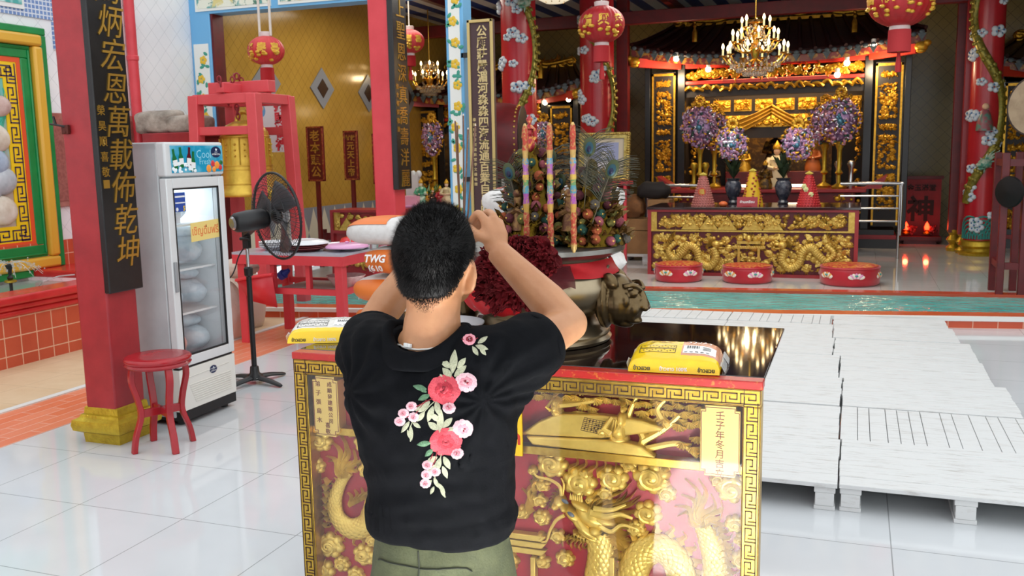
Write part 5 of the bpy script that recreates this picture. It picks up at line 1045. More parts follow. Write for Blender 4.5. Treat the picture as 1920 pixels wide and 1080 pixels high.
# hair: close cap with short strands, fading at the nape
dgb = BVHTree.FromPolygons([tuple(v.co+wloc(man)) for v in body.data.vertices], [tuple(p.vertices) for p in body.data.polygons])
def hairline(n):   # n: unit direction from head centre; returns hair length factor 0..1
    hgt = n.z; back = -n.y; side = abs(n.x)
    if side > .72 and -.7 < n.z < -.08 and -.22 < n.y < .5: return 0
    lim = -.84 if back > .55 else (-.84+(.55-back)*1.05 if back > -.1 else .32+(-back-.1)*.4)
    return max(0, min(1, (hgt-lim)/.42))
mb = MB(); NU, NV = 64, 40; capv = {}
def hp_(n, off):
    loc, nr, i, dst = dgb.ray_cast(Hd, n, .13)
    if loc is None: loc = Hd+n*.09
    if abs(n.x) > .74 and -.68 < n.z < -.08 and -.42 < n.y < .5 and (loc-Hd).length > .079: loc = Hd+n*.079
    return loc, loc+n*off
rows = []
for j in range(NV+1):
    th = PI*j/NV*.8; row = []
    for i in range(NU):
        a_ = 2*PI*i/NU; n = V((math.sin(th)*math.cos(a_), math.sin(th)*math.sin(a_), math.cos(th))); f = hairline(n); p, q = hp_(n, .001+.0075*f if f > .36 else -.02); row.append(q+n*(.0018*noise.noise(q*90)+.002*noise.noise(q*40))*f)
    rows.append(row)
mb.rings(rows, True, False); r = random.Random(2)
for k in range(30000):
    z = r.uniform(-.72, 1); a_ = r.uniform(0, 2*PI); q = math.sqrt(1-z*z); n = V((q*math.cos(a_), q*math.sin(a_), z)); f = hairline(n)
    if f <= .02 or r.random() > .12+1.3*f: continue
    if abs(n.x) > .72 and -.55 < n.z < -.12 and abs(n.y) < .45: continue
    p, pp = hp_(n, .0005+.006*f); L = .0025+.0125*f*r.uniform(.6, 1.25); d = (n+V((r.uniform(-.45, .45), r.uniform(-.45, .45), -.55+.9*f*max(0, z)+r.uniform(-.3, .3)))).normalized(); w_ = perp(n)[0]*(.00055)
    mb.add([pp-w_, pp+w_, pp+d*L], [(0, 1, 2)])
for k in range(26000):
    z = r.uniform(-.93, -.45); a_ = r.uniform(PI+.25, 2*PI-.25); q = math.sqrt(1-z*z); n = V((q*math.cos(a_), q*math.sin(a_), z)); lo = -.93+.3*abs(math.cos(a_))
    if z < lo or r.random() > min(1, (z-lo)/.28+.05): continue
    p, pp = hp_(n, .0002); d = (n*.55+V((r.uniform(-.3, .3), r.uniform(-.2, .2), -.9))).normalized(); w_ = perp(n)[0]*.00035; mb.add([pp-w_, pp+w_, pp+d*r.uniform(.002, .0045)], [(0, 1, 2)])
mb.build('hair', HAIR, man, sharp=180)
# shirt
SHIRT = M('black_jersey', '#050609', .9, var=(40, '#090a0e', .35, .7), bump=(240, .12), spec=.12)
mb = MB()
SR_ = [(.808, -.81, 1.715, .156, .117), (.815, -.81, 1.715, .161, .122), (.845, -.806, 1.715, .163, .122), (.88, -.805, 1.71, .158, .118), (.95, -.806, 1.71, .16, .118), (1.02, -.813, 1.708, .172, .122), (1.09, -.82, 1.71, .188, .122), (1.14, -.822, 1.714, .19, .113), (1.175, -.823, 1.718, .178, .1), (1.2, -.823, 1.716, .145, .088), (1.213, -.822, 1.712, .11, .078), (1.218, -.822, 1.71, .08, .07)]
mb.rings([[V((cx+rx*math.copysign(abs(math.cos(2*PI*j/36))**.85, math.cos(2*PI*j/36)), cy+ry*math.copysign(abs(math.sin(2*PI*j/36))**.9, math.sin(2*PI*j/36)), z+max(0, (z-1.16)/.05)*(.012*abs(math.cos(2*PI*j/36))-.02*max(0, -math.sin(2*PI*j/36))))) for j in range(36)] for z, cx, cy, rx, ry in SR_])
RCF = RSH.lerp(REL, .53); LCF = LSH.lerp(LEL, .53)
for sh, cf, s_ in ((RSH, RCF, 1), (LSH, LCF, -1)):
    d_ = (cf-sh).normalized(); mb.tube(spline([V((-.82+s_*.06, 1.72, 1.16)), sh+V((-s_*.03, -.004, -.002)), sh+d_*.05, cf-d_*.012, cf], 4), [.085, .086, .088, .088, .088, .087, .085, .083, .081, .08, .078, .076, .074, .073, .072, .071, .069], 20)
    mb.tube([V((-.82+s_*.1, 1.72, 1.03)), V((-.82+s_*.135, 1.75, 1.1)), sh+d_*.09+V((0, 0, -.02))], [.05, .06, .055], 14)
def folds(p, n):
    x, y, z = p; f = 0
    for k, (z0, sl, ph) in enumerate(((.845, .06, 0), (.875, .12, .5), (.91, .25, 1.0), (.95, -.22, 2), (.975, .3, 4.1))):
        t_ = (z-z0-sl*(x+.8)-.006*math.sin(x*9+ph)); am = .005*math.exp(-(t_/.017)**2)*(.65+.35*math.sin(x*7+ph*2)); f += am
    if z > .98:
        for sx_ in (-1, 1):
            cx = -.82+sx_*.15; rr = math.hypot(x-cx, (z-1.12)); an = math.atan2(z-1.12, (x-cx)*sx_); f += .004*math.sin(an*11+rr*30)*math.exp(-((rr-.08)/.06)**2)
    f += .0035*noise.noise(p*16)+.002*noise.noise(p*38)
    return p+n*f
shirt = fuse(mb, 'shirt', SHIRT, man, .0045, 10, folds)
sb = BVHTree.FromPolygons([tuple(v.co+wloc(man)) for v in shirt.data.vertices], [tuple(p.vertices) for p in shirt.data.polygons])
# loose cowl collar standing off the neck
mb = MB()
def collar(u, v):
    a_ = 2*PI*u; fr_ = math.sin(a_); bk = max(0, -fr_); rx = .08+.004*math.cos(2*a_); ry = .07+.006*bk
    z = 1.216+.010*math.cos(a_*2)+.018*(1-bk)-.012*bk; w_ = math.sin(v*PI); q = v
    rr = 1.02+.42*(q-.4); zz2 = z+.026*math.sin(q*PI*.95)-.028*q-.004*math.sin(5*a_)*q
    return V((-.822+rx*rr*math.cos(a_), 1.708+ry*rr*math.sin(a_), zz2))
mb.sheet(collar, 64, 8); c_ = mb.build('collar', SHIRT, shirt, sharp=180); s_ = c_.modifiers.new('s', 'SOLIDIFY'); s_.thickness = .006; s_.offset = 0; c_.modifiers.new('ss', 'SUBSURF').render_levels = 1
for cf, sh in ((RCF, RSH), (LCF, LSH)):
    d_ = (cf-sh).normalized(); u_, v_ = perp(d_); mb = MB(); R_ = []
    for q, rr in ((-.022, .0745), (-.02, .0755), (.002, .0715), (.004, .069), (.0, .065)): R_.append([cf+d_*q+(u_*math.cos(2*PI*j/36)+v_*math.sin(2*PI*j/36))*rr for j in range(36)])
    mb.rings(R_, True, False); mb.build('sleeve_hem', SHIRT, shirt, sharp=180)
# embroidered roses, laid on the cloth
def on_back(px, py, off=.0015):
    d = ray(px, py).normalized(); loc, n, i, _ = sb.ray_cast(CAM, d, 5)
    return (loc, n) if loc is not None else (CAM+d*2, -d)
class EMB(MB): pass
def petal(mb, px, py, rx, ry, ang, h=2.2, n=10, wav=0, seed=0):
    vs = []; c, nn = on_back(px, py); vs.append(c+nn*.0016*h)
    for i in range(n):
        a_ = 2*PI*i/n; w_ = 1+wav*math.sin(3*a_+seed); x, y = rx*w_*math.cos(a_), ry*w_*math.sin(a_); q, m_ = on_back(px+x*math.cos(ang)-y*math.sin(ang), py+x*math.sin(ang)+y*math.cos(ang)); vs.append(q+m_*.0004*h)
    mb.add(vs, [(0, i+1, (i+1) % n+1) for i in range(n)])
def leaf(mb, px, py, L, wd, ang):
    vs = []; dx, dy = math.cos(ang), math.sin(ang)
    for i in range(7):
        t = i/6; w_ = wd*math.sin(PI*min(1, t*.9+.06))*.5
        for s_, hh in ((-1, .0006), (0, .0022), (1, .0006)):
            q, n = on_back(px+dx*L*t-dy*w_*s_, py+dy*L*t+dx*w_*s_); vs.append(q+n*hh)
    fs = []
    for i in range(6): a = i*3; fs += [(a, a+1, a+4, a+3), (a+1, a+2, a+5, a+4)]
    mb.add(vs, fs)
def thread(mb, pts, wd):
    P_ = []
    for (x0, y0), (x1, y1) in zip(pts, pts[1:]):
        for k in range(4): t = k/4; P_.append(on_back(x0+(x1-x0)*t, y0+(y1-y0)*t))
    P_.append(on_back(*pts[-1])); mb.tube([p+n*.001 for p, n in P_], wd, 5)
TH = {n: M('thread_'+n, c, .6, var=(300, c2, .4, .7), bump=(400, .5)) for n, c, c2 in (('red', '#c22a3c', '#a01c2e'), ('crimson', '#93182a', '#761020'), ('coral', '#d8505c', '#c23a48'), ('pink', '#eba3b0', '#d98492'), ('pale', '#f3ccd3', '#e6b0ba'), ('sage', '#bdbda0', '#9c9f84'), ('green', '#5f8463', '#456a4c'), ('dark', '#3c0b14', '#2a070e'))}
def rose(name, px, py, R, seed, outer, inner, core):
    r = random.Random(seed); mats = [TH[outer], TH[inner], TH[core], TH['dark']]; mb = MB()
    for k in range(9): a_ = k*.698+seed; mb.k = 0; petal(mb, px+R*.62*math.cos(a_), py+R*.5*math.sin(a_), R*.42, R*.34, a_+PI/2, 2.0+.25*(k % 3), 12, .1, k)
    for k in range(6): a_ = k*1.047+seed*2; mb.k = 1; petal(mb, px+R*.34*math.cos(a_), py+R*.27*math.sin(a_), R*.32, R*.24, a_+PI/2, 3.4+.3*(k % 2), 10, .08, k)
    for k in range(5): a_ = k*1.257+seed; mb.k = 2 if k % 2 else 0; petal(mb, px+R*.15*math.cos(a_), py+R*.12*math.sin(a_), R*.18, R*.11, a_+PI/2, 4.6, 8, .05, k)
    mb.k = 3
    for k in range(9): a_ = k*.698+seed+.35; thread(mb, [(px+R*.48*math.cos(a_-.2), py+R*.4*math.sin(a_-.2)), (px+R*.66*math.cos(a_), py+R*.53*math.sin(a_))], .0006)
    mb.mi and mb.build(name, mats, shirt, sharp=180)
lv = MB(); gl = MB(); stem = MB()
def spray(lst, m_): 
    for px, py, L, wd, ang in lst: leaf(m_, px, py, L, wd, ang)
spray([(848, 700, 44, 15, -1.45), (846, 708, 24, 14, -2.3), (852, 706, 30, 13, -.75), (846, 690, 26, 12, -2.5), (858, 690, 24, 11, -.9),
       (838, 720, 22, 12, -2.2)], lv)
thread(lv, [(842, 725), (847, 700), (853, 665)], .0012)
spray([(806, 753, 26, 13, 2.5), (812, 762, 30, 12, 1.9), (800, 764, 22, 12, 2.9), (818, 752, 26, 12, 1.4), (796, 772, 22, 10, 2.2)], lv); thread(lv, [(820, 748), (805, 762), (790, 778)], .001)
spray([(768, 790, 26, 9, 2.2), (770, 798, 28, 8, 1.5), (764, 806, 20, 7, 1.2), (774, 792, 18, 8, .6)], lv); thread(lv, [(776, 785), (768, 805), (770, 828)], .0009)
spray([(824, 812, 44, 13, -1.5), (822, 806, 24, 13, -2.5), (830, 802, 26, 12, -.8), (824, 790, 22, 11, -2.4), (834, 812, 22, 11, -.5)], lv); thread(lv, [(826, 815), (825, 790), (827, 768)], .001)
spray([(820, 856, 24, 12, 2.6), (826, 858, 30, 12, 1.9), (832, 856, 26, 12, 1.1), (820, 872, 20, 10, 2.6), (830, 874, 24, 10, 1.2)], lv); thread(lv, [(828, 850), (824, 870), (822, 890)], .001)
spray([(814, 895, 20, 8, 1.2), (820, 905, 24, 8, .9), (814, 912, 16, 7, 2.0), (826, 915, 20, 7, 1.1), (810, 900, 16, 7, 2.4)], lv); thread(lv, [(814, 890), (822, 910), (836, 932)], .0009)
spray([(892, 648, 24, 10, .3), (896, 644, 22, 9, -.6), (886, 650, 20, 9, 1.0), (900, 652, 18, 8, .9)], lv)
lv.build('sage_leaf_embroidery', TH['sage'], shirt, sharp=180)
spray([(800, 730, 26, 11, -2.9), (806, 740, 24, 11, 2.7), (808, 830, 26, 11, 3.0), (812, 842, 20, 10, 2.4), (800, 736, 20, 9, -2.5)], gl); gl.build('green_leaf_embroidery', TH['green'], shirt, sharp=180)
for pts in ([(816, 745), (790, 758), (770, 768)], [(800, 750), (780, 775), (762, 782)], [(820, 845), (816, 865), (806, 880)], [(812, 850), (802, 876)], [(840, 750), (843, 765)], [(848, 840), (856, 850)], [(866, 636), (880, 642), (896, 634)]): thread(stem, pts, .0011)
stem.build('red_stem_embroidery', TH['crimson'], shirt, sharp=180)
rose('rose_embroidery', 833, 731, 33, 1, 'coral', 'red', 'crimson'); rose('rose_embroidery', 836, 828, 32, 2, 'coral', 'red', 'crimson')
rose('rose_embroidery', 874, 717, 22, 3, 'pale', 'pink', 'crimson'); rose('rose_embroidery', 868, 804, 21, 4, 'pale', 'pink', 'crimson')
rose('rose_embroidery', 880, 637, 13, 5, 'pink', 'crimson', 'dark')
for k, (x, y, s_) in enumerate(((842, 765, 13), (857, 850, 13), (772, 762, 11), (757, 775, 11), (776, 782, 11), (750, 790, 11), (802, 872, 11), (800, 890, 11), (816, 884, 11), (798, 906, 11))): rose('blossom_embroidery', x, y, s_, k, 'pale', 'pink', 'coral')
# necklace
mb = MB(); pts = [V((-.82+.083*math.cos(a_), 1.706+.078*math.sin(a_), 1.224-.010*max(0, -math.sin(a_))+.012*max(0, math.sin(a_)))) for a_ in [i*2*PI/60 for i in range(61)]]
P2 = []
for p in pts:
    q, n, i, _ = dgb.find_nearest(p); P2.append(q+n*.0022)
mb.tube(P2, .0018, 6, False); nk = mb.build('necklace', M('white_cord', '#d9d6d0', .4), man)
q, n = None, None; d = ray(765, 647).normalized(); q, n, i, _ = dgb.ray_cast(CAM, d, 5); Rn = (-n).to_track_quat('Y', 'Z').to_matrix()
mb = MB(); mb.box(q+n*.004, (.011, .007, .008), Rn); mb.box(q+n*.004+Rn @ V((.0, -.0005, 0)), (.0008, .0072, .0082), Rn); mb.box(q+n*.004+Rn @ V((.01, 0, 0)), (.008, .006, .0075), Rn); mb.build('clasp', M('white_plastic', '#e3e3e1', .3), nk, bevel=.001)
# trousers, legs, shoes
OLV = M('olive_cotton', '#4a4e33', .85, var=(30, '#3d412a', .35, .7), bump=(220, .2))
mb = MB(); mb.rings([[V((-.806+rx*math.cos(2*PI*j/32), 1.715+ry*math.sin(2*PI*j/32), z)) for j in range(32)] for z, rx, ry in ((.88, .143, .102), (.78, .152, .114), (.68, .168, .127), (.62, .172, .125), (.57, .16, .11))])
for s_ in (-1, 1): mb.tube([V((-.806+s_*.085, 1.715, .64)), V((-.806+s_*.09, 1.715, .5)), V((-.806+s_*.095, 1.725, .36)), V((-.806+s_*.1, 1.71, .2)), V((-.806+s_*.1, 1.705, .06))], [.092, .088, .075, .068, .06], 18)
tr = fuse(mb, 'trousers', OLV, man, .007, 6, lambda p, n: p+n*(.003*noise.noise(p*18)+.004*noise.noise(V((p.x*8, p.y*8, p.z*26)))*(1 if p.z < .5 else .25)))
tb = BVHTree.FromPolygons([tuple(v.co+wloc(man)) for v in tr.data.vertices], [tuple(p.vertices) for p in tr.data.polygons])
def tseam(P3, wd):
    out = []
    for p in P3: q, n, i, _ = tb.find_nearest(V(p)); out.append(q+n*.001)
    mb.tube(out, wd, 5)
mb = MB(); tseam([(-.806, 1.55, .81-.014*i) for i in range(12)], .002); tseam([(-.98+.0175*i, 1.55, .775) for i in range(20)], .0018)
for s_ in (-1, 1): tseam([(-.806+s_*(.03+.011*i), 1.55, .725-.003*i) for i in range(10)], .0016)
mb.build('seams', M('olive_seam', '#23261a', .8), tr)
mb = MB(); 
for i in range(10): 
    q, n, _, _ = tb.find_nearest(V((-.72+.012*i, 1.55, .716-.001*i))); mb.ell(q, (.008, .005, .006), 8, 5)
mb.build('pocket_lining', M('black_cotton', '#0b0b0c', .8), tr)
SHOE = M('dark_sandal', '#221a16', .6)
for s_ in (-1, 1):
    mb = MB(); c = V((-.806+s_*.1, 1.74, .0)); poly = [(-.035, -.11), (.035, -.11), (.045, .05), (.035, .13), (0, .15), (-.035, .13), (-.045, .05)]; mb.prism(poly, 0, .025, Matrix.Translation(c)); mb.ell(c+V((0, .06, .035)), (.04, .07, .03), 14, 8); mb.ell(c+V((0, -.05, .045)), (.036, .06, .04), 14, 8); mb.build('shoe', SHOE, man, bevel=.005)
# incense sticks in the hands
ISK = M('brown_incense', '#6a4a3a', .7); IRD = M('purple_red_stick_end', '#6d2148', .6); EMBER = M('ash_tip', '#c9b9a8', .8)
for k, (dx, dy, tx, tz) in enumerate(((0, 0, -.012, .0), (.004, .003, .004, .012), (-.004, .003, -.004, -.01), (.002, -.004, .02, -.02), (.005, .0, .034, -.012))):
    b_ = HG+V((dx, dy, -.075)); tp = HG+V((dx+tx-.0, dy+.01, .25+tz)); t2 = T('incense_stick', 'thin brown incense stick held upright above the hair', 'incense stick', b_, 'incense sticks in the hands')
    mb = MB(); mb.cyl(b_, b_.lerp(tp, .3), .0014, n=6); mb.build('handle', IRD, t2); mb = MB(); mb.cyl(b_.lerp(tp, .3), tp, .002, n=6); mb.build('incense', ISK, t2); mb = MB(); mb.cyl(tp, tp+V((0, 0, .004)), .002, .0012, n=6); mb.build('tip', EMBER, t2)
# ------------------------------------------------------------ white painted pallets
PAL = M('worn_white_painted_wood', '#cfd0cf', .6, var=(3, '#b5b3ae', .5, .85), obj=False); t = NT(PAL)
mp = t.new('ShaderNodeMapping'); mp.inputs['Scale'].default_value = (2.5, 22, 8); t.l.new(t.pos(), mp.inputs[0])
t.l.new(t.mix(t.ramp(t.noise(2, 6, vec=mp.outputs[0], rough=.75), .52, .78), '#d2d3d2', '#9c958c'), t.b.inputs['Base Color']); t.bump(t.noise(3, 6, vec=mp.outputs[0]), .25, .004)
def pallet(x0, x1, y0, y1, label, lengthwise=False, n=6, seed=0, rz=0):
    r = random.Random(seed); c = V(((x0+x1)/2, (y0+y1)/2, 0)); t2 = T('pallet', label, 'pallet', c); t2_ = []; zt = .125+r.uniform(-.002, .003)
    mb = MB(); 
    if lengthwise:
        xs = [x0]; wds = [r.choice((.085, .06, .1)) for _ in range(30)]; x = x0; i = 0
        while x < x1-.02:
            w_ = min(wds[i], x1-x); mb.bx(x+.0015, x+w_-.0015, y0, y1, zt-.02, zt+r.uniform(-.001, .001)); x += w_; i += 1
    else:
        h = (y1-y0)/n
        for i in range(n): mb.bx(x0+r.uniform(-.004, .004), x1+r.uniform(-.004, .004), y0+i*h+.001, y0+(i+1)*h-.001, zt-.02, zt+r.uniform(-.001, .001))
    mb.build('deck', PAL, t2, bevel=.0025)
    for x in (x0+.05, (x0+x1)/2, x1-.05):
        mb = MB(); mb.bx(x-.045, x+.045, y0+.01, y1-.01, .08, zt-.02)
        for y in (y0+.06, (y0+y1)/2, y1-.06): mb.bx(x-.04, x+.04, y-.05, y+.05, .02, .08)
        mb.bx(x-.045, x+.045, y0+.012, y1-.012, 0.0, .02); mb.build('runner', PAL, t2, bevel=.003)
    return t2
ys_ = [4.16, 4.85, 5.5, 6.19, 6.87, 7.52, 8.1, 8.52]; xl = [-.028, -.035, -.035, -.06, -.11, -.13, -.14]
nm = ['nearest', 'second', 'third', 'fourth', 'fifth', 'sixth', 'farthest']
for k in range(7):
    y0, y1 = ys_[k]+.004, ys_[k+1]-.006; sh = (0, .0, .0, .02, -.02, -.03, -.04)[k]
    w_ = [1.02, .98, .93, .9, .94, .9, .88][k]
    pallet(xl[k], xl[k]+w_, y0, y1, '%s white wooden pallet of the right hand row%s' % (nm[k], ', boards running away from the altar' if k == 1 else ''), k == 1, 6, k)
    pallet(xl[k]-.99+(.12 if k > 3 else 0), xl[k]-.008, y0-.01, y1-.01, '%s white wooden pallet of the row just right of the altar' % nm[k], k == 6, 5, k+20)
    if k > 3: pallet(xl[k]-1.86, xl[k]-.995+.12, y0-.02, y1-.02, '%s white wooden pallet of the row behind the altar' % nm[k], k != 5, 6, k+40)
# ------------------------------------------------------------ tall brown plaque on the hall post
t_ = T('couplet_plaque', 'tall brown plaque with gold frame and gold characters on the flowered post', 'sign board', (-3.71, 9.2, 1.0))
px0, px1, pz0, pz1 = -3.85, -3.565, .9, 2.97; Tm = frame((0, 9.2, 0), (1, 0, 0), (0, 0, 1))
mb = MB(); mb.bx(px0, px1, 9.2, 9.25, pz0, pz1); mb.build('board', M('brown_plaque_paint', '#4a3436', .5), t_)
mb = MB(); 
for a_ in ((px0, px0+.03, pz0, pz1), (px1-.03, px1, pz0, pz1), (px0, px1, pz0, pz0+.03), (px0, px1, pz1-.03, pz1)): mb.bx(a_[0], a_[1], 9.18, 9.2, a_[2], a_[3])
mb.build('frame', M('pale_gold_paint', '#cdb676', .4, .3), t_, bevel=.004)
LG = M('pale_gold_lettering', '#d8c48c', .4, .3)
mb = MB(); mb.text('公廟莊嚴湄河淼淼四海流通百業自昌隆', .118, Tm @ Matrix.Translation((-3.69, 2.855, .0)), .006, .022, vert=.1165); mb.build('characters', LG, t_)
mb = MB()
for z in (1.3, 2.6): mb.bx(-3.95, -3.75, 9.25, 9.29, z, z+.05)
mb.build('bracket', BLK, t_)
mb = MB(); mb.text('泰國國際會館清泉堂李文雄敬贈', .038, Tm @ Matrix.Translation((-3.795, 1.95, 0)), .003, .012, vert=.052); mb.build('signature', LG, t_)
# ------------------------------------------------------------ dragon columns and red posts at the back
CLD = M('white_cloud_relief', '#c9d3dc', .4); CLB = M('blue_cloud_line', '#3f6d9c', .4); DRG = M('green_gold_scale', '#6d6a2a', .35, .5, var=(30, '#9c8a34', .4, .7)); WAV = M('teal_wave_relief', '#2f7f78', .4); FIGC = M('robe_paint', '#8d4a52', .4, var=(14, '#4f7f72', .45, .6)); SKP = M('pale_face_paint', '#d9b08f', .5)
CRED = M('bright_column_red', '#b3212c', .25, var=(3, '#9c1a24', .3, .8))
def dragon_column(c, R, H, label, seed, low=True):
    r = random.Random(seed); c = V(c); t2 = T('dragon_column', label, 'column', c)
    mb = MB(); mb.lathe([(R, .12), (R, H)], c, 40); mb.build('shaft', CRED, t2)
    mb = MB(); mb.lathe([(R*1.25, 0), (R*1.3, .03), (R*1.05, .06), (R*1.05, .1), (R*1.28, .14), (R*1.22, .2), (R, .22)], c, 40); mb.build('gold_base', GOLDP, t2)
    def on(a_, z, o=0): return c+V(((R+o)*math.cos(a_), (R+o)*math.sin(a_), z))
    pts = [on(-PI/2+(1.25 if low else .9)*math.sin(z*2.3+seed)+(0 if low else .55), z, -.005) for z in [.75+i*.11 for i in range(int((H-1.0)/.11))]]
    mb = MB(); mb.tube(pts, [.065 if low else .05]*len(pts), 10)
    for i in range(2, len(pts)-1):
        d = (pts[i+1]-pts[i-1]).normalized(); nn = V((pts[i].x-c.x, pts[i].y-c.y, 0)).normalized()
        for j in (-1, 0, 1):
            s_ = d.cross(nn); q = pts[i]+nn*.06+s_*.04*j; mb.ell(q, (.026, .03, .012), 7, 4, R=Matrix((s_, d, nn)).transposed())
    mb.build('coiled_dragon', DRG, t2, sharp=60)
    mb = MB(); hq = pts[-1 if not low else 5]; nn = V((hq.x-c.x, hq.y-c.y, 0)).normalized(); s_ = nn.cross(V((0, 0, 1)))
    mb.ell(hq+nn*.06, (.09, .09, .07), 12, 8); mb.ell(hq+nn*.1+s_*.06-V((0, 0, .02)), (.06, .05, .035), 10, 6); mb.ell(hq+nn*.1+s_*.05-V((0, 0, .07)), (.05, .04, .02), 10, 6)
    for k in range(8): a_ = k*.5; mb.tube([hq+nn*.05, hq+nn*.07-s_*.1*math.cos(a_-1.6)+V((0, 0, .13*math.sin(a_-.8))), hq+nn*.05-s_*.2*math.cos(a_-1.6)+V((0, 0, .19*math.sin(a_-.8)))], [.022, .014, .003], 6)
    mb.build('dragon_head', M('white_green_mane', '#a9b5a4', .4, var=(20, '#4f8f7d', .45, .6)), t2)
    k = 0; z = .5
    while z < H-.1:
        for j in range(3):
            a_ = -PI/2+r.uniform(-1.5, 1.5); zz3 = z+r.uniform(-.1, .1); mb = MB()
            s_ = r.uniform(.055, .095)
            for m_ in range(5): q = m_*1.25; mb.ell(on(a_+s_*.8*math.cos(q)/R, zz3+s_*.55*math.sin(q), .004), (s_*.55, s_*.55, s_*.5), 9, 5); 
            mb.k = 1
            for m_ in range(4): q = m_*1.57+.4; mb.ell(on(a_+s_*.6*math.cos(q)/R, zz3+s_*.45*math.sin(q), s_*.42), (s_*.18, s_*.18, s_*.2), 7, 4)
            mb.build('cloud', [CLD, CLB], t2); k += 1
        z += .38
    if low:
        for a0 in (-PI/2-.75, -PI/2+.15, -PI/2+1.0):
            mb = MB()
            for m_ in range(5): rr = .2-.036*m_; mb.tube([on(a0+rr*math.cos(q)/R, .24+rr*1.6*math.sin(q), .006) for q in [i*PI/12 for i in range(13)]], .013, 6)
            mb.build('wave', WAV, t2)
        mb = MB(); q = on(-PI/2-.1, 1.75, .02); mb.lathe([(.11, 0), (.1, .12), (.06, .25), (.04, .28)], q, 12); mb.build('robed_figure', FIGC, t2)
        mb = MB(); mb.ell(q+V((0, -.02, .33)), .045, 10, 7); mb.build('figure_head', SKP, t2)
dragon_column((-4.5, 12.6, .02), .245, 4.0, 'red dragon column with white clouds above the three candles', 1.0, False)
dragon_column((-3.93, 14.7, .02), .27, 4.0, 'red cloud painted column behind the hanging lantern', 2.4, False)
dragon_column((1.67, 14.7, .02), .2, 4.0, 'red dragon column with teal waves and gold foot at the right', 3.3, True)
for k, (x, y) in enumerate(((1.4, 15.2), (1.5, 14.9), (-3.62, 15.2))):
    mb = MB(); mb.bx(x-.09, x+.09, y-.09, y+.09, .3, 4.0); struct(mb, 'pillar', DRED if k != 1 else M('mid_red_pillar', '#8a161d', .3))
    mb = MB(); mb.lathe([(.1, 0), (.11, .05), (.06, .1), (.11, .17), (.06, .24), (.1, .29), (.1, .32)], (x, y, .02), 20); struct(mb, 'trim_pillar_foot', GOLDP)
# ------------------------------------------------------------ lotus cushions
LOT = [M('lotus_pink', '#e29ac0', .5), M('lotus_orange', '#e8a552', .5), M('lotus_teal', '#3f9c92', .5), M('lotus_pale', '#f0e2d2', .5)]
CUS = M('red_satin', '#c4172b', .38, var=(4, '#ab1022', .35, .7), sheen=.3); CUT = M('red_gold_brocade', '#b5202c', .45, var=(30, '#d7963c', .48, .6))
def cushion(c, R, H, rot, label):
    c = V(c); t2 = T('kneeling_cushion', label, 'cushion', c); mb = MB()
    mb.lathe([(R*.9, 0), (R*.99, .02), (R, H*.4), (R*1.0, H*.75), (R*.98, H*.92), (R*.9, H), (R*.4, H*1.04), (0, H*1.05)], c, 48); mb.build('drum', CUS, t2, sharp=70)
    mb = MB(); mb.lathe([(R*.93, H*.99), (R*.86, H*1.02), (R*.4, H*1.06), (0, H*1.07)], c, 48); mb.build('brocade_top', CUT, t2)
    mb = MB(); mb.tube([c+V((R*.99*math.cos(a_), R*.99*math.sin(a_), H*.93)) for a_ in [i*2*PI/48 for i in range(49)]], .008, 6, False); mb.build('piping', CUS, t2)
    for k in range(6):
        a_ = rot+k*PI/3; nn = V((math.cos(a_), math.sin(a_), 0)); s_ = V((-nn.y, nn.x, 0)); q = c+nn*R+V((0, 0, H*.5)); mb = MB(); pk = k % 2
        for m_ in range(7):
            b = -1.2+m_*.4; mb.k = pk if m_ % 2 else 3; mb.ell(q+s_*(.05*math.sin(b)*1.3)+V((0, 0, -.01+.03*math.cos(b)))+nn*.002, (.02, .035, .008), 8, 4, R=Matrix((s_*math.cos(b)-V((0, 0, 1))*math.sin(b), s_*math.sin(b)+V((0, 0, 1))*math.cos(b), nn)).transposed())
        mb.k = 2; mb.ell(q+V((0, 0, .022))+nn*.006, (.02, .02, .012), 10, 5)
        mb.build('lotus_patch', LOT, t2)
cushion((-1.99, 11.22, .02), .285, .21, -.9, 'red lotus cushion at the left end of the gold altar front'); cushion((-1.18, 11.28, .02), .29, .2, -1.15, 'red lotus cushion in the middle of the gold altar front'); cushion((-.03, 11.33, .02), .33, .22, -1.35, 'large red lotus cushion at the right end of the gold altar front')
# ------------------------------------------------------------ long gold altar at the back
BX0, BX1, BY0, BY1, BZ = -2.47, .05, 11.68, 12.7, .88; t_ = T('carved_altar_table', 'long gold carved altar table with two dragons behind the three cushions', 'altar', ((BX0+BX1)/2, 12.2, 0))
mb = MB(); mb.bx(BX0, BX1, BY0+.04, BY1, .02, BZ-.03); mb.build('carcass', RED, t_)
mb = MB(); mb.bx(BX0-.02, BX1+.02, BY0-.02, BY1, BZ-.03, BZ); mb.build('top', M('dark_glass_top', '#2a1414', .08, spec=.8), t_, bevel=.004)
mb = MB()
for a_ in ((BX0, BX0+.045, .02, BZ-.03), (BX1-.045, BX1, .02, BZ-.03), (BX0+.045, BX1-.045, .02, .06), (BX0+.045, BX1-.045, BZ-.06, BZ-.03)): mb.bx(a_[0], a_[1], BY0, BY0+.05, a_[2], a_[3])
mb.build('red_frame', RED, t_)
mb = MB(); mb.bx(BX0+.045, BX1-.045, BY0+.03, BY0+.04, .06, BZ-.06); mb.build('maroon_ground', M('maroon_ground', '#5d1a20', .5), t_)
Tb = frame((BX0+.045, BY0+.03, .06), (1, 0, 0), (0, 0, 1)); BW = BX1-BX0-.09
mb = MB(Tb); mb.prism([(0, .515), (BW, .515), (BW, .535), (0, .535)], 0, .03); mb.prism([(0, .52), (.07, .52), (.07, .76), (0, .76)], 0, .02); mb.prism([(BW-.07, .52), (BW, .52), (BW, .76), (BW-.07, .76)], 0, .02); mb.build('rails', GOLD, t_)
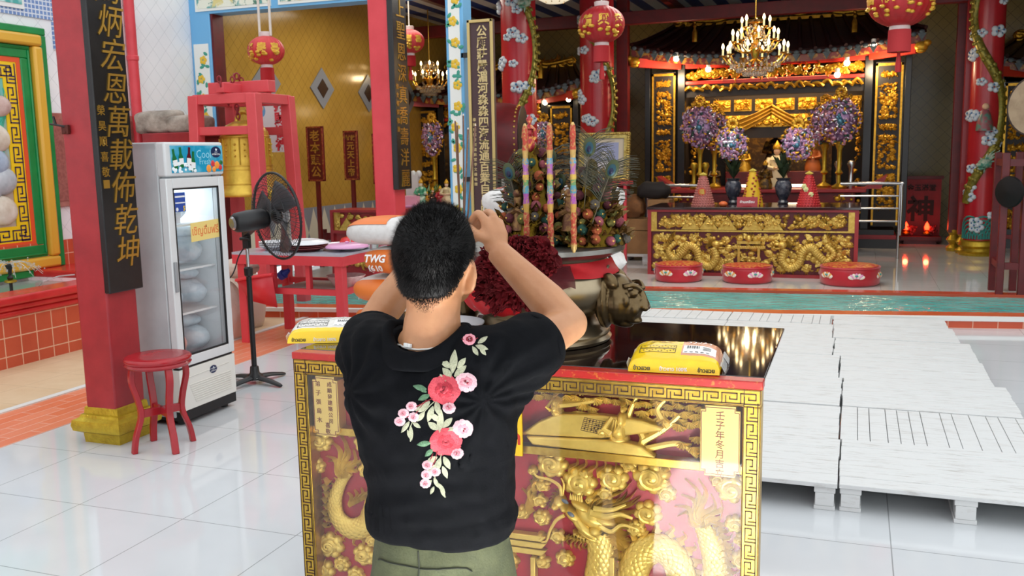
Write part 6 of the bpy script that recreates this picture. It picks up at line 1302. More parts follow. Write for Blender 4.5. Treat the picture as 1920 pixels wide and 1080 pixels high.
def sub(mb, T2, fn):
    q = MB(); fn(q); mb.add([T2 @ V(p) for p in q.v], q.f)
mb = MB(Tb); sub(mb, Matrix.Translation((.08, .545, 0)), lambda q: carve(q, BW-.16, .2, 330, 3, .06, .04))
for u in (.5, .72, .95, 1.25, 1.5): mb.prism([(u-.12, .54), (u, .7), (u+.12, .54)], 0, .03)
mb.build('upper_carving', GOLD, t_)
mb = MB(Tb); sub(mb, Matrix.Translation((0, 0, -.008)), lambda q: carve(q, BW, .5, 560, 8, .065, .03)); mb.build('cloud_carving', GOLD, t_)
for s_, nm_ in ((1, 'left_dragon'), (-1, 'right_dragon')):
    f_ = lambda u: u if s_ > 0 else BW-u
    mb = MB(Tb); dragon_body(mb, [(f_(.32), .37, .02), (f_(.22), .27, .025), (f_(.3), .17, .025), (f_(.4), .25, .03), (f_(.48), .34, .03), (f_(.58), .28, .03), (f_(.62), .14, .03), (f_(.73), .08, .03), (f_(.82), .18, .03), (f_(.78), .32, .03)], (.03, .05, .05), fin=-s_, sp=5)
    for k in range(9): flame(mb, f_(.2+.012*k), .28+.022*k, PI/2+s_*(1.2-.16*k), .11, .03, .04)
    hx = f_(.82); mb.ell((hx, .36, .03), (.06, .05, .06), 12, 8); mb.ell((hx+s_*.06, .37, .03), (.05, .025, .05), 10, 6); mb.ell((hx+s_*.05, .32, .03), (.05, .018, .04), 10, 6); mb.ell((hx+s_*.1, .39, .04), (.02, .018, .03), 8, 5)
    for k in range(8): flame(mb, hx-s_*.03, .36, PI/2+s_*(.3+.25*k), .14, .03, .05)
    mb.build(nm_, GOLD, t_, sharp=60)
mb = MB(Tb); c_ = BW/2
for x in (-.12, .12): mb.prism([(c_+x-.015, .1), (c_+x+.015, .1), (c_+x+.015, .32), (c_+x-.015, .32)], 0, .04)
for k, w_ in enumerate((.2, .14)): mb.prism([(c_-w_, .31+k*.06), (c_+w_, .31+k*.06), (c_+w_, .345+k*.06), (c_-w_, .345+k*.06)], 0, .05)
for k in range(14): mb.ell((c_-.18+k*.028, .33, .04), (.012, .02, .02), 6, 4)
mb.ell((c_, .43, .03), (.035, .05, .035), 12, 8); [flame(mb, c_, .43, PI/2+(-1.4+.4*k), .1, .03, .03) for k in range(8)]
mb.build('gate_and_pearl', GOLD, t_)
# things on it
def cone_tower(c, R, H, mat, mat2, label, kind):
    c = V(c); r = random.Random(5); t2 = T('flower_tower', label, 'offering', c); mb = MB(); prof_ = []
    n_ = 12
    for i in range(n_+1):
        q = i/n_; rr = R*(1-.68*q); prof_ += [(rr, H*q), (rr*.96, H*(q+.5/n_))]
    mb.lathe(prof_, c, 28); mb.build('tiered_cone', mat, t2, sharp=30)
    mb = MB()
    for i in range(n_):
        q = (i+.35)/n_; rr = R*(1-.68*q)*1.0; m_ = max(8, int(rr*2*PI/.035))
        for j in range(m_):
            if kind == 'dia' and (i+j) % 3: continue
            a_ = 2*PI*(j+.5*(i % 2))/m_; mb.ell(c+V((rr*math.cos(a_), rr*math.sin(a_), H*q)), (.011, .011, .012) if kind != 'dia' else (.016, .016, .014), 6, 4)
    mb.build('rosettes', mat2, t2)
    mb = MB(); top = c+V((0, 0, H*1.04))
    for k in range(40): a_ = k*2.4; q = math.sqrt(k/40); mb.tube([top, top+V((.05*q*math.cos(a_), .05*q*math.sin(a_), .05*(1-q*.6)))], [.008, .004], 5)
    mb.build('yellow_chrysanthemum', M('pale_yellow_petals', '#e0cf62', .6), t2)
    if kind == 'seal':
        mb = MB(); b_ = c+V((0, -R*.72, H*.5)); Tk = frame(b_, (1, 0, 0), (0, 0, 1)); N = 24; mb.prism([(.05*math.cos(2*PI*i/N), .05*math.sin(2*PI*i/N)) for i in range(N)], 0, .006, Tk); mb.k = 1; mb.text('福', .07, Tk @ Matrix.Translation((0, 0, .007)), .001, .02); mb.build('seal', [M('orange_red_seal', '#c4472b', .5), GOLD], t2)
    if kind == 'rose':
        for dx, dz in ((-.03, .55), (.03, .38), (-.055, .66)):
            mb = MB(); b_ = c+V((dx, -R*.85*(1-.6*dz), H*dz)); [mb.ell(b_+V((.018*math.cos(k*1.05), -.008, .018*math.sin(k*1.05))), (.016, .01, .016), 7, 5) for k in range(6)]; mb.ell(b_-V((0, .015, 0)), .012, 7, 5); mb.build('cream_rose', M('cream_petals', '#ddd79a', .6), t2)
cone_tower((-1.83, 12.05, BZ), .145, .36, M('dusty_rose_petals', '#a05a55', .6), M('rose_petal_tips', '#b87368', .6), 'dusty pink tiered flower cone with round seal on the left of the gold altar', 'seal')
cone_tower((-1.22, 12.1, BZ), .14, .4, M('marigold_yellow', '#d7ab22', .6), M('brick_red_petals', '#a3402a', .6), 'yellow tiered flower cone with red spots in the middle of the gold altar', 'dia')
cone_tower((-.54, 12.1, BZ), .14, .36, M('scarlet_petals', '#b3232a', .5), M('scarlet_tips', '#cf3a3a', .5), 'red tiered flower cone with cream roses on the right of the gold altar', 'rose')
t_ = T('table_sign', 'small red sign with white Thai writing before the yellow flower cone', 'sign', (-1.25, 11.8, BZ)); mb = MB(); Tk = frame((-1.25, 11.79, BZ), (1, 0, 0), (0, .15, 1)); mb.prism([(-.125, 0), (.125, 0), (.125, .12), (-.125, .12)], -.01, 0, Tk); mb.bx(-1.3, -1.2, 11.79, 11.86, BZ, BZ+.012); mb.build('plate', M('red_sign_acrylic', '#9c1420', .2), t_)
mb = MB(); mb.text('ห้ามเหยียบ', .042, Tk @ Matrix.Translation((0, .06, .001)), 0, .02); mb.build('lettering', WHITE, t_)
mb = MB(); mb.ell((-1.55, 11.85, BZ+.03), (.055, .055, .035), 14, 8); mb.build('orange_fruit', M('orange_peel', '#d0642f', .5, bump=(120, .1)), tag=('round orange fruit on the gold altar beside the red sign', 'fruit'))
PORC = M('dark_blue_porcelain', '#2e3340', .25, var=(18, '#5a5a62', .45, .65)); PLT = M('dark_green_leaves', '#1d2a17', .6, var=(12, '#33451f', .4, .7))
for x, lb in ((-1.5, 'dark porcelain vase of greenery left of the yellow flower cone'), (-.87, 'dark porcelain vase of greenery right of the yellow flower cone')):
    c = V((x, 12.45, BZ)); t2 = T('plant_vase', lb, 'vase', c); mb = MB(); mb.lathe([(.06, 0), (.07, .02), (.05, .05), (.09, .13), (.11, .22), (.09, .28), (.075, .3), (.1, .33)], c, 24); mb.build('vase', PORC, t2); mb = MB(); r = random.Random(int(x*100))
    for k in range(80): a_ = r.uniform(0, 6.3); q = r.uniform(.03, .17); tp = c+V((q*math.cos(a_), q*math.sin(a_), .33+r.uniform(.1, .34))); b_ = c+V((0, 0, .32)); s_ = V((-math.sin(a_), math.cos(a_), 0))*.018; m_ = b_.lerp(tp, .6)+V((0, 0, .04)); mb.add([b_, m_+s_, tp, m_-s_], [(0, 1, 2, 3)])
    mb.build('foliage', PLT, t2, smooth=False)
# steel rails each side of the altar
def rail(x0, x1, y, z1, label, posts):
    t2 = T('steel_railing', label, 'railing', ((x0+x1)/2, y, .02)); mb = MB(); mb.tube(spline([(x0, y, .35), (x0, y, z1-.06), (x0+.05*(1 if x1 > x0 else -1), y, z1), (x1, y, z1)], 5), .022, 10); mb.build('top_rail', CHROME, t2)
    for q in (.27, .52, .76): mb = MB(); mb.tube([(x0, y, .35+(z1-.35)*q), (x1, y, .35+(z1-.35)*q)], .014, 8); mb.build('rung', CHROME, t2)
    for p in posts: mb = MB(); mb.cyl((p, y, .02), (p, y, z1-.02), .018, n=10); mb.build('post', CHROME, t2)
rail(-2.95, -2.2, 14.0, 1.06, 'brushed steel railing left of the flower cones behind the gold altar', (-2.93,)); rail(.6, -.2, 14.0, 1.07, 'brushed steel railing right of the gold altar before the black panels', (.58,))
# boxes and red stand with the framed picture left of the gold altar
CB = M('cardboard', '#9a7145', .7, var=(6, '#84603a', .35, .7))
for k, (x0, x1, y, z0, z1, lb) in enumerate(((-3.1, -2.55, 13.3, .12, .45, 'lower large cardboard box left of the gold altar'), (-2.75, -2.45, 13.2, .46, .9, 'tall cardboard box against the left edge of the gold altar'), (-3.12, -2.76, 13.3, .46, .62, 'flat cardboard box beside the red stand'))):
    t2 = T('cardboard_box', lb, 'box', ((x0+x1)/2, y, z0)); mb = MB(); mb.bx(x0, x1, y-.2, y+.2, z0, z1); mb.build('carton', CB, t2, bevel=.004); mb = MB(); mb.bx(x0-.001, x1+.001, y-.03, y+.03, z1-.1, z1+.002); mb.build('tape', M('brown_tape', '#7d5a34', .3), t2)
t2 = T('pallet', 'small white pallet under the cardboard boxes left of the gold altar', 'pallet', (-2.8, 13.3, .02)); mb = MB(); mb.bx(-3.15, -2.42, 13.05, 13.55, .085, .12); mb.build('deck', PAL, t2)
for x in (-3.1, -2.8, -2.48): mb = MB(); mb.bx(x-.04, x+.04, 13.07, 13.53, .02, .085); mb.build('runner', PAL, t2)
bag('dark_bundle', (-2.72, 13.25, 1.02), (.24, .16, .13), M('black_bag_cloth', '#1c1615', .8), 3, 'dark cloth bundle lying on the tall cardboard box', 'bundle', None); bag('brown_bundle', (-3.0, 13.3, .78), (.16, .14, .17), M('brown_paper_bundle', '#6a4526', .8, var=(9, '#8a5a2e', .4, .7)), 8, 'brown wrapped bundle on the flat cardboard box', 'bundle', None)
t2 = T('picture_stand', 'red metal stand carrying the gold framed picture', 'stand', (-3.35, 12.9, .02)); mb = MB()
mb.bx(-3.75, -2.98, 12.75, 13.1, 1.12, 1.17); mb.build('top', PINKRED, t2)
for x in (-3.7, -3.2, -3.02):
    mb = MB(); mb.bar((x, 12.78, .02), (x, 12.78, 1.13), .04, .04); mb.build('leg', PINKRED, t2)
GB = M('gold_baroque_frame', '#c9b26a', .3, .9, var=(30, '#9c7c34', .4, .7)); t2 = T('framed_picture', 'portrait in ornate gold baroque frame behind the right offering tree', 'picture', (-3.37, 12.95, 1.18)); Tk = frame((-3.74, 12.93, 1.175), (1, 0, 0), (0, .12, 1))
mb = MB(Tk)
for a_ in ((0, .74, 0, .08), (0, .74, .6, .68), (0, .08, .08, .6), (.66, .74, .08, .6)): mb.prism([(a_[0], a_[2]), (a_[1], a_[2]), (a_[1], a_[3]), (a_[0], a_[3])], 0, .03)
r = random.Random(1)
for k in range(22): cloud(mb, .02+.7*k/21, .02+.0*k, .03, .05); cloud(mb, .02+.7*k/21, .66, .03, .05)
for k in range(18): cloud(mb, .02, .04+.6*k/17, .03, .05); cloud(mb, .72, .04+.6*k/17, .03, .05)
mb.build('frame', GB, t2); mb = MB(Tk); mb.prism([(.08, .08), (.66, .08), (.66, .6), (.08, .6)], 0, .008); mb.build('mat_board', M('cream_mat_board', '#bdb09a', .5), t2)
mb = MB(Tk); mb.prism([(.16, .15), (.58, .15), (.58, .54), (.16, .54)], .008, .012); mb.k = 1; mb.ell((.37, .36, .012), (.05, .065, .004), 14, 5); mb.prism([(.22, .15), (.52, .15), (.45, .28), (.29, .28)], .012, .015); mb.build('portrait', [M('lilac_portrait_ground', '#8e93b4', .3), M('pale_robe', '#c9c5cf', .5)], t2)
# ------------------------------------------------------------ big drum left of the candles
t2 = T('temple_drum', 'big dark red barrel drum with black head left of the candles', 'drum', (-4.45, 11.8, 1.2)); dc = V((-4.55, 11.75, 1.78)); Rd = V((.985, .17, 0)).to_track_quat('Z', 'Y').to_matrix()
mb = MB(); mb.lathe([(.42, -.38), (.47, -.2), (.485, 0), (.47, .2), (.42, .38)], dc, 40, R=Rd); mb.build('barrel', DRED, t2)
for s_ in (1, -1): mb = MB(); mb.lathe([(.425, s_*.375), (.43, s_*.385), (.3, s_*.395), (0, s_*.395)], dc, 40, R=Rd); mb.build('drum_head', M('black_drum_hide', '#0e0c0c', .5), t2)
mb = MB()
for s_ in (1, -1):
    for k in range(36): a_ = k*PI/18; mb.ell(dc+Rd @ V((.437*math.cos(a_), .437*math.sin(a_), s_*.33)), .014, 6, 4)
mb.build('studs', GOLD, t2)
t2 = T('drum_stand', 'dark red wooden stand under the big barrel drum', 'stand', (-4.4, 11.8, .02)); mb = MB()
for x in (-.3, .3):
    for y in (-.25, .25): q = MB(); q.bar((dc.x+x, dc.y+y, .02), (dc.x+x*.8, dc.y+y*.8, 1.42), .07, .07); q.build('leg', DRED, t2)
mb.bar((dc.x-.35, dc.y-.22, 1.3), (dc.x+.35, dc.y-.22, 1.3), .06, .08); mb.bar((dc.x-.35, dc.y+.22, 1.3), (dc.x+.35, dc.y+.22, 1.3), .06, .08); mb.build('rail', DRED, t2)
q = W(952, 362, 11.5); q.z = 1.14; mb = MB(); mb.sheet(lambda u, v: V((q.x-.08+.17*u+.03*(1-v)*(u-.3), q.y+.02*math.sin(u*9), q.z-.25+.42*v)), 10, 6); o = mb.build('white_cloth', M('white_cotton', '#cfc8ba', .8), tag=('pale cloth hanging from the drum stand beside the brown plaque', 'cloth')); o.modifiers.new('s', 'SOLIDIFY').thickness = .01
# ------------------------------------------------------------ stands and drum at the right edge
t2 = T('gong_stand', 'dark red stand with tan drum head at the right edge', 'drum stand', (1.62, 10.8, .02))
for x, y in ((1.42, 10.6), (1.62, 10.6), (1.42, 11.15), (1.62, 11.15)): mb = MB(); mb.bar((x, y, .02), (x, y, 1.5), .07, .07); mb.build('post', DRED, t2, bevel=.005)
mb = MB()
for z in (.35, 1.4): mb.bar((1.42, 10.6, z), (1.42, 11.15, z), .05, .07); mb.bar((1.42, 10.6, z), (1.62, 10.6, z), .05, .07)
mb.build('rail', DRED, t2)
dc = V((1.63, 10.35, 1.95)); Rd = V((-.62, -.78, .03)).to_track_quat('Z', 'Y').to_matrix(); t3 = T('tan_drum', 'tan hide drum with black centre spot at the right edge', 'drum', dc-V((0, 0, .3)))
mb = MB(); mb.lathe([(.28, -.3), (.31, -.15), (.29, .0)], dc, 32, R=Rd); mb.build('shell', DRED, t3); mb = MB(); mb.lathe([(.295, -.005), (.295, .012), (.2, .018), (0, .018)], dc, 32, R=Rd); mb.build('drum_head', M('tan_hide', '#a08a70', .6, var=(9, '#8a745c', .4, .7)), t3); mb = MB(); mb.lathe([(.055, .018), (.05, .024), (0, .024)], dc, 20, R=Rd); mb.build('centre_spot', BLK, t3)
mb = MB(); mb.tube([dc+Rd @ V((.292*math.cos(a_), .292*math.sin(a_), .005)) for a_ in [i*2*PI/40 for i in range(41)]], .012, 6, False); mb.build('rim', M('dark_hoop', '#2a1a12', .5), t3)
gc = W(1893, 360, 10.48); mb = MB(); mb.lathe([(.15, -.02), (.16, 0), (.15, .02), (.06, .035), (0, .04)], gc, 28, R=V((-.7, -.7, 0)).to_track_quat('Z', 'Y').to_matrix()); mb.build('gong', M('black_iron_gong', '#171516', .5, .5), tag=('black round gong on the dark red stand at the right edge', 'gong'))
# ------------------------------------------------------------ procession signs, banner, gold chest
SGN = M('brown_red_sign_board', '#6d1a1a', .35, var=(6, '#5a1414', .3, .7)); SGG = M('old_gold_lettering', '#b9863a', .4, .5)
def psign(px, py0, py1, wpx, Y, text, small, label, post=True):
    a_, b_ = W(px, py0, Y), W(px, py1, Y); w_ = wpx*Y/FPX*.92; c = V((b_.x, Y, 0)); t2 = T('procession_sign', label, 'sign board', c, 'procession signs in the rack'); x0, x1, z0, z1 = a_.x-w_/2, a_.x+w_/2, b_.z, a_.z
    mb = MB(); mb.bx(x0, x1, Y, Y+.03, z0, z1); mb.build('board', SGN, t2); mb = MB()
    for q in ((x0, x0+.025, z0, z1), (x1-.025, x1, z0, z1), (x0, x1, z0, z0+.025), (x0, x1, z1-.025, z1)): mb.bx(q[0], q[1], Y-.015, Y, q[2], q[3])
    mb.build('moulding', M('red_gold_moulding', '#8a2a20', .4, .2, var=(40, '#a5682c', .5, .62)), t2, bevel=.004)
    Tk = frame((a_.x, Y-.001, 0), (1, 0, 0), (0, 0, 1)); n_ = len(text); hz = z1-z0-.1-(.1 if small else 0); mb = MB(); mb.text(text, min(hz/n_*.95, w_*.62), Tk @ Matrix.Translation((0, z1-.05-(.1 if small else 0)-hz/n_/2, 0)), .006, .025, vert=hz/n_)
    if small: mb.text(small, .08, Tk @ Matrix.Translation((0, z1-.1, 0)), .004, .02)
    mb.build('characters', SGG, t2)
    mb = MB(); mb.bar((a_.x, Y+.03, .02), (a_.x, Y+.03, z0+.1), .05, .05); mb.build('pole', SGN, t2)
psign(589, 237, 340, 44, 11.5, '老本頭公', '', 'brown red sign board lettered 老本頭公 on a pole by the yellow wall')
psign(656, 245, 338, 36, 11.6, '元天上帝', '封敕', 'brown red sign board lettered 元天上帝 on a pole by the yellow wall')
psign(522, 285, 345, 34, 11.4, '公', '', 'brown red sign board half hidden behind the bell stand leg')
psign(708, 250, 345, 30, 11.7, '本頭公媽', '', 'brown red sign board mostly hidden by the far red pillar')
t2 = T('sign_rack', 'dark red wooden rack holding the procession signs along the yellow wall', 'rack', (-6.5, 11.55, .02)); mb = MB(); mb.bar((-7.3, 11.67, .45), (-5.75, 11.77, .45), .06, .1); mb.bar((-7.3, 11.67, .15), (-5.75, 11.77, .15), .06, .1); mb.build('rail', DRED, t2)
for x in (-7.25, -5.8): mb = MB(); mb.bar((x, 11.7, .02), (x, 11.7, .55), .08, .08); mb.build('post', DRED, t2)
mb = MB(); mb.cyl((-6.98, 10.6, .02), (-6.98, 10.6, 1.6), .018, n=10); mb.build('white_pole', WHITE, tag=('thin white pole standing beside the red bell stand leg', 'pole'))
t2 = T('paper_banner', 'white banner with red characters 招財福神 behind the bell stand', 'banner', (-6.35, 9.25, 1.5)); bp = [W(480, 187, 9.2), W(533, 196, 9.2), W(533, 285, 9.2), W(484, 285, 9.2)]; x0, x1, z0, z1 = bp[0].x, bp[1].x, bp[2].z, bp[0].z
mb = MB(); mb.bx(x0, x1, 9.2, 9.215, z0, z1); mb.build('sheet', M('white_vinyl_banner', '#e3e0df', .4), t2)
Tk = frame((0, 9.199, 0), (1, 0, 0), (0, 0, 1)); mb = MB(); hz = (z1-z0)/4; mb.text('招財福神', hz*.95, Tk @ Matrix.Translation((x1-.07, z1-hz*.5, 0)), .001, .05, vert=hz*.98); mb.build('characters', M('red_banner_ink', '#d2303a', .5), t2)
mb = MB(Tk); mb.ell((x0+.07, z1-.13, 0), (.05, .07, .002), 12, 4); mb.k = 1; mb.ell((x0+.07, z1-.1, .002), (.03, .03, .002), 10, 4); mb.build('painted_child', [M('pale_blue_ink', '#6fa3d0', .5), SKP], t2)
for x in (x0+.02, x1-.02): mb = MB(); mb.cyl((x, 9.22, .02), (x, 9.22, z1), .012, n=8); mb.build('pole', WHITE, t2)
GX0, GX1, GY = W(619, 400, 10.4).x, W(745, 400, 10.4).x, 10.4; t2 = T('gold_fronted_chest', 'small red chest with gold mountain carving beside the far pillar', 'chest', ((GX0+GX1)/2, GY, .02)); gz1 = W(640, 394, GY).z; gz0 = W(640, 432, GY).z
mb = MB(); mb.bx(GX0, GX1, GY+.03, GY+.5, .02, gz1); mb.build('carcass', RED, t2); mb = MB()
for q in ((GX0, GX0+.04, .02, gz1), (GX1-.04, GX1, .02, gz1), (GX0+.04, GX1-.04, gz0-.04, gz0), (GX0+.04, GX1-.04, gz1-.03, gz1)): mb.bx(q[0], q[1], GY-.01, GY+.03, q[2], q[3])
mb.build('red_frame', RED, t2); Tk = frame((GX0+.04, GY+.025, gz0), (1, 0, 0), (0, 0, 1)); mb = MB(Tk)
sub(mb, Matrix.Identity(4), lambda q: carve(q, GX1-GX0-.08, gz1-gz0-.03, 45, 4, .05, .03))
for u in (.2, .38, .55): mb.prism([(u-.12, 0), (u, .16), (u+.12, 0)], 0, .035)
mb.prism([(0, 0), (.09, 0), (.09, gz1-gz0-.03), (0, gz1-gz0-.03)], 0, .01); mb.build('gold_carving', GOLD, t2)
mb = MB(Tk); sub(mb, Matrix.Translation((0, -.5, 0)), lambda q: carve(q, GX1-GX0-.08, .42, 70, 9, .06, .03)); mb.build('lower_carving', GOLD, t2)
# ------------------------------------------------------------ lanterns and chandeliers
LSH_ = M('red_lantern_silk', '#b41c22', .45, var=(9, '#98141a', .3, .75)); LSH2 = M('red_lantern_silk_daylit', '#d23a3c', .45, var=(9, '#bb2a2c', .3, .75)); LGD = M('gold_lantern_print', '#d9a93c', .4, .4); TAS = M('red_tassel', '#b01a20', .6); LCP = M('pale_lantern_cap', '#d8c8c4', .5)  # second silk is the same cloth with daylight put into its colour
def lantern(c, R, silk, label, ztop, txt='福祿壽喜', ropes=1):
    c = V(c); t2 = T('lantern', label, 'lantern', c); H = R*.8; NP = 24
    def f(u, v):
        a_ = 2*PI*u; th = -PI/2*.86+PI*.86*v; rr = R*math.cos(th)*(1-.045*abs(math.sin(a_*NP/2))**.5*0-.035*(1-abs(math.sin(a_*NP/2)))); return c+V((rr*math.cos(a_), rr*math.sin(a_), H*math.sin(th)))
    mb = MB(); mb.sheet(f, NP*4, 14); mb.build('shade', silk, t2, sharp=180)
    zt, zb = c.z+H*.97, c.z-H*.97; rr = R*.3
    mb = MB(); mb.lathe([(rr, zt-.02), (rr*1.05, zt+.04), (rr*.9, zt+.045)], (c.x, c.y, 0), 24); mb.lathe([(rr, zb+.03), (rr*1.05, zb-.035), (rr*.9, zb-.04)], (c.x, c.y, 0), 24); mb.build('cap_ring', LCP, t2)
    mb = MB()
    for k in range(40): a_ = k*2*PI/40; mb.bar((c.x+rr*math.cos(a_), c.y+rr*math.sin(a_), zb-.03), (c.x+rr*1.05*math.cos(a_), c.y+rr*1.05*math.sin(a_), zb-.03-R*.68), .02, .02)
    mb.build('tassel_skirt', TAS, t2); mb = MB(); mb.ell((c.x, c.y, zb-R*.72), .02, 8, 6); mb.k = 1; mb.lathe([(.012, 0), (.03, -.14), (.028, -.2)], (c.x, c.y, zb-R*.74), 10); mb.build('small_tassel', [GOLD, TAS], t2)
    mb = MB()
    for i, ch in enumerate(txt):
        for zz4 in (0,):
            a0 = -PI/2-1.15+i*.75; q = MB(); q.text(ch, R*.5, Matrix.Identity(4), 0, .04)
            mb.add([c+V(((R*math.cos(math.asin(max(-.9, min(.9, y/H))))+.004)*math.cos(a0+x/R), (R*math.cos(math.asin(max(-.9, min(.9, y/H))))+.004)*math.sin(a0+x/R), y)) for x, y, z in [(p[0], p[1]+R*.1, 0) for p in q.v]], q.f)
            for k in range(5): th = RND.uniform(-.25, .25); z_ = -R*.33+RND.uniform(-.05, .05); rr2 = R*math.cos(math.asin(z_/H))+.002; mb.ell(c+V((rr2*math.cos(a0+th), rr2*math.sin(a0+th), z_)), (.028, .028, .018), 6, 4)
    mb.build('gold_print', LGD, t2)
    mb = MB()
    for s_ in ((0,) if ropes == 1 else (-.07, .07)): mb.cyl((c.x+s_, c.y, zt), (c.x+s_, c.y, ztop), .008 if ropes == 1 else .014, n=6)
    mb.build('cord', M('pale_cord', '#d8cfc4', .6), t2)
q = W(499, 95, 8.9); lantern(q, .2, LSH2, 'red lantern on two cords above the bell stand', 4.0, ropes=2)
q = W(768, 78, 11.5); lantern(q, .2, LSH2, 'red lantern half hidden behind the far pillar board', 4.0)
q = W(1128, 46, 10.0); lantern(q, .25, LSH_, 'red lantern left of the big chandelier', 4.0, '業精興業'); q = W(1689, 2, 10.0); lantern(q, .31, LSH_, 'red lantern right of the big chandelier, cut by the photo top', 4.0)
BULB = M('candle_bulb_glow', '#ffd9a0', .4, emit=9); CRY = M('cut_crystal', '#f4ead8', .03, trans=.85, ior=1.5, spec=.8); CHG = M('polished_brass', '#d8a94a', .2, 1)
def chandelier(c, R, tiers, label, ztop, power):
    c = V(c); t2 = T('chandelier', label, 'chandelier', c); mb = MB(); mb.lathe([(.01, ztop-c.z), (.01, R*1.15), (.05, R*1.1), (.1, R*1.02), (.04, R*.98), (.03, R*.8), (.07, R*.65), (.04, R*.5), (.03, R*.3), (.08, R*.12), (.06, 0), (.03, -.1), (.0, -.14)], c, 16); mb.build('stem', CHG, t2)
    for n_, rr, z in tiers:
        for k in range(n_):
            a_ = 2*PI*(k+.3)/n_; d = V((math.cos(a_), math.sin(a_), 0)); mb = MB(); mb.tube(spline([c+V((0, 0, z-.02)), c+d*rr*.4+V((0, 0, z-.11)), c+d*rr*.8+V((0, 0, z-.09)), c+d*rr+V((0, 0, z))], 4), .012, 6); mb.lathe([(.015, 0), (.045, .012), (.05, .02), (.015, .022)], c+d*rr+V((0, 0, z)), 12); ar = mb.build('arm', CHG, t2)
            mb = MB(); mb.cyl(c+d*rr+V((0, 0, z+.02)), c+d*rr+V((0, 0, z+.1)), .013, n=8); mb.build('candle_sleeve', M('ivory_sleeve', '#e8d9a8', .5), ar)
            mb = MB(); mb.lathe([(.01, .1), (.019, .125), (.012, .155), (.0, .175)], c+d*rr+V((0, 0, z)), 8); mb.build('bulb', BULB, ar)
            mb = MB()
            for m_ in range(3): mb.ell(c+d*rr*(1-.12*m_)+V((0, 0, z-.05-.02*m_)), (.014, .014, .024), 6, 4)
            mb.build('crystal_drop', CRY, ar)
    mb = MB(); rmx = max(q[1] for q in tiers); zl = min(q[2] for q in tiers)
    for j in range(3):
        for k in range(26): a_ = k*2*PI/26+j; rr = rmx*(.75-.2*j); mb.ell(c+V((rr*math.cos(a_), rr*math.sin(a_), zl-.12-.05*j)), (.018, .018, .028), 6, 4)
    for k in range(60): a_ = k*2.4; q_ = k/60; mb.ell(c+V((.16*math.cos(a_)*(1-q_*.6), .16*math.sin(a_)*(1-q_*.6), zl+.1+q_*R*.8)), .016, 6, 4)
    mb.build('crystals', CRY, t2)
    lamp('chandelier_glow', 'POINT', c+V((0, 0, .1)), power*1.3, (1, .78, .45), .06)
q = W(1416, 98, 12.4); chandelier(q, .36, [(10, .4, -.05), (8, .28, .12), (5, .18, .28)], 'large gold crystal chandelier before the main shrine', 4.0, 55); q = W(806, 152, 14.6); chandelier(q, .28, [(7, .3, 0), (4, .14, .16)], 'small gold crystal chandelier before the left shrine', 4.0, 18)
t2 = T('ceiling_lamp', 'round frosted glass ceiling lamp cut by the top of the photo', 'lamp', W(1040, -8, 12)); q = W(1040, -8, 12); mb = MB(); mb.lathe([(.0, -.1), (.12, -.09), (.22, -.04), (.27, .03), (.27, .07)], q, 28); mb.build('glass_bowl', M('frosted_lamp_glass', '#e8dcc0', .3, emit=.8), t2); mb = MB(); mb.lathe([(.28, .05), (.29, .1), (.1, .14), (.015, .16), (.015, 4.0-q.z)], q, 28); mb.build('rim', CHG, t2)
for k in range(8): a_ = k*PI/4; mb = MB(); mb.bar(q+V((.27*math.cos(a_), .27*math.sin(a_), .05)), q+V((.12*math.cos(a_), .12*math.sin(a_), -.09)), .012, .012); mb.build('rib', CHG, t2)
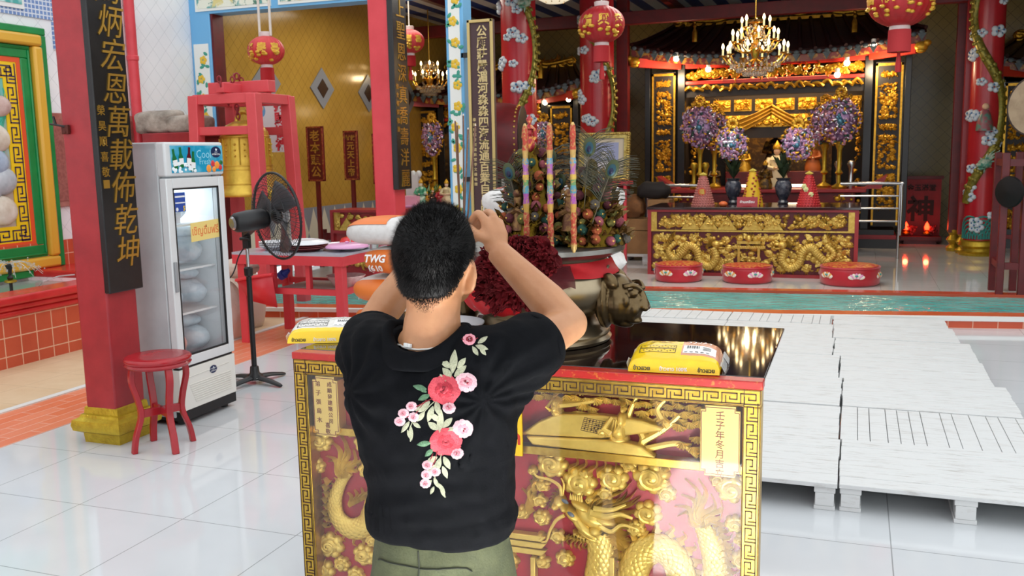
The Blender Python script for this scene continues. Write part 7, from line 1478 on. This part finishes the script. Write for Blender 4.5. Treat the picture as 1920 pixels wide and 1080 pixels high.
# ------------------------------------------------------------ shrine canopies
CG = M('bright_carved_gold', '#e3af34', .33, .55, var=(26, '#b57f1e', .35, .75)); ROOF = M('maroon_roof_tile', '#35110f', .4, var=(6, '#240b0a', .3, .7)); EAV = M('grey_blue_eave_tile', '#56636a', .5, var=(14, '#36454c', .4, .65)); REDL = M('vermilion_beam', '#c7301f', .35); DKW = M('dark_wood', '#1d120d', .5); SPB = M('spot_bulb_glow', '#ffe6b8', .4, emit=22)
def shrine(cx, Y, hw, ez, rz_, label, pan=True, seed=1, lights=()):
    t2 = T('shrine', label, 'shrine', (cx, Y, .02)); D = 1.7; up = .22
    def ex(s_): return cx+s_*hw
    # curved sweeping roof
    def roof(u, v):
        s_ = 2*u-1; x = cx+s_*(hw-(.5)*v); z = ez+up*abs(s_)**3*(1-v)+(rz_-ez)*v**1.15; return V((x, Y-.35+1.3*v, z))
    mb = MB(); mb.sheet(roof, 40, 8); r_ = mb.build('roof', ROOF, t2, sharp=180); r_.modifiers.new('s', 'SOLIDIFY').thickness = .05
    mb = MB(); n_ = int(hw*2/.21)
    for k in range(n_+1): u = k/n_; mb.tube([roof(u, v/6)+V((0, 0, .02)) for v in range(7)], .03, 6)
    mb.build('roof_ribs', ROOF, r_)
    mb = MB()
    for k in range(n_*2):
        u = (k+.5)/(n_*2); p = roof(u, 0)+V((0, -.03, -.03)); mb.ell(p, (.04, .012, .035), 10, 5); mb.k = 0
        if k % 2: mb.prism([(-.06, 0), (.06, 0), (0, -.11)], -.01, .01, frame(p+V((0, 0, -.02)), (1, 0, 0), (0, 0, 1)))
    mb.build('eave_tiles', EAV, r_)
    mb = MB(); mb.sheet(lambda u, v: roof(u, 0)+V((0, .02, -.06-.1*v)), 40, 1); mb.build('eave_board', M('red_gold_eave_board', '#7c2418', .4, var=(12, '#b08030', .5, .58)), r_)
    # ridge dragons
    mb = MB(frame((cx-hw+.5, Y+.9, rz_), (1, 0, 0), (0, 0, 1))); L = 2*hw-1.0
    for s_ in (0, 1):
        f_ = (lambda u: u) if s_ == 0 else (lambda u: L-u); mb.tube(spline([(f_(.0), .1, 0), (f_(.2*L), .03, 0), (f_(.3*L), .12, 0), (f_(.4*L), .05, 0), (f_(.46*L), .14, 0)], 5), [.05]*21, 8)
        for k in range(12): flame(mb, f_(.03*L+.036*k*L), .05, 1.2+.6*math.sin(k), .16, .06, .04)
        cloud(mb, f_(.04), .06, .1, .05); cloud(mb, f_(.16), .02, .07, .05)
    mb.ell((L/2, .14, 0), .07, 10, 7); mb.bar((0, -.01, 0), (L, -.01, 0), .05, .05); mb.build('ridge_carving', GOLDK, t2, sharp=60)
    for s_ in (-.55, .55):
        p = V((cx+s_*hw*1.0, Y-.1, ez+.35)); mb = MB(); mb.lathe([(.05, -.1), (.045, .05), (.02, .12), (.035, .15), (.0, .2)], p, 8); mb.ell(p+V((0, -.02, .2)), .03, 8, 5); mb.build('roof_figurine', GOLDK, r_)
    # brackets with gold ends
    for s_ in (-1, 1):
        mb = MB(); a_ = V((cx+s_*(hw-.75), Y-.05, ez-.1)); b_ = V((cx+s_*(hw-.12), Y-.35, ez-.06)); mb.bar(a_, b_, .09, .14); mb.k = 1; q = b_+V((s_*.06, -.02, .02)); mb.ell(q, (.1, .07, .08), 10, 6); mb.ell(q+V((s_*.08, -.02, .05)), (.06, .05, .05), 8, 5); mb.ell(q+V((0, -.03, -.06)), (.07, .04, .035), 8, 5); mb.build('dragon_bracket', [REDL, CG], t2)
    iw = hw-.82
    mb = MB(); mb.bx(cx-iw-.1, cx+iw+.1, Y, Y+.12, ez-.16, ez-.02); mb.bx(cx-iw-.1, cx+iw+.1, Y+.02, Y+.1, ez-.42, ez-.36); mb.build('beam', REDL, t2, bevel=.006)
    mb = MB(frame((cx-iw, Y+.01, ez-.36), (1, 0, 0), (0, 0, 1))); carve(mb, 2*iw, .2, int(iw*150), seed, .08, .05); mb.build('lintel_carving', CG, t2)
    mb = MB(frame((cx-iw, Y+.0, ez-.56), (1, 0, 0), (0, 0, 1)))
    for k in range(int(iw*14)): u = k/(iw*14)*2*iw; mb.tube(spline([(u, .05+.03*math.sin(k), 0), (u+.08, .1-.03*math.sin(k*2), .03), (u+.16, .04, 0)], 3), .025, 5); flame(mb, u, .08, .4*math.sin(k*3), .14, .05, .04)
    mb.build('scroll_valance', CG, t2)
    mb = MB(); mb.bx(cx-iw-.1, cx+iw+.1, Y+.06, Y+.1, ez-.62, ez-.38); mb.build('lintel_board', DKW, t2)
    # posts and carved side panels
    for s_ in (-1, 1):
        for q, w_ in ((iw+.06, .12), (hw-.2, .09)): mb = MB(); mb.bx(cx+s_*q-w_/2, cx+s_*q+w_/2, Y-.02, Y+.12, .3, ez-.1); mb.build('post', BLACK, t2, bevel=.006)
        if pan:
            x0, x1 = sorted((cx+s_*(iw+.16), cx+s_*(hw-.27))); mb = MB(); mb.bx(x0, x1, Y+.02, Y+.06, .34, ez-.2); pn = mb.build('side_panel', DKW, t2)
            Tk = frame((x0, Y+.018, 0), (1, 0, 0), (0, 0, 1)); ww = x1-x0; mb = MB(Tk)
            for a_ in ((0, .03), (ww-.03, ww)): mb.prism([(a_[0], .36), (a_[1], .36), (a_[1], ez-.22), (a_[0], ez-.22)], 0, .02)
            mb.prism([(0, ez-.26), (ww, ez-.26), (ww, ez-.22), (0, ez-.22)], 0, .02)
            mb.build('gold_border', CG, pn)
            zc = ez-.3
            for k, h_ in enumerate((.17, .62, .17, .6, .2, .42)):
                mb = MB(Tk @ Matrix.Translation((.055, zc-h_+.02, .002))); carve(mb, ww-.11, h_-.05, int(h_*150)+14, seed*10+k+int(s_), .05, .03); mb.build('carved_panel', CG, pn); zc -= h_
    # interior: back, sides, gold panel rows
    mb = MB(); mb.bx(cx-hw+.3, cx+hw-.3, Y+D, Y+D+.05, .3, ez+.1); mb.bx(cx-iw-.1, cx-iw-.05, Y+.1, Y+D, .3, ez); mb.bx(cx+iw+.05, cx+iw+.1, Y+.1, Y+D, .3, ez); mb.bx(cx-iw-.1, cx+iw+.1, Y+.1, Y+D, ez-.03, ez); mb.build('niche', DKW, t2)
    yb = Y+.6; row1 = ez-.85; n_ = 8
    mb = MB(); mb.bx(cx-iw, cx+iw, yb+.03, yb+.06, row1-.45, row1+.25); mb.build('panel_board', DKW, t2)
    for k in range(n_):
        w_ = 2*iw/n_; mb = MB(frame((cx-iw+k*w_+.03, yb+.02, row1), (1, 0, 0), (0, 0, 1))); carve(mb, w_-.06, .19, 34, seed+k, .055, .035); mb.prism([(0, 0), (w_-.06, 0), (w_-.06, .19), (0, .19)], -.01, .004); mb.build('gold_panel', CG, t2)
    for x0, x1 in ((-1, -.66), (-.6, .6), (.66, 1)):
        mb = MB(frame((cx+x0*iw+.03, yb+.02, row1-.27), (1, 0, 0), (0, 0, 1))); carve(mb, (x1-x0)*iw-.06, .2, int(100*(x1-x0)), seed+5, .055, .035); mb.prism([(0, 0), ((x1-x0)*iw-.06, 0), ((x1-x0)*iw-.06, .2), (0, .2)], -.01, .004); mb.build('gold_panel', CG, t2)
    for s_ in (-1, 1):
        mb = MB(frame((cx+s_*(iw-.08)-.07, Y+.3, .9), (1, 0, 0), (0, 0, 1))); carve(mb, .14, ez-1.6, 40, seed+9, .05, .04); mb.build('carved_jamb', CG, t2)
    mb = MB(); mb.bx(cx-hw+.26, cx+hw-.26, Y-.25, Y+D, .02, .16); mb.bx(cx-hw+.32, cx+hw-.32, Y-.15, Y+D, .22, .3); mb.build('plinth', BLACK, t2); mb = MB(); mb.bx(cx-hw+.29, cx+hw-.29, Y-.2, Y+D, .16, .22)
    mb.build('plinth_band', RED, t2)
    for k, p in enumerate(lights):
        p = V(p); q = T('spot_lamp', 'glowing round spot bulb under the shrine eave', 'lamp', p, 'spot bulbs under the shrine eaves'); mb = MB(); mb.ell(p, .045, 10, 7); mb.build('bulb', SPB, q); mb = MB(); mb.lathe([(.03, .03), (.035, .09), (.02, .1)], p, 10); mb.build('socket', WHITE, q)
    return t2
MC = -1.3; lp_ = [W(1268, 110, 15.25), W(1328, 130, 15.45), W(1588, 118, 15.45), W(1570, 140, 15.5), W(1638, 85, 15.25)]
main_shrine = shrine(MC, 15.6, 2.2, 3.06, 3.72, 'main shrine with carved gold panels under a curved maroon roof', True, 3, lp_)
lamp('main_shrine_glow', 'AREA', (MC, 15.85, 2.86), 70, (1, .74, .4), 2.2, sy=.5); lamp('main_shrine_front_glow', 'POINT', (MC-1.5, 15.2, 2.75), 30, (1, .75, .45), .1); lamp('main_shrine_front_glow', 'POINT', (MC+1.5, 15.2, 2.75), 30, (1, .75, .45), .1)
lx = [W(1000, 190, 15.4), W(1066, 186, 15.3), W(1022, 192, 15.5)]
shrine(-6.1, 15.6, 1.75, 2.6, 3.15, 'left shrine with curved maroon roof seen between the columns', True, 6, lx); lamp('left_shrine_glow', 'AREA', (-5.8, 15.9, 2.4), 40, (1, .7, .35), 1.6, sy=.5)
shrine(3.3, 15.9, 1.5, 2.7, 3.2, 'right shrine mostly hidden by the dragon column', True, 8)
# yellow drapes, deities, stands inside the main shrine
DRP = M('yellow_silk_drape', '#c9971f', .5, var=(12, '#a8771a', .35, .7), bump=(30, .3)); t2 = T('yellow_drape', 'yellow silk drapes parted in an inverted V over the main deity', 'drape', (MC, 16.1, 2.0)); ap = W(1447, 198, 16.1)
for s_, ex_ in ((-1, W(1352, 238, 16.0)), (1, W(1538, 236, 16.0))):
    mb = MB(); mb.sheet(lambda u, v: ap.lerp(ex_, u)+V((0, -.03*math.sin(v*18+u*3)-.06*math.sin(PI*u), .02-v*(.16+.08*u)-.04*math.sin(PI*u))), 14, 14); o = mb.build('drape', DRP, t2, sharp=180); o.modifiers.new('s', 'SOLIDIFY').thickness = .01
mb = MB(); mb.bx(MC-.9, MC+.9, 17.1, 17.15, .5, 2.1); mb.build('backcloth', M('brown_gold_brocade', '#5a3a14', .5, var=(14, '#8f6420', .5, .62)), main_shrine)
def deity(c, h, robe, face, label, cat='statue', crown=CG):
    c = V(c); t3 = T('deity_statue', label, cat, c); mb = MB(); mb.lathe([(h*.26, 0), (h*.27, h*.12), (h*.22, h*.3), (h*.15, h*.5), (h*.19, h*.62), (h*.12, h*.7), (h*.05, h*.73)], c, 20, sy=.7)
    for s_ in (-1, 1): mb.tube([c+V((s_*h*.16, 0, h*.64)), c+V((s_*h*.22, -h*.1, h*.45)), c+V((s_*h*.05, -h*.18, h*.42))], [h*.07, h*.075, h*.045], 8)
    mb.build('robe', robe, t3); mb = MB(); mb.ell(c+V((0, -h*.01, h*.81)), (h*.075, h*.08, h*.095), 12, 9); mb.ell(c+V((0, -h*.2, h*.43)), (h*.04, h*.03, h*.03), 8, 6); mb.build('face', face, t3)
    mb = MB(); mb.lathe([(h*.09, h*.86), (h*.1, h*.9), (h*.08, h*.95), (h*.03, h*1.02), (0, h*1.06)], c, 12); mb.build('crown', crown, t3); return t3
STK = M('dark_statue_robe', '#2a1a14', .4, .3, var=(14, '#8a6420', .5, .62)); WHR = M('pale_robe_statue', '#d9cba8', .5); GRN = M('jade_green_glaze', '#3f8f68', .3, var=(14, '#bfd2b0', .5, .62)); BLKF = M('dark_face', '#2a1812', .4)
ped = T('altar_pedestal', 'dark red stepped pedestal inside the main shrine', 'pedestal', (MC, 16.2, .3)); mb = MB(); mb.bx(MC-1.25, MC+1.25, 16.0, 16.9, .3, .95); mb.build('base', DRED, ped, bevel=.01); mb = MB(); mb.bx(MC-.8, MC+.8, 16.3, 16.9, .95, 1.2); mb.build('upper_step', DRED, ped, bevel=.01)
mb = MB(frame((MC-1.2, 15.99, .5), (1, 0, 0), (0, 0, 1))); carve(mb, 2.4, .4, 70, 2, .06, .03); mb.build('gold_carving', CG, ped)
deity((MC+.0, 16.55, 1.2), .75, STK, BLKF, 'dark robed main deity seated at the centre of the main shrine'); q = W(1455, 290, 16.25); deity((q.x+.03, 16.1, .95), .72, WHR, SKP, 'small white robed figure right of the central dark deity')
deity((MC-.5, 16.4, 1.2), .45, CG, SKP, 'gold robed attendant left of the central deity'); deity((MC+.62, 16.4, 1.2), .5, M('orange_robe', '#b5602a', .5), SKP, 'orange robed attendant right of the central deity'); deity((MC-.95, 16.1, .95), .4, STK, SKP, 'dark robed guardian at the left of the main shrine')
t2 = T('offering_counter', 'red lacquer counter with gold ends before the main shrine', 'counter', (MC, 14.9, .02)); mb = MB(); mb.bx(MC-1.3, MC+1.3, 14.6, 15.4, .55, .92); mb.build('body', DRED, t2, bevel=.01); mb = MB(); mb.bx(MC-1.45, MC+1.45, 14.55, 15.45, .92, .97); mb.build('top', RED, t2, bevel=.01)
for s_ in (-1, 1):
    mb = MB(); mb.prism([(0, 0), (.25, .0), (.33, .2), (.2, .12)], 0, .4, frame((MC+s_*1.4, 15.05, .97), (s_, 0, 0), (0, 0, 1))); mb.build('upturned_end', RED, t2); mb = MB(frame((MC+s_*1.2-.2, 14.59, .58), (1, 0, 0), (0, 0, 1))); carve(mb, .4, .32, 24, 5, .05, .03); mb.build('gold_corner', CG, t2)
for x in (-1.2, 1.2): mb = MB(); mb.bx(MC+x-.06, MC+x+.06, 14.65, 15.05, .02, .55); mb.build('leg', DRED, t2)
LED = M('warm_display_light', '#ffe9c0', .4, emit=5)
for x in (-.42, .42): mb = MB(); mb.bx(MC+x-.14, MC+x+.14, 14.98, 15.02, .99, 1.03); mb.build('display_light', LED, tag=('small glowing strip lamp %s the seated figure on the red counter' % ('left of' if x < 0 else 'right of'), 'lamp'))
deity((MC+.0, 14.75, .97), .42, M('brown_gold_statue', '#4a3216', .35, .4, var=(20, '#8f6a24', .45, .6)), BLKF, 'brown gold seated figure on the red counter behind the yellow cone')
# foil lotus bouquets on stands
FV = [M('violet_foil', '#84628a', .3, .4, var=(20, '#b590b4', .4, .65)), M('lilac_petal', '#bd9fbd', .35, .3), M('blue_green_foil', '#4f7f96', .3, .5), M('gold_foil_petal', '#c9942e', .3, .8), M('pink_rose_foil', '#c98aa4', .4, .3), M('silver_foil', '#d5cfd8', .2, .9), M('dark_leaf_foil', '#2c4a42', .4, .3)]
def bouquet(c, rx, rz_, seed, label, stand):
    c = V(c); r = random.Random(seed); t2 = T('foil_bouquet', label, 'bouquet', V((c.x, c.y, stand))); mb = MB(); mb.ell(c, (rx*.8, .12, rz_*.85), 16, 10); mb.build('core', FV[0], t2)
    mb = MB()
    for k in range(260):
        a_ = r.uniform(0, 6.3); q = math.sqrt(r.random()); x, z = rx*q*math.cos(a_), rz_*q*math.sin(a_); y = -.14*math.sqrt(max(0, 1-q*q))-.01; s_ = r.uniform(.028, .048); kk = r.choice((2, 2, 5, 1)) if (abs(x) < rx*.22 and abs(z) < rz_*.25) else (3 if (z > rz_*.75 or q > .93) else r.choice((0, 1, 0, 4, 0, 5, 6, 4, 3)))
        mb.k = kk; R_ = Matrix.Rotation(r.uniform(0, 6), 3, 'Y') @ Matrix.Rotation(r.uniform(-.9, .9), 3, 'X'); mb.ell(c+V((x, y, z)), (s_*.8, s_*.25, s_*.5), 7, 4, R=R_)
    for k in range(9): a_ = k*.7; mb.k = 3; mb.ell(c+V((.04*math.cos(a_)*1.3, -.06, rz_*1.02+.05*math.sin(a_))), (.035, .03, .04), 7, 5)
    mb.k = 2; mb.ell(c+V((0, -.15, -.03)), (rx*.16, .03, rz_*.14), 10, 6)
    mb.build('foil_petals', FV, t2)
    mb = MB(); z1 = c.z-rz_*.9
    if z1-stand < .3: mb.cyl((c.x, c.y, stand), (c.x, c.y, c.z), .012, n=8)
    else: mb.lathe([(.1, 0), (.11, .03), (.03, .08), (.025, .3*(z1-stand)), (.06, .35*(z1-stand)), (.03, .42*(z1-stand)), (.035, (z1-stand)*.85), (.07, z1-stand), (.05, (z1-stand)+.03)], (c.x, c.y, stand), 16); mb.build('stand', GOLDP, t2)
for px, py, wx, hx, Y, lb, st_ in ((1313, 236, 34, 44, 14.78, 'large violet foil lotus bouquet at the upper left of the main shrine', .97), (1340, 244, 28, 38, 15.22, 'violet foil bouquet half behind the large left one', .97), (1374, 268, 27, 33, 12.45, 'smaller violet foil lotus bouquet left of the main deity', BZ+.4), (1496, 268, 27, 33, 12.45, 'smaller violet foil lotus bouquet right of the main deity', BZ+.4), (1548, 232, 30, 40, 15.22, 'violet foil bouquet half behind the large right one', .97), (1576, 224, 34, 46, 14.78, 'large violet foil lotus bouquet at the upper right of the main shrine', .97)):
    q = W(px, py, Y); bouquet(q, wx*Y/FPX*1.05, hx*Y/FPX, px, lb, st_)
q = W(813, 258, 14.6); bouquet(q, .2, .33, 5, 'violet foil bouquet before the left shrine beside the black board', .95); q = W(1022, 250, 14.9); bouquet(q, .16, .25, 6, 'violet foil bouquet seen just above the middle candle', .02)
for x in (1.05, -1.1):
    for k in range(2): c = V((MC+x+.18*k, 14.85, .97)); mb = MB(); mb.lathe([(.06, 0), (.065, .03), (.03, .08), (.035, .3), (.06, .36), (.05, .4), (.02, .42)], c, 16); mb.build('candlestick', CHROME if x > 0 else GOLDP, tag=('%s candlestick on the %s end of the red counter' % (('inner', 'outer')[k if x > 0 else 1-k]+(' silver' if x > 0 else ' gold'), 'right' if x > 0 else 'left'), 'candlestick'))
# left background table with figurines
t2 = T('figurine_table', 'red cloth covered table of small statues behind the man\'s head', 'table', (-5.3, 11.2, .02)); f0 = W(780, 385, 11.0); f1 = W(885, 385, 11.0); tz_ = f0.z-.02
mb = MB(); mb.bx(f0.x-.3, f1.x+.2, 10.9, 11.4, .3, tz_); mb.build('red_cloth', RED, t2); mb = MB(); mb.bx(f0.x-.32, f1.x+.22, 10.88, 11.42, tz_, tz_+.02); mb.build('top', PNK, t2)
for x in (f0.x-.25, f1.x+.15):
    mb = MB(); mb.bx(x-.03, x+.03, 10.95, 11.35, .02, .3); mb.build('leg', DRED, t2)
for px, h_, rb, lb in ((790, .33, GRN, 'green glazed figurine nearest the far red pillar'), (812, .22, STK, 'dark small figurine right of the green glazed one'), (826, .24, M('red_figurine', '#a8242a', .4), 'small red figurine in the middle of the figurine row'), (838, .32, M('cream_gold_figurine', '#cdb98c', .4, .3), 'cream gold standing figurine right of the red one'), (852, .2, GRN, 'small green figurine next to the incense sticks'), (801, .17, CG, 'little gold figurine between the green and dark ones')):
    q = W(px, 372, 11.15); deity((q.x, 11.15, tz_+.02), h_, rb, SKP if rb is not GRN else WHR, lb, 'figurine')
mb = MB(); q = W(775, 378, 11.1); mb.bx(q.x-.12, q.x+.1, 11.0, 11.2, tz_+.02, tz_+.14); mb.build('pink_box', M('pink_card_box', '#d99aa8', .5), tag=('pale pink box on the figurine table beside the pillar', 'box'))
mb = MB(); q = W(772, 345, 11.3); mb.bx(q.x-.08, q.x+.1, 11.28, 11.36, tz_+.02, q.z+.12); 
for k in range(2): mb.ell((q.x+.02+.08*k, 11.32, q.z+.13), (.045, .03, .05), 10, 6)
mb.build('white_switch_stand', M('offwhite_plastic', '#cfccc6', .4), tag=('off-white plastic stand with two round tops beside the pillar', 'stand'))
q = W(800, 335, 11.6); t2 = T('potted_palm', 'green spiky plant in dark pot beneath the left bouquet', 'plant', (q.x, 11.6, .02)); mb = MB(); mb.lathe([(.1, .02), (.13, .3), (.15, .75), (.12, .76)], (q.x, 11.6, 0), 20); mb.build('pot', PORC, t2); mb = MB(); r = random.Random(3)
for k in range(46):
    a_ = r.uniform(0, 6.3); L = r.uniform(.25, .42); b_ = V((q.x, 11.6, .95)); d = V((math.cos(a_)*.7, math.sin(a_)*.7, r.uniform(.4, 1.0))).normalized(); s_ = V((-math.sin(a_), math.cos(a_), 0))*.016; mb.add([b_, b_+d*L*.5+s_, b_+d*L-V((0, 0, .05)), b_+d*L*.5-s_], [(0, 1, 2, 3)])
mb.tube([(q.x, 11.6, .7), (q.x, 11.6, 1.0)], .03, 8); mb.build('leaves', M('fresh_green_leaves', '#3f6a2a', .5, var=(9, '#5d8a3a', .4, .7)), t2, smooth=False)
t2 = T('offering_table', 'red gold edged offering table before the left shrine', 'table', (-6.0, 14.3, .02)); mb = MB(); mb.bx(-7.0, -5.0, 14.2, 14.9, .3, .95); mb.build('body', RED, t2); mb = MB(frame((-6.95, 14.19, .75), (1, 0, 0), (0, 0, 1))); carve(mb, 1.9, .18, 60, 4, .05, .03); mb.build('gold_edge', CG, t2)
for x in (-6.9, -5.1): mb = MB(); mb.bx(x-.05, x+.05, 14.25, 14.85, .02, .3); mb.build('leg', DRED, t2)
for k, x in enumerate((-6.35, -5.75)):
    c = V((x, 14.5, .95)); mb = MB(); mb.lathe([(.07, 0), (.07, .03), (.025, .08), (.03, .45), (.05, .5), (.02, .52)], c, 14); mb.build('candlestick', M('pewter', '#6f6a60', .3, 1), tag=('tall pewter candlestick %s on the offering table of the left shrine' % ('near the yellow wall' if k == 0 else 'near the brown plaque'), 'candlestick'))
deity((-5.4, 14.5, .95), .4, CG, SKP, 'gold figure on the offering table of the left shrine')
# ------------------------------------------------------------ red god banner and red lamps at the right
b0, b1 = W(1692, 336, 16.6), W(1766, 336, 16.6); t2 = T('god_banner', 'red banner with black character 神 between railing and red pillars', 'banner', ((b0.x+b1.x)/2, 16.6, .05)); Tk = frame(((b0.x+b1.x)/2, 16.59, 0), (1, 0, 0), (0, 0, 1)); wv = b1.x-b0.x
mb = MB(); mb.bx(b0.x, b1.x, 16.6, 16.64, .1, b0.z); mb.build('cloth', M('crimson_banner', '#8e1420', .5, var=(5, '#72101a', .3, .75)), t2); mb = MB(Tk); mb.text('神', .42, Matrix.Translation((0, .55, .002)), .002, .03); mb.text('金玉滿堂', .11, Matrix.Translation((0, .9, .002)), .002, .02); mb.build('characters', M('black_banner_ink', '#180608', .6), t2)
mb = MB(); mb.bx(b0.x-.03, b1.x+.03, 16.58, 16.66, b0.z, b0.z+.05); mb.bx(b0.x-.03, b1.x+.03, 16.5, 16.7, .02, .1); mb.build('frame', DRED, t2)
RG_ = M('red_lamp_glow', '#ff2a12', .4, emit=12)
for k, px in enumerate((1699, 1738)):
    c = W(px, 426, 16.2); t3 = T('altar_lamp', 'glowing red candle lamp %s the black banner character' % ('left below' if k == 0 else 'right below'), 'lamp', (c.x, c.y, c.z-.1)); mb = MB(); mb.lathe([(.05, -.11), (.055, -.09), (.02, -.06), (.03, -.04)], c, 12); mb.build('holder', GOLDP, t3); mb = MB(); mb.lathe([(.03, -.04), (.04, 0), (.025, .05), (.0, .09)], c, 12); mb.build('flame_bulb', RG_, t3); lamp('red_lamp_glow_light', 'POINT', c+V((0, -.1, .02)), 1.6, (1, .1, .04), .04)
t3 = T('lamp_shelf', 'low dark red shelf carrying the two red candle lamps', 'shelf', (1.0, 16.2, .02)); c = W(1720, 436, 16.2); mb = MB(); mb.bx(c.x-.26, c.x+.34, 16.1, 16.4, c.z-.12, c.z-.06); mb.build('board', DRED, t3); mb = MB(); mb.bx(c.x-.2, c.x+.28, 16.15, 16.35, .02, c.z-.12); mb.build('base', DRED, t3)
for k, a_ in enumerate((-.1, .2)):
    mb = MB(); r = random.Random(k)
    for j in range(40): th = r.uniform(0, 6.3); mb.ell(V((c.x+a_+.1*math.cos(th)*r.random(), 16.25+.08*math.sin(th), c.z-.03+.13*r.random())), .022, 6, 4)
    mb.build('flower_spray', M('dark_red_flowers', '#6d1018', .6), tag=('dark red flower spray %s of the red lamp shelf' % ('on the railing side' if k == 0 else 'on the pillar side'), 'flowers'))
